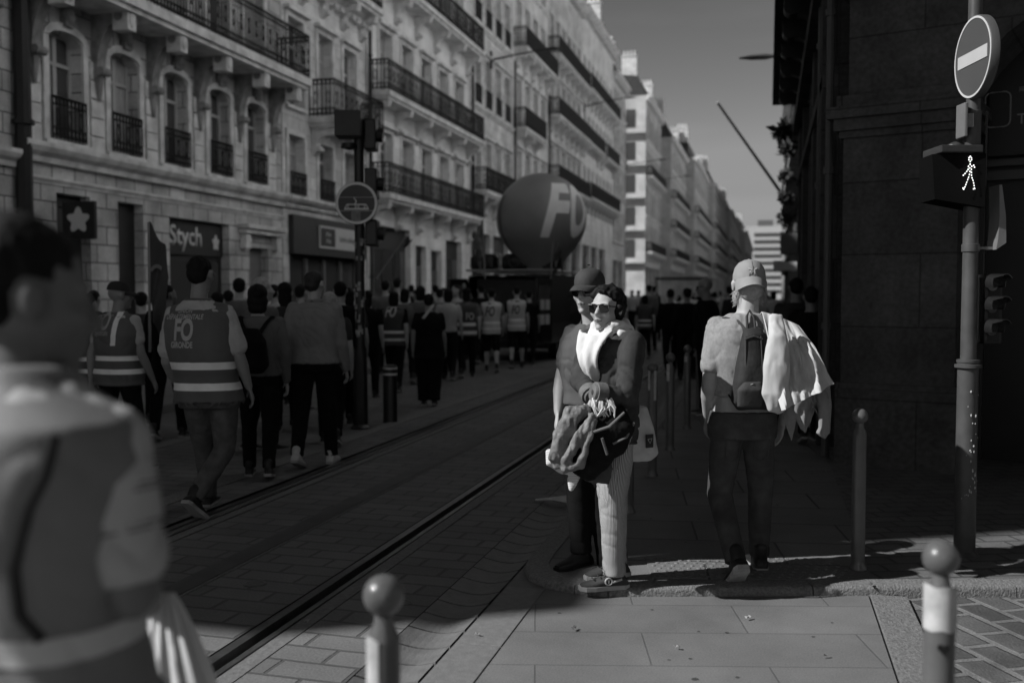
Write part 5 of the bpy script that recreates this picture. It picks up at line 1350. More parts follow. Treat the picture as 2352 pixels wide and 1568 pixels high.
    # hair and hats
    if hair and hair != 'none':
        bm = bmesh.new()
        def E(c, r, sub=3): ell(bm, [a * k for a in c], [a * k for a in r], 0, HM, sub)
        if hair == 'short': E((0, -.026, .046), (.081, .094, .085)); E((0, -.055, .0), (.070, .060, .066))
        elif hair == 'bob': E((0, -.026, .044), (.09, .100, .090)); E((0, -.045, -.03), (.094, .075, .09)); E((0, -.055, -.09), (.085, .062, .06))
        elif hair == 'long': E((0, -.026, .044), (.088, .098, .088)); E((0, -.06, -.06), (.082, .055, .12)); E((0, -.075, -.2), (.06, .04, .13))
        elif hair == 'fringe': E((0, -.05, .0), (.078, .068, .055)); E((0, -.06, -.035), (.062, .05, .045)); E((.062, .0, -.055), (.022, .03, .045)); E((-.062, .0, -.055), (.022, .03, .045))
        elif hair == 'curly':
            E((0, -.032, .055), (.083, .092, .086)); E((0, -.058, -.005), (.082, .062, .075)); E((.055, -.02, .0), (.035, .05, .055)); E((-.055, -.02, .0), (.033, .045, .05))
            curl_hair(bm, HM, 120, k * 1.02, seed, lambda p_: p_.z > .012 + max(0, p_.y) * 1.35 or (p_.y < -.045 and p_.z > -.07), .013, .026)
        hm = bake(bm, .007 if fine else vox, 1 if hair == 'curly' else 2, .004 if fine else .003, (40, 40, 25), seed)
        me_obj('hair', hm, hairm or M_HAIRD, t)
    if hat:
        back, m_ = hat
        q = -1 if back else 1
        bm = bmesh.new(); CM = HM @ Matrix.Rotation(PI if back else 0, 4, 'Z') @ Matrix.Translation((0, (-.014 if not back else .018) * k, (.060 if not back else .036) * k)) @ Matrix.Rotation(R(-7 if not back else 4), 4, 'X')
        prof = [(.001, .098), (.03, .095), (.058, .082), (.078, .058), (.088, .026), (.090, .0), (.090, -.012), (.087, -.012)]
        rings = []
        if not back: prof = [(a_, z_ * .84) for a_, z_ in prof]
        for r_, z in prof: rings.append([bm.verts.new(CM @ Vector((r_ * k * .93 * math.cos(2 * PI * i / 24), r_ * k * 1.13 * math.sin(2 * PI * i / 24) - .004, z * k))) for i in range(24)])
        for i in range(len(rings) - 1):
            for j in range(24): bm.faces.new((rings[i][j], rings[i][(j + 1) % 24], rings[i + 1][(j + 1) % 24], rings[i + 1][j]))
        ell(bm, (0, -.003, .099 * k), (.008 * k, .008 * k, .004 * k), 0, CM, 2)
        cp = obj('cap', bm, m_, t, True)
        bm = bmesh.new()
        def br(u, v):
            a = R(22 + 136 * u); r0 = .085; x = r0 * math.cos(a) * .98; y0 = r0 * math.sin(a) * 1.15; ext = (.070 if back else .088) * math.sin(PI * u) ** .5 * v
            return CM @ (Vector((x * (1 + .02 * v), y0 + ext * (1 if not back else .62), -.004 - (.018 * v * v if not back else .046 * v) - .028 * (x / .085) ** 2 * (.4 + .6 * v))) * k)
        sheet(bm, br, 20, 6, .004); obj('brim', bm, capm or m_, cp, True)
    return t, J, HM, top_o, vest_o
def sunglasses(t, HM, k=1.0, big=1.0):
    bm = bmesh.new()
    for s in (-1, 1): capsule(bm, HM @ Vector((s * .060 * k, .080 * k, .020 * k)), HM @ Vector((s * .080 * k, -.01 * k, .016 * k)), .003, .003, 6)
    capsule(bm, HM @ Vector((-.060 * k, .085 * k, .026 * k)), HM @ Vector((.060 * k, .085 * k, .026 * k)), .0035, .0035, 6)
    g = obj('sunglasses', bm, M_DARK, t, True)
    for s in (-1, 1):
        bm = bmesh.new(); n = 20; A = []; B = []
        for i in range(n):
            a = 2 * PI * i / n; x = s * (.032 + .027 * big * math.copysign(abs(math.cos(a)) ** .75, math.cos(a))); z = .008 + .023 * big * math.copysign(abs(math.sin(a)) ** .75, math.sin(a))
            y = .094 - 7.0 * (abs(x) - .012) ** 2
            A.append(bm.verts.new(HM @ (Vector((x, y, z)) * k))); B.append(bm.verts.new(HM @ (Vector((x, y - .005, z)) * k)))
        bm.faces.new(A); bm.faces.new(B[::-1])
        for i in range(n): bm.faces.new((A[i], B[i], B[(i + 1) % n], A[(i + 1) % n]))
        bmesh.ops.recalc_face_normals(bm, faces=bm.faces[:]); obj('lens', bm, M_LENS, g)
    return g
def lips(t, HM, k=1.0):
    bm = bmesh.new()
    for s in (-1, 1):
        capsule(bm, HM @ (Vector((0, .0985, -.053)) * k), HM @ (Vector((s * .020, .088, -.057)) * k), .0042 * k, .0025 * k, 8)
        capsule(bm, HM @ (Vector((0, .0965, -.062)) * k), HM @ (Vector((s * .018, .088, -.0585)) * k), .0048 * k, .0025 * k, 8)
    obj('lips', bm, mat('lips', .2, .5, .05, 9, 0), t, True)
# ---------------------------------------------------------------- the woman with the white scarf
def px(u0, v0, s):                     # photo column/row to metres in a figure's own upright frame
    return lambda u, v, y=0.0: Vector(((u - u0) / s, y, (v0 - v) / s))
base = gnd(1400, 1352, SZ); dW = (base - Vector((0, 0, SZ))).dot(FWD); sW = F / dW
g = px(1400, 1352, sW)
FA = R(125)                            # the trunk looks to picture left and a little towards the camera
J = pose(1.60, FA)
J.update(pel=g(1413, 965), chest=g(1408, 830), neck=g(1402, 760, .0), head=g(1391, 712, -.02),
         shR=g(1446, 786, -.13), shL=g(1362, 786, .13), elR=g(1432, 905, -.19), wrR=g(1364, 892, -.25), elL=g(1334, 872, .0), wrL=g(1352, 900, -.15),
         hipR=g(1420, 975, -.05), hipL=g(1410, 975, .07), knR=g(1408, 1135, -.06), knL=g(1408, 1140, .08), anR=g(1412, 1316, -.03), anL=g(1424, 1306, .11))
J['toeR'] = g(1340, 1316, -.06); J['toeL'] = g(1360, 1300, .05)
W, J, HM, top, _ = figure('person', 'woman with dark curly hair, sunglasses and white scarf, arms crossed over a bundle of clothes', base, TH, 1.60, FA, J, head=(R(147), R(2), 0),
    vox=.008, fine=True, top=mat('dark_denim_jacket', .072, .85, .3, 12, .35, 30, .006, spec=.2), sleeve=.92, jacket=True, legs=leg_stripe_mat('striped_trousers', .78, .19, 58),
    hair='curly', shoes=mat('suede_sneaker', .06, .8, .2, 20, .2), amp=.006, topg=.012, toph=.80, seed=5, fat=.95, legr=1.05, curl=.7, nose=1.0, fw=.88, handdir={'R': (Vector((-.35, .1, -1)), Vector((0, 1, 0))), 'L': (Vector((.3, -.1, -1)), Vector((0, 1, 0)))})
sunglasses(W, HM, .93, 1.05); lips(W, HM, .93)
M_SCARF = mat('white_scarf', .98, .9, .05, 10, .3, 26, .006, spec=.2)
bm = bmesh.new()                       # scarf: wrapped collar, pointed front fold, and the fringed tail
nk = J['neck']; fd = Vector((-math.sin(FA), math.cos(FA), 0)); sdv = Vector((math.cos(FA), math.sin(FA), 0))
for j, (r_, z, w_) in enumerate(((.080, .035, .026), (.092, .0, .030), (.100, -.035, .028))):
    pts = [nk + sdv * (r_ * math.cos(a)) + fd * (r_ * .95 * math.sin(a)) + Vector((0, 0, z - .035 * max(0, math.sin(a)) + .015 * math.sin(3 * a + j))) for a in [2 * PI * i / 20 for i in range(21)]]
    tube(bm, pts, [(w_, w_ * .8)] * 21, 10)
def scf(u, v):
    a = -1 + 2 * u; wd = .115 * (1 - v) ** .8 + .012
    return nk + fd * (.108 + .050 * math.sin(PI * min(1, v * 1.15)) - .02 * a * a + .010 * math.sin(u * 16 + v * 3)) + sdv * (a * wd) + Vector((0, 0, -.02 - .265 * v + .03 * a * a))
sheet(bm, scf, 24, 18, .016)
me_obj('scarf', bake(bm, .006, 3, .003, (30, 30, 12), 2), M_SCARF, W)
bm = bmesh.new(); rg = random.Random(6); tip = scf(.5, .97)
for i in range(16):
    q_ = tip + sdv * rg.uniform(-.035, .045) + fd * rg.uniform(-.01, .012); tube(bm, [q_, q_ + Vector((rg.uniform(-.02, .02), rg.uniform(-.02, .01), -.05)), q_ + Vector((rg.uniform(-.035, .04), rg.uniform(-.03, .01), -.095))], [.0045, .004, .003], 5)
wr = J['wrR']
for i in range(26):
    q_ = wr + Vector((rg.uniform(-.03, .06), rg.uniform(-.05, -.02), rg.uniform(-.04, -.02))); tube(bm, [q_, q_ + Vector((rg.uniform(-.02, .03), -.012, -.03)), q_ + Vector((rg.uniform(-.03, .05), -.01, -.07))], [.006, .005, .003], 5)
obj('scarf_fringe', bm, M_SCARF, W, True, kind='stuff')
bm = bmesh.new()
for s_, wv_ in (('R', .049), ('L', .046)):
    a_, b_ = J['el' + s_], J['wr' + s_]; d_ = (b_ - a_).normalized(); c_ = a_.lerp(b_, .80); tube(bm, [c_, c_ + d_ * .05], [wv_ + .006, wv_ + .004], 16)
    tube(bm, [c_ + d_ * .052, c_ + d_ * .062], [wv_ - .006, wv_ - .010], 16)
obj('turned_cuff', bm, mat('cuff_lining', .2, .9, .3, 22, .3), W, True)
bm = bmesh.new()
for sg_ in (-1, 1):
    sheet(bm, lambda u, v: nk + Vector((0, 0, -.005 - .05 * v - .10 * u)) + sdv * sg_ * ((.118 + .03 * v) * math.cos(R(70 * u)) + .004) + fd * ((.105 + .03 * v) * math.sin(R(70 * u)) - .01), 12, 4, .008)
obj('collar', bm, mat('dark_denim_jacket', .085), W, True)
# seams and details of the near sneaker
sh = [c for c in kids(W) if c.name.startswith('shoe')]
an = J['anR']; dd = (J['toeR'] - an); dd.z = 0; dd.normalize(); side_ = Vector((dd.y, -dd.x, 0)); side_ = side_ if side_.y < 0 else -side_
bm = bmesh.new(); c_ = an + dd * .040 + side_ * .0405 + Vector((0, 0, -.035)); a_, b_ = dd, Vector((0, 0, 1))
tube(bm, [c_ + a_ * (.017 * math.cos(t_)) + b_ * (.017 * math.sin(t_)) for t_ in [2 * PI * i / 16 for i in range(17)]], .0042, 6, closed=False)
tube(bm, [c_ + b_ * .008, c_ - b_ * .008], .004, 6); tube(bm, [c_ - a_ * .02 - b_ * .004, c_ - a_ * .07 + b_ * .006 - side_ * .008], .006, 6)
obj('shoe_emblem', bm, M_WHITE, W, True)
bm = bmesh.new(); 
for i in range(4):
    q_ = an + dd * (.045 + .022 * i) + Vector((0, 0, .022 - .017 * i)); tube(bm, [q_ - side_ * .022, q_ + Vector((0, 0, .006)), q_ + side_ * .022], .003, 5)
q_ = an + dd * .06 + Vector((0, 0, .02)); tube(bm, [q_, q_ + dd * .03 + side_ * .02 + Vector((0, 0, .02)), q_ + dd * .06 + side_ * .02 + Vector((0, 0, .012))], .0025, 5)
obj('laces', bm, M_DKC, W, True)
bm = bmesh.new(); tube(bm, [an + Vector((0, 0, -.01)), an + Vector((0, 0, .03))], [.030, .036], 14); obj('ankle_sock', bm, M_WHC, W, True)
# the bundle of clothes she holds
def wpt(u, v, y): return base + RGT * ((u - 1400) / sW) + FWD * y + Vector((0, 0, (1352 - v) / sW))
def bundle(name, label, cat, pieces, m, seed, vox=.009, amp=.010, parent=None):
    bm = bmesh.new()
    for pts, rs in pieces:
        P = [wpt(*p_) for p_ in pts]; tube(bm, P, [(a, b) for a, b in rs], 14, side=RGT)
    me = bake(bm, vox, 3, amp, (26, 26, 12), seed)
    return me_obj(name, me, m, parent, label=label, cat=cat)
M_BUNB = mat('ribbed_black_knit', .016, .95, .3, 20, .5, 60, .006, spec=.15)
bundle('black_jacket', 'black jacket folded over the woman\'s forearms', 'jacket',
    [([(1345, 930, -.22), (1360, 975, -.25), (1352, 1030, -.24), (1330, 1075, -.2)], [(.11, .06), (.14, .07), (.11, .06), (.07, .04)]),
     ([(1390, 930, -.24), (1400, 965, -.26), (1385, 1010, -.25), (1372, 1030, -.22)], [(.07, .05), (.10, .06), (.09, .05), (.05, .03)]),
     ([(1300, 950, -.18), (1330, 985, -.2), (1345, 1050, -.2)], [(.06, .05), (.09, .06), (.08, .05)])], M_BUNB, 1)
bundle('grey_jacket', 'crumpled grey jacket sleeve hanging from the left of the bundle', 'jacket',
    [([(1345, 922, -.27), (1310, 935, -.29), (1283, 985, -.29), (1270, 1035, -.27), (1282, 1052, -.26)], [(.025, .02), (.05, .03), (.045, .03), (.04, .03), (.03, .02)]),
     ([(1352, 935, -.31), (1325, 975, -.33), (1300, 1025, -.31), (1290, 1050, -.28)], [(.016, .015), (.028, .018), (.026, .018), (.02, .015)]),
     ([(1356, 945, -.32), (1338, 1000, -.33), (1322, 1045, -.31), (1285, 1060, -.28)], [(.012, .012), (.018, .016), (.024, .016), (.02, .015)])], mat('grey_nylon', .26, .6, .35, 22, .7, 34, .012), 7, .006, .013)
bundle('striped_shirt', 'pale finely striped shirt poking out below the bundle', 'shirt',
    [([(1262, 1015, -.23), (1266, 1040, -.24), (1290, 1058, -.23), (1322, 1070, -.2)], [(.03, .02), (.042, .026), (.035, .025), (.02, .02)]),
     ([(1318, 1066, -.2), (1312, 1085, -.21), (1305, 1110, -.22)], [(.03, .02), (.03, .016), (.012, .01)])], stripe_mat('fine_stripe', 1.2, .7, .008, .5, 'Z'), 3, .007, .004)
bundle('grey_cloth', 'grey cloth with frayed corners hanging under the black jacket', 'cloth',
    [([(1352, 1035, -.16), (1362, 1065, -.17), (1350, 1095, -.18)], [(.05, .02), (.07, .025), (.03, .012)]),
     ([(1375, 1040, -.16), (1388, 1065, -.17), (1378, 1098, -.17)], [(.03, .02), (.03, .02), (.035, .01)])], mat('grey_fleece', .10, .95, .2, 12, .3), 4, .008, .008)
bm = bmesh.new(); tube(bm, [wpt(1352, 972, -.335), wpt(1385, 960, -.345), wpt(1418, 930, -.33)], [.0075, .008, .006], 8); tube(bm, [wpt(1370, 985, -.335), wpt(1382, 1022, -.32)], .007, 6); tube(bm, [wpt(1442, 955, -.28), wpt(1425, 985, -.30), wpt(1395, 1000, -.30)], .0065, 6)
o = obj('jacket_piping', bm, mat('piping_grey', .2, .6, .1, 9, 0), bpy.data.objects['black_jacket'], True)
# tote bag on her far shoulder
tb = empty('tote_bag', wpt(1463, 985, -.02), TH, label='pale canvas tote bag with a dark printed square, behind the woman\'s hip', cat='bag')
bm = bmesh.new(); loft(bm, [(.0, 0, -.155, .075, .05, .25), (.01, 0, -.12, .10, .07, .25), (.0, 0, .0, .085, .065, .2), (-.01, 0, .10, .065, .045, .1), (-.015, 0, .115, .062, .038, .1)], 28, 2.6)
me_obj('bag_body', bake(bm, .008, 2, .007, (14, 14, 9), 4), mat('canvas', .75, .9, .12, 20, .3), tb)
bm = bmesh.new(); tube(bm, [(.0, .0, .10), (-.03, -.02, .2), (-.02, -.02, .36), (-.045, -.03, .50)], [(.014, .004)] * 4, 8, side=(1, 0, 0)); obj('strap', bm, mat('canvas_strap', .3, .9, .3, 20, .3), tb, True)
bm = bmesh.new(); M = Matrix.Translation((.055, -.066, -.05)) @ Matrix.Rotation(R(32), 4, 'Z'); box(bm, -.022, .022, -.003, .003, -.033, .033, M); pr_ = obj('print', bm, M_DARK, tb)
bm = bmesh.new(); tube(bm, [M @ Vector(p_) for p_ in ((-.014, -.004, .01), (.0, -.004, -.012), (.012, -.004, .012), (-.014, -.004, .01))], .002, 4); obj('print_mark', bm, M_WHITE, pr_)
# ---------------------------------------------------------------- the man with the dark cap beside her
base = gnd(1336, 1303, SZ); d_ = (base - Vector((0, 0, SZ))).dot(FWD); s_ = F / d_; g = px(1336, 1303, s_)
FA = R(142)
J = pose(1.68, FA)
J.update(pel=g(1352, 945), chest=g(1352, 830), neck=g(1366, 745), head=g(1350, 674, -.03), shR=g(1398, 765, -.08), shL=g(1316, 770, .06), elL=g(1290, 875, .05), wrL=g(1282, 945, -.03),
         elR=g(1425, 880, .0), wrR=g(1420, 960, -.02), hipL=g(1332, 960, .03), hipR=g(1372, 965, -.04), knL=g(1330, 1120, .02), knR=g(1382, 1125, .03), anL=g(1336, 1268, .0), anR=g(1398, 1300, .0))
J['toeL'] = g(1280, 1268, -.12); J['toeR'] = g(1350, 1300, -.12)
Mn, J, HM, top, _ = figure('person', 'man in a dark baseball cap, sunglasses and polo shirt standing behind the woman', base, TH, 1.68, FA, J, head=(R(150), R(0), 0), vox=.009, fine=True,
    top=mat('polo_cloth', .14, .85, .1, 9, .3, 18, .008, spec=.2), legs=M_BLACKC, hair='none', hat=(False, mat('dark_cap_cloth', .06, .8, .1, 12, .2)), shoes=M_SHOE, soles=M_DARK, fat=1.0, fw=.92, seed=8, nose=1.0, skin=M_SKIN)
sunglasses(Mn, HM, .97, 1.1); lips(Mn, HM, .96)
bm = bmesh.new(); nk = J['neck']; fd = Vector((-math.sin(FA), math.cos(FA), 0)); sdv = Vector((math.cos(FA), math.sin(FA), 0))
for sg_ in (-1, 1):
    sheet(bm, lambda u, v: nk + Vector((0, 0, .035 - .045 * v - .055 * u)) + sdv * sg_ * ((.066 + .022 * v) * math.cos(R(80 * u)) + .004) + fd * ((.068 + .025 * v) * math.sin(R(80 * u)) + .008), 12, 4, .005)
sheet(bm, lambda u, v: nk + sdv * (-.012 + .024 * u) + fd * (.082 + .040 * v) + Vector((0, 0, -.03 - .12 * v)), 3, 8, .006)
obj('collar', bm, top.data.materials[0], Mn, True)
# ---------------------------------------------------------------- the man seen from behind with the pale cap
base = gnd(1712, 1318, SZ); d_ = (base - Vector((0, 0, SZ))).dot(FWD); s_ = F / d_; g = px(1712, 1318, s_)
FA = R(4)
J = pose(1.78, FA)
J.update(pel=g(1708, 965), chest=g(1712, 820), neck=g(1716, 722), head=g(1722, 656, .03), shL=g(1648, 752), shR=g(1790, 760), elL=g(1626, 882, -.05), wrL=g(1640, 965, .14), elR=g(1828, 880, .0), wrR=g(1815, 975, .12),
         hipL=g(1675, 985), hipR=g(1744, 985), knL=g(1660, 1140, .04), knR=g(1758, 1128, .06), anL=g(1676, 1268, -.20), anR=g(1758, 1283, .08))
J['toeL'] = g(1655, 1275, .2); J['pitchL'] = R(-42); J['toeR'] = g(1758, 1283, .4)
Mc, J, HM, top, _ = figure('person', 'man seen from behind in a backward pale cap, grey T-shirt and jeans, walking away', base, TH, 1.78, FA, J, head=(R(-2), R(-3), 0), vox=.008, fine=True,
    top=mat('heather_tshirt', .42, .9, .12, 90, .2, 11, .008, spec=.2, stretch=(1, 1, .7)), legs=M_JEAN, hair='fringe', hairm=M_HAIRG, hat=(True, mat('pale_cap_cloth', .42, .85, .08, 30, .2, 90, .002)), shoes=M_SHOE, amp=.0042, topg=.012, toph=.90, seed=21, sl=.66, sr=.062, legr=.90, fat=1.0, skin=M_SKIN, fw=1.05, soles=mat('pale_sole', .6, .7, .2, 30, .4))
cp = [c for c in kids(Mc) if c.name.startswith('cap')][0]
CB = BVHTree.FromPolygons([v.co for v in cp.data.vertices], [p_.vertices[:] for p_ in cp.data.polygons])
def on_cap(x, z):
    q_ = HM @ Vector((x, -.25, z)); dr = (HM.to_3x3() @ Vector((0, 1, 0))).normalized(); h = CB.ray_cast(q_, dr, 1); return (h[0] if h[0] else q_ + dr * .13) - dr * .003
bm = bmesh.new()
for s__ in (-1, 1):
    tube(bm, [on_cap(s__ * x, z) for x, z in ((.022, .084), (.009, .078), (.005, .066), (.009, .054), (.022, .048), (.014, .056), (.011, .066), (.014, .076), (.022, .084))], .0022, 5)
obj('cap_emblem', bm, M_WHITE, cp, True)
bm = bmesh.new()
for s__ in (-1, 1):
    tube(bm, [on_cap(s__ * x, z) for x, z in ((.019, .078), (.0095, .071), (.0085, .066), (.0095, .061), (.019, .054))], .0024, 5)
obj('cap_emblem_dark', bm, M_DARK, cp, True)  # dark inner lines of the emblem
bm = bmesh.new(); tube(bm, [on_cap(0, z) for z in (.028, .05, .07, .09, .11, .125)], .0012, 4); obj('cap_seam', bm, mat('seam_grey', .16, .9, .1, 9, 0), cp)
bm = bmesh.new(); rg = random.Random(12)
for i in range(150):
    sd_ = rg.choice((-1, 1)); p0 = HM @ Vector((sd_ * rg.uniform(.055, .078), rg.uniform(-.05, .03), rg.uniform(-.10, -.02))); tube(bm, [p0, p0 + Vector((sd_ * rg.uniform(.006, .02), rg.uniform(-.012, .0), rg.uniform(-.022, .0)))], [.0018, .0008], 4)
obj('beard_tufts', bm, M_HAIRG, Mc, kind='stuff')
# slim backpack, strap, sleeve cuffs
def mpt(u, v, y): return base + RGT * ((u - 1712) / s_) + FWD * y + Vector((0, 0, (1318 - v) / s_))
bk = empty('backpack', mpt(1705, 850, -.16), TH, label='slim dark backpack worn on the back of the man with the pale cap', cat='backpack')
lm = lambda u, v, y: Vector(((u - 1705) / s_, y, (850 - v) / s_))
bm = bmesh.new(); loft(bm, [(*lm(1716, 934, .02), .08, .035, .1), (*lm(1712, 915, .0), .105, .06, .1), (*lm(1708, 870, -.01), .085, .065, .05), (*lm(1710, 800, .0), .062, .055, 0), (*lm(1713, 765, .0), .055, .045, 0), (*lm(1714, 752, .02), .04, .03, 0)], 24, 3)
me_obj('pack_body', bake(bm, .008, 2, .006, (10, 10, 7), 3), mat('pack_fabric', .030, .8, .15, 20, .3), bk)
bm = bmesh.new(); loft(bm, [(*lm(1700, 925, -.06), .06, .02, 0), (*lm(1702, 885, -.075), .07, .03, 0), (*lm(1706, 868, -.07), .045, .02, 0)], 20, 3); me_obj('pack_pocket', bake(bm, .007, 2, .003), mat('pocket_fabric', .06, .8, .15, 20, .3), bk)
bm = bmesh.new()
for a_, b_ in ((1692, 1690), (1726, 1730)): tube(bm, [lm(a_, 768, -.045), lm((a_ + b_) / 2, 820, -.058), lm(b_, 880, -.068)], [(.004, .003)] * 3, 6)
tube(bm, [lm(1690, 775, -.047), lm(1710, 768, -.052), lm(1730, 775, -.047)], .004, 6); tube(bm, [lm(1680, 882, -.07), lm(1704, 872, -.098), lm(1728, 884, -.08)], .004, 6)
obj('zip', bm, mat('zip_tape', .09, .5, .1, 20, 0), bk, True)
bm = bmesh.new()
tube(bm, [lm(1668, 735, .13), lm(1678, 748, .07), lm(1688, 775, .06), lm(1680, 830, .055), lm(1672, 885, .05)], [(.022, .006)] * 5, 8, side=(1, 0, 0))
tube(bm, [lm(1640, 742, .2), lm(1662, 736, .11), lm(1684, 742, .07), lm(1700, 765, .03)], [(.022, .006)] * 4, 8, side=(0, 0, 1))
tube(bm, [lm(1703, 765, .02), lm(1704, 725, .05), lm(1712, 712, .07), lm(1720, 728, .05), lm(1722, 765, .02)], .007, 6)
tube(bm, [lm(1660, 835, .08), lm(1668, 860, .06), lm(1664, 900, .06), lm(1672, 915, .03)], .005, 6)
obj('strap', bm, mat('strap_fabric', .05, .8, .15, 20, .3), bk, True)
# the light jacket slung over his right shoulder
def fold(u, v, ph, a=.018): return a * (2.6 * noise.noise(Vector((u * 3.6 + v * .9, v * 1.6, ph))) + 1.3 * noise.noise(Vector((u * 8 + v * 2, v * 3.2, ph + 4))) + .5 * noise.noise(Vector((u * 18, v * 6, ph)))) * min(1, .25 + v * 2)
jk = empty('slung_jacket', mpt(1790, 850, -.1), TH, label='light jacket slung over the right shoulder of the man with the pale cap', cat='jacket')
jm = lambda u, v, y: Vector(((u - 1790) / s_, y, (850 - v) / s_))
M_JL = mat('light_jacket_cloth', .80, .75, .08, 12, .3, 16, .008, spec=.25, stretch=(1, 1, .4))
def lerp(a, b, t): return a + (b - a) * t
def back(u, v):                        # over the shoulder and down the back in one piece
    topz = lerp(716, 746, u ** 1.3); ridge = jm(lerp(1740, 1822, u), topz, .035)
    if v < .2:
        a = R(110) * (1 - v / .2); return ridge + Vector((.0, .055 * math.sin(a), -.055 * (1 - math.cos(a)))) + Vector((0, -.03 * math.cos(a), 0))
    w_ = (v - .2) / .8; bot = jm(lerp(1752, 1882, u), lerp(925, 872, u), lerp(-.20, -.10, u)); st = ridge + Vector((0, -.03, 0))
    p_ = st.lerp(bot, w_); p_.y += -.075 * math.sin(min(1, w_ * 1.3) * PI * .75) - fold(u, w_, 1.0, .022); return p_
bm = bmesh.new(); sheet(bm, back, 48, 44, .006); obj('jacket_back', bm, M_JL, jk, True)
bm = bmesh.new()
tube(bm, [jm(1756, 722, -.12), jm(1754, 770, -.19), jm(1748, 830, -.215), jm(1745, 890, -.215), jm(1752, 918, -.20), jm(1766, 930, -.19)], [(.035, .02), (.05, .028), (.064, .034), (.066, .034), (.05, .03), (.03, .02)], 18, side=(1, 0, 0))
me_obj('jacket_sleeve', bake(bm, .007, 2, .009, (20, 20, 6), 5), M_JL, jk)
def tail(u, v):                        # lining and tails hanging lower
    top_ = jm(lerp(1762, 1880, u), lerp(880, 868, u), -.12); w_ = (1002, 955, 975, 985, 960, 930, 950, 990, 985)
    i = min(7, int(u * 8)); f_ = u * 8 - i; zb_ = lerp(w_[i], w_[i + 1], f_); bot = jm(lerp(1800, 1884, u), zb_, -.06)
    p_ = top_.lerp(bot, v); p_.y -= fold(u, v + .3, 2.2, .02); return p_
bm = bmesh.new(); sheet(bm, tail, 44, 22, .005); obj('jacket_lining', bm, mat('jacket_lining_cloth', .34, .8, .1, 12, .3, 20, .006), jk, True)
bm = bmesh.new(); tube(bm, [jm(1862, 860, -.05), jm(1874, 920, -.08), jm(1872, 975, -.09), jm(1862, 990, -.09)], [(.04, .025), (.035, .025), (.028, .02), (.03, .022)], 16, side=(1, 0, 0)); me_obj('jacket_sleeve', bake(bm, .007, 2, .007, (20, 20, 6), 8), mat('jacket_lining_cloth', .22), jk)
# jeans pockets and belt line
jt = [c for c in kids(Mc) if c.name.startswith('trousers')][0]; JB = BVHTree.FromPolygons([v.co for v in jt.data.vertices], [p_.vertices[:] for p_ in jt.data.polygons])
def on_j(u, v):
    q_ = g(u, v, -.6); h = JB.ray_cast(q_, Vector((0, 1, 0)), 2); return (h[0] if h[0] else q_ + Vector((0, .5, 0))) - Vector((0, .003, 0))
for uu in (1662, 1728):
    bm = bmesh.new(); tube(bm, [on_j(uu, 1005), on_j(uu, 1045), on_j(uu + 17, 1058), on_j(uu + 34, 1045), on_j(uu + 34, 1005), on_j(uu, 1005)], .0022, 4); obj('jeans_pocket', bm, mat('denim_seam', .09, .9, .2, 30, 0), jt)
# ---------------------------------------------------------------- the man in the union vest
base = gnd(470, 1180); d_ = (base - Vector((0, 0, 0))).dot(FWD); s_ = F / d_; g = px(470, 1180, s_)
FA = R(0)
J = pose(1.78, FA)
J.update(pel=g(478, 905), chest=g(462, 795), neck=g(456, 692), head=g(460, 632, .03), shL=g(398, 722), shR=g(520, 718), elL=g(384, 830, -.02), wrL=g(394, 898, .16), elR=g(552, 820, -.03), wrR=g(566, 890, .04),
         hipL=g(450, 925), hipR=g(512, 925), knL=g(450, 1045, .16), knR=g(512, 1035, .0), anL=g(448, 1152, .25), anR=g(466, 1128, -.22))
J['toeL'] = g(446, 1150, .6); J['toeR'] = g(500, 1150, .1); J['pitchR'] = R(-38)
Mv, J, HM, top, vo = figure('person', 'bearded marcher in a dark vest lettered UNION DÉPARTEMENTALE FO GIRONDE, walking away', base, TH, 1.78, FA, J, head=(R(-12), R(-4), 0), vox=.009, fine=True,
    top=mat('white_tshirt', .62, .9, .08, 12, .3, 18, .006), legs=M_JEANL, hair='short', skin=M_SKIND, fat=1.12, fw=1.08, seed=31, vest=dict(low=.775, bands=((.845, .895), (.985, 1.035)), amp=.004), topg=.016, amp=.006, sl=.74, sr=.074)
bm = bmesh.new()
for s__ in (-1, 1): capsule(bm, HM @ Vector((s__ * .06, .08, .02)), HM @ Vector((s__ * .082, -.01, .016)), .004, .004, 6)
obj('glasses', bm, M_DARK, Mv)
M_VL = mat('vest_lettering', .60, .7, .15, 14, 0)
org = lambda u, v: g(u, v, 0)
rgt = Vector((1, 0, 0)); dr = Vector((0, 1, 0))
for s__, u, v, sz, kw in (('UNION', 438, 713, .046, dict(fitw=.100, bold=.0012, shear=.15, maxe=.012)), ('DÉPARTEMENTALE', 437, 727, .048, dict(fitw=.262, bold=.0012, shear=.15, maxe=.012)), ('FO', 437, 758, .20, dict(fitw=.135, bold=.007, shear=.1)), ('GIRONDE', 434, 790, .056, dict(fitw=.155, bold=.002, maxe=.012))):
    decal(vo, 'lettering', vo, s__, sz, M_VL, org(u, v), rgt, dr, off=.006, **kw)
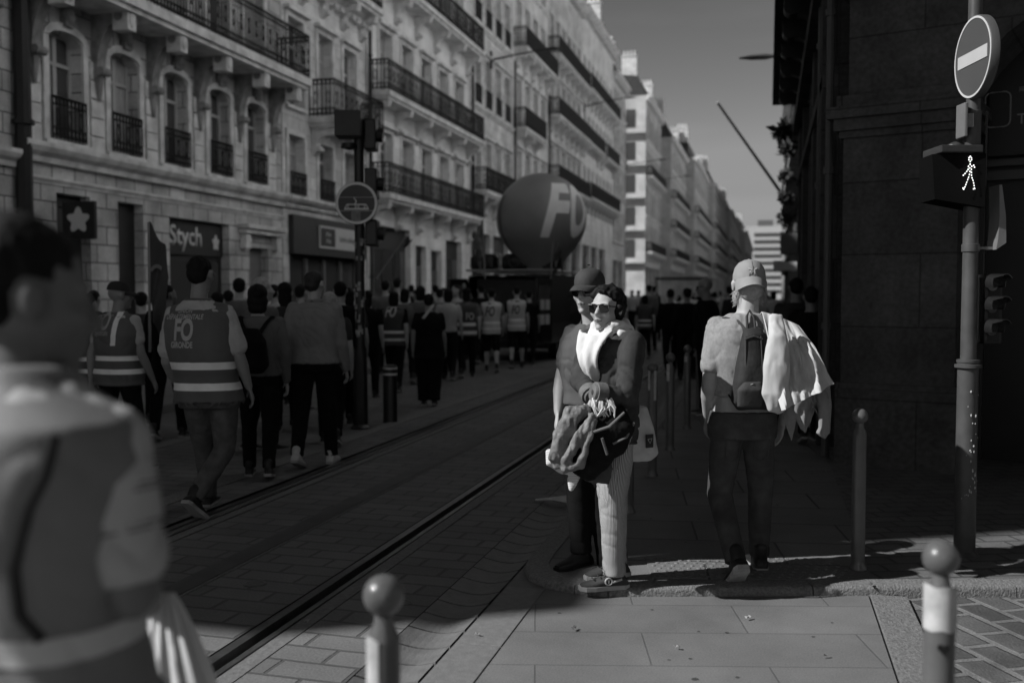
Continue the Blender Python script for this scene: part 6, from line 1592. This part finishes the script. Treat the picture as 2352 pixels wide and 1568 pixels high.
# trim lines of the vest armholes
# ---------------------------------------------------------------- foreground man at the left edge, very near and out of focus
dN = 1.5; base = at(60, 680, dN); base.z = 0; s_ = F / dN; v0 = 680 + 1.5 * s_; g = px(60, v0, s_)
FA = R(-35)
J = pose(1.66, FA)
J.update(head=g(62, 690, .0), neck=g(60, 860, -.04), chest=g(50, 1150, -.02), pel=g(90, 1640, .0), shR=g(285, 1010, -.06), shL=g(-190, 1010, .1), elR=g(338, 1330, -.08), wrR=Vector(((at(318, 1372, 1.86) - base).dot(RGT), (at(318, 1372, 1.86) - base).dot(FWD), (at(318, 1372, 1.86) - base).z)), elL=g(-270, 1380, .1), wrL=g(-220, 1600, .2),
         hipR=g(170, 1680, 0), hipL=g(10, 1680, .05), knR=g(170, 2300, 0), knL=g(10, 2300, .1), anR=g(170, 2860, 0), anL=g(10, 2860, .1))
Mf, J, HM, top, vo = figure('person', 'blurred man in the foreground at the left edge, in a vest over a striped polo', base, TH, 1.74, FA, J, head=(R(-52), R(-10), 0), vox=.009, fine=True,
    top=mat('polo_pale', .60, .9, .08, 8, .2), legs=M_BLACKC, hair='short', fat=1.0, seed=41, vest=dict(low=.90, bands=((1.0, 1.04),), mat=mat('vest_near', .26, .7, .12, 5, .3, 9, .015), amp=.005, bmat=mat('band_near', .7, .6, .1, 5, .1)), topg=.012, sl=.74, amp=.006, handdir={'R': (Vector((-.2, 1, -.4)), Vector((-1, 0, 0)))}, curl=1.2, skin=mat('skin_near', .20, .55, .08, 14, .08, 80, .002))
bmv = vo.data; sx_ = []
trim = bmesh.new(); TV = BVHTree.FromPolygons([v.co for v in bmv.vertices], [p_.vertices[:] for p_ in bmv.polygons])
pth = [TV.find_nearest(q_)[0] for q_ in (g(292, 935, -.25), g(268, 1040, -.25), g(215, 1130, -.25), g(178, 1250, -.25), g(180, 1340, -.25), g(215, 1400, -.2))]
tube(trim, pth, .009, 8); obj('vest_trim', trim, M_DARK, vo, True)
a_, b_ = J['shR'], J['elR']; d3 = (b_ - a_).normalized()
bm = bmesh.new()
for t_ in (.34, .39, .66, .71):
    c_ = a_.lerp(b_, t_ * .8); tube(bm, [c_, c_ + d3 * .004], [.0605, .0605], 24)
obj('sleeve_stripe', bm, mat('stripe_grey', .16, .9, .1, 9, 0), top, True)
bg_ = empty('carrier_bag', base, TH, label='white crinkled plastic bag hanging from the foreground man\'s hand', cat='bag')
lw = lambda u, v, d: Vector(((at(u, v, d) - base).dot(RGT), (at(u, v, d) - base).dot(FWD), (at(u, v, d) - base).z))
w_ = lw(345, 1395, 1.95)
def bag(u, v):
    a = 2 * PI * u; r_ = .014 + .115 * v ** .8; q_ = .010 * math.sin(a * 7 + v * 6) * v + .006 * math.sin(a * 13)
    return w_ + Vector((.02 + .05 * v, .0, 0)) + Vector(((r_ + q_) * math.cos(a), (r_ + q_) * .6 * math.sin(a), .02 - .42 * v))
bm = bmesh.new(); sheet(bm, bag, 64, 26, .003); obj('bag_film', bm, mat('bag_film', 1.3, .35, .05, 8, .2, 16), bg_, True)
bm = bmesh.new(); tube(bm, [w_ + Vector((-.01, 0, -.0)), w_ + Vector((.0, -.01, .03)), w_ + Vector((.03, 0, .0))], .008, 8); obj('bag_handle', bm, mat('bag_film', .72), bg_, True)
# ================================================================ the march: everyone else
def mrk(t, vo, s, u, v, g, size, m, **kw): decal(vo, 'lettering', vo, s, size, m, g(u, v, 0), Vector((1, 0, 0)), Vector((0, 1, 0)), off=.006, **kw)
def walker(u, d, top_v, label, z=0.0, **kw):
    """stand a marcher on the ground at photo column u and depth d; top_v is the top of the head in the photo"""
    p = at(u, 680, d); p.z = z; H = EYE + (HZ - top_v) / F * d - z; H = max(1.45, min(1.95, H / (1.0)))
    kw.setdefault('vox', .014 if d < 15 else .02); kw.setdefault('step', ((u * 13) % 7 - 3) / 5.0); kw.setdefault('arms', (((u * 5) % 9 - 4) / 10, -((u * 5) % 9 - 4) / 10)); kw.setdefault('facegeo', d < 13)
    r = figure('person', label, p, TH + kw.pop('rz', 0), H, **kw)
    return (p, F / d, H) + r
VB = lambda **k: dict(dict(low=.82, bands=((.90, .945), (1.03, 1.075))), **k)
M_VD = mat('vest_dark', .10, .8, .12, 7, .2)
M_LET2 = mat('vest_lettering_pale', .8, .7, .1, 14, 0); M_LETD = mat('vest_lettering_dark', .05, .7, .1, 14, 0)
# capped man in the FO vest, left
p, s_, H, t, J, HM, top, vo = walker(272, 8.4, 650, 'stocky man in a cap and FO vest with a diagonal band, left of the lettered vest', H=None) if False else walker(272, 8.4, 652, 'stocky man in a cap and FO vest, left of the man lettered FO GIRONDE', face=R(-22), head=(R(-55), 0, 0), fat=1.25, top=M_LTC, legs=M_BLACKC, hair='none', hat=(False, M_DKC), vest=VB(mat=M_VEST, bands=((.93, .975), (1.05, 1.095))), step=-.5, fine=True, vox=.011, skin=M_SKIND, seed=51)
g = px(272, 680 + 1.5 * s_, s_)
mrk(t, vo, 'FO', 245, 738, g, .20, M_VL, fitw=.15, bold=.007, shear=.2); mrk(t, vo, 'syndicale', 247, 763, g, .07, M_VL, fitw=.13)
peel(vo.data, 'reflective_band', vo, M_BAND, lambda c: .012 < c.x + (c.z - 1.25) * -.12 < .055 and 1.09 < c.z < 1.42 and c.y < .05, .0035, [((.012, 0, 1.25), (1, 0, -.12)), ((.055, 0, 1.25), (1, 0, -.12)), ((0, 0, 1.09), (0, 0, 1))])
walker(200, 9.4, 676, 'marcher mostly hidden behind the foreground man, only the vest bands showing', face=R(-10), top=M_DKC, vest=VB(mat=M_VD), hair='short', seed=52)
walker(385, 10.4, 655, 'dark figure holding the limp flag, between the two lettered vests', face=R(5), head=(R(-40), 0, 0), top=M_BLACKC, legs=M_BLACKC, sleeve=1, arms=(.3, .1), seed=53, skin=M_SKIND)
# woman with dark bob and small backpack
p, s_, H, t, J, HM, top, vo = walker(592, 8.2, 656, 'woman with a dark bob and black backpack, walking away right of the lettered vest', face=R(8), hair='bob', top=M_MDC, legs=M_BLACKC, sleeve=1, step=.35, fat=1.05, fine=True, vox=.011, seed=54, shoes=M_SHOE, arms=(0, .12))
bkp = empty('backpack', p, TH, label='small black backpack on the back of the woman with the dark bob', cat='backpack'); zb = J['chest'].z
bm = bmesh.new(); loft(bm, [(-.01, -.2, zb - .28, .10, .05, 0), (-.01, -.22, zb - .22, .15, .08, 0), (-.01, -.21, zb - .02, .13, .07, 0), (-.01, -.19, zb + .08, .06, .03, 0)], 22, 3)
me_obj('pack_body', bake(bm, .012, 2, .005), M_BLACKC, bkp)
bm = bmesh.new()
for x in (-1, 1): tube(bm, [(x * .05, -.17, zb + .03), (x * .10, -.13, zb + .12), (x * .13, -.05, zb + .175), (x * .12, .06, zb + .15)], [(.018, .005)] * 4, 8, side=(1, 0, 0))
obj('strap', bm, M_BLACKC, bkp, True)
walker(600, 9.6, 640, 'blonde woman with glasses looking right, behind the woman with the dark bob', face=R(-40), head=(R(-70), 0, 0), hair='bob', hairm=mat('blonde_hair', .55, .6, .3, 30, .4), top=M_MDC, seed=55, sleeve=1)
walker(550, 12.5, 640, 'man seen against the shop wall, above the dark bob', face=R(10), top=M_MDC, seed=56)
# man in the pale jacket
p, s_, H, t, J, HM, top, vo = walker(722, 8.75, 624, 'broad man in a pale grey jacket walking away, left of the sticker-covered signal pole', face=R(-4), head=(R(-20), 0, 0), hair='short', hairm=mat('cropped_hair', .03, .6, .3, 40, .4), top=mat('pale_blouson', .34, .8, .1, 9, .35, 14, .01, stretch=(1, 1, .5)), sleeve=1, jacket=True, fat=1.18, fw=1.1, legs=M_BLACKC, step=-.55, fine=True, vox=.011, seed=57, shoes=mat('white_trainer', .8, .7, .1, 20, .2), toph=.93, amp=.006)
bm = bmesh.new(); nk = J['neck']
tube(bm, [nk + Vector((.068 * math.cos(a), .062 * math.sin(a), .015)) for a in [2 * PI * i / 18 for i in range(19)]], [(.014, .022)] * 19, 8); obj('collar', bm, top.data.materials[0], t, True)
for u, d, v, lab, kw in (
    (655, 11, 650, 'person in dark clothes between the dark bob and the pale jacket', dict(top=M_DKC, hair='long')),
    (690, 13, 655, 'head and dark shoulders just left of the pale jacket man\'s head', dict(top=M_BLACKC)),
    (757, 10, 672, 'grey-haired person half hidden behind the pale jacket man\'s shoulder', dict(top=M_DKC, hairm=M_HAIRG)),
    (782, 11.5, 648, 'dark-clothed man between the pale jacket and the signal pole', dict(top=M_BLACKC, sleeve=1)),
    (800, 12.5, 662, 'woman with a pale arm beside the sticker-covered pole', dict(top=M_DKC, hair='bob', step=.4)),
    (845, 14.5, 668, 'person in black just right of the sticker-covered pole', dict(top=M_BLACKC, hair='long')),
    (215, 12, 668, 'distant dark-haired marcher behind the capped man in the vest', dict(top=M_BLACKC)),
    (325, 11.5, 672, 'marcher whose head shows between the capped vest and the flag', dict(top=M_DKC)),
    (500, 11, 672, 'dark-haired head just right of the big FO vest', dict(top=M_DKC)),
    (525, 13.5, 668, 'second head right of the big FO vest, farther back', dict(top=M_MDC)),
    (630, 13.5, 655, 'marcher with a pale shirt behind the blonde woman', dict(top=M_LTC)),
):
    walker(u, d, v, lab, seed=int(u), **dict(dict(face=R((u * 7) % 30 - 15)), **kw))
# middle group before the van
p, s_, H, t, J, HM, top, vo = walker(905, 15.5, 670, 'marcher in a dark FO vest with two bright bands, behind the squat bollard', face=R(-5), hair='bob', top=M_BLACKC, legs=M_BLACKC, vest=VB(mat=M_VD), seed=61, step=.3, vox=.013)
g = px(905, 680 + 1.5 * s_, s_); mrk(t, vo, 'FO', 898, 716, g, .24, M_LET2, fitw=.18, bold=.008, shear=.3)
walker(985, 13.6, 676, 'woman in a loose black outfit with a striped strap, alone before the marchers', face=R(-4), hair='short', top=M_BLACKC, legs=M_BLACKC, fat=1.2, legr=1.5, step=.25, toph=.74, topg=.03, seed=62, vox=.013, skin=M_SKIND)
o_ = [o for o in bpy.data.objects if o.get('label', '').startswith('woman in a loose black')][0]
bm = bmesh.new(); 
for q_ in (0, .022): tube(bm, [(-.075 + q_, -.155, 1.20), (.02 + q_, -.125, 1.33), (.055 + q_, -.06, 1.385)], [(.009, .004)] * 3, 6, side=(1, 0, 0))
obj('strap', bm, M_LET2, o_, True)
p, s_, H, t, J, HM, top, vo = walker(1072, 18.2, 662, 'marcher with long dark hair and a vest with two broad white bands', face=0, hair='long', top=M_MDC, legs=M_BLACKC, vest=VB(mat=M_VD, bands=((.86, .925), (1.02, 1.085))), seed=63, step=-.45)
g = px(1072, 680 + 1.5 * s_, s_); mrk(t, vo, 'FO', 1080, 727, g, .18, M_LET2, fitw=.15, bold=.006)
p, s_, H, t, J, HM, top, vo = walker(1129, 19.5, 664, 'marcher in a pale vest lettered FO and shorts, left of the pair behind the van', face=R(3), top=M_MDC, legs=M_BLACKC, shorts=True, vest=VB(mat=M_VESTY), seed=64, step=.5)
g = px(1129, 680 + 1.5 * s_, s_); mrk(t, vo, 'FO', 1125, 716, g, .26, M_LETD, fitw=.19, bold=.006, shear=.2)
p, s_, H, t, J, HM, top, vo = walker(1187, 20.6, 660, 'marcher in a pale vest and shorts with bare legs, right behind the van door', face=R(-4), head=(0, R(-20), 0), top=M_BLACKC, legs=M_BLACKC, shorts=True, vest=VB(mat=M_VESTY), seed=65, step=-.5)
g = px(1187, 680 + 1.5 * s_, s_); mrk(t, vo, 'FO', 1184, 712, g, .24, M_LETD, fitw=.17, bold=.006, shear=.2)
for u, d, v, lab, kw in (
    (930, 17, 664, 'woman with a bag strap looking down beside the dark FO vest', dict(top=M_MDC, hair='bob')),
    (885, 19, 646, 'dark-haired person in front of the shop door, left of the white shirt', dict(top=M_MDC)),
    (913, 20, 640, 'person in a bright white shirt rising above the dark FO vest', dict(top=M_WHC)),
    (958, 18.5, 668, 'person in a cap and grey top left of the woman in black', dict(top=M_MDC, hair='none', hat=(False, M_DKC))),
    (966, 17, 658, 'curly-haired head just above the woman in black', dict(top=M_MDC, hair='bob')),
    (1010, 19.5, 664, 'person in a grey top right of the woman in black', dict(top=M_MDC)),
    (1030, 17.6, 664, 'woman in a sleeveless pale top left of the long-haired vest', dict(top=M_LTC, hair='bob', step=.4)),
    (1048, 19.6, 655, 'woman in a pale top with folded arms behind the long-haired vest', dict(top=M_LTC, face=R(150), head=(R(140), 0, 0))),
    (1105, 22, 655, 'dark figure between the small flag and the pale vests', dict(top=M_BLACKC)),
    (1062, 23, 650, 'marcher with a raised grey hood left of the van', dict(top=M_MDC, hairm=M_HAIRG)),
    (1215, 21.6, 668, 'person in black leaning at the open van door', dict(top=M_BLACKC)),
    (1000, 24, 655, 'far marcher on the left sidewalk, in a pale top', dict(top=M_LTC)),
    (945, 26, 655, 'far marcher on the left sidewalk, in dark clothes', dict(top=M_DKC)),
):
    walker(u, d, v, lab, seed=int(u), **dict(dict(face=R((u * 7) % 30 - 15)), **kw))
# right of the couple
p, s_, H, t, J, HM, top, vo = walker(1481, 24, 678, 'marcher in a dark vest with two pale bands, seen right of the woman\'s hair', face=0, top=M_DKC, legs=M_BLACKC, vest=VB(mat=M_VD), hair='bob', seed=71, step=.4)
walker(1540, 19, 664, 'tall man in black just right of the tote bag, walking away', face=0, top=M_BLACKC, legs=M_BLACKC, sleeve=1, seed=72, skin=M_SKIND)
walker(1578, 17.5, 662, 'man in black beside the bald man with glasses', face=R(8), top=M_BLACKC, legs=M_BLACKC, sleeve=1, seed=73, skin=M_SKIND)
p, s_, H, t, J, HM, top, vo = walker(1622, 12.2, 640, 'bald man with dark glasses in a black coat, looking left', face=R(60), head=(R(82), R(-8), 0), hair='none', top=M_BLACKC, legs=M_BLACKC, sleeve=1, jacket=True, fat=1.2, fine=True, vox=.012, z=SZ, seed=74, skin=M_SKIND); sunglasses(t, HM, 1, 1)
p, s_, H, t, J, HM, top, vo = walker(1828, 10.8, 640, 'man with a black backpack in the shade of the right-hand houses', face=R(-5), hair='short', top=M_DKC, legs=M_BLACKC, sleeve=1, z=SZ, seed=75, fat=1.1, skin=M_SKIND)
bkp = empty('backpack', p, TH, label='black backpack with a bright zip on the man in the shade at right', cat='backpack'); zb = J['chest'].z
bm = bmesh.new(); loft(bm, [(0, -.2, zb - .30, .12, .05, 0), (0, -.22, zb - .2, .16, .09, 0), (0, -.21, zb + .02, .14, .08, 0), (0, -.18, zb + .12, .07, .04, 0)], 22, 3); me_obj('pack_body', bake(bm, .014, 2, .004), M_BLACKC, bkp)
bm = bmesh.new(); tube(bm, [(.0, -.305, zb - .04), (.0, -.30, zb + .06)], .004, 6); obj('zip', bm, M_BAND, bkp)
walker(1862, 9.9, 660, 'barely visible person in black against the dark pier edge', face=R(-8), top=M_BLACKC, sleeve=1, z=SZ, seed=76, skin=M_SKIND)
# ---- the distant crowd: a few figures copied many times, each with its own clothes
protos = []
for i, (hair, sl, st) in enumerate((('short', 0, .45), ('bob', 1, -.4), ('long', 0, .3), ('short', 1, -.5))):
    r = figure('person', 'x', (0, 0, 0), 0, (1.76, 1.65, 1.63, 1.72)[i], hair=hair, sleeve=sl, step=st, vox=.032, facegeo=False, amp=0, seed=90 + i, top=M_MDC)
    for c in kids(r[0]): KIDS.setdefault(r[0].name, []).append(c)
    for c in kids(r[0]):
        for c2 in kids(c): KIDS.setdefault(c.name, []).append(c2)
    protos.append(r[0])
shades = (('white', M_WHC), ('pale', M_LTC), ('grey', M_MDC), ('dark', M_DKC), ('black', M_BLACKC))
rg = random.Random(77); used = set(); n_ = 0
def clone(p, loc, rz, sc, m, lab, grp):
    c = p.copy(); COL.objects.link(c); c.location = loc; c.rotation_euler = (0, 0, rz); c.scale = (sc,) * 3
    for ch in KIDS[p.name]:
        o = ch.copy(); COL.objects.link(o); o.parent = c
        if ch.name.startswith('shirt'):
            o.material_slots[0].link = 'OBJECT'; o.material_slots[0].material = m
        for ch2 in KIDS.get(ch.name, []):
            o2 = ch2.copy(); COL.objects.link(o2); o2.parent = o
    c['label'] = lab; c['category'] = 'person'; c['group'] = grp; return c
spots = []
for i in range(150):
    d = 24 * (1 + (i / 150) ** 1.6 * 6.0) * rg.uniform(.93, 1.07)
    x = rg.uniform(-7.3, .3) if rg.random() < .8 else rg.uniform(-11.5, -8)
    if -7.4 < x < -4.2 and 21 < d < 29: continue
    if d > 90: x *= .8
    if any((x - a) ** 2 + (d - b) ** 2 < .30 for a, b in spots): continue
    spots.append((x, d))
for i, (x, y) in enumerate(spots):
    nm, m = shades[rg.choice((0, 0, 1, 1, 1, 2, 2, 3, 3, 4))]
    clone(protos[i % 4], (x, y, .09 if x < -7.6 else 0), rg.uniform(-.5, .5) + (PI if rg.random() < .15 else 0), rg.uniform(.88, 1.07), m,
          'small figure in a %s top in the packed distant crowd down the street' % nm, 'distant marchers in %s tops' % nm)
for p in protos:
    for c in KIDS[p.name]:
        for c2 in KIDS.get(c.name, []): bpy.data.objects.remove(c2)
        bpy.data.objects.remove(c)
    bpy.data.objects.remove(p)
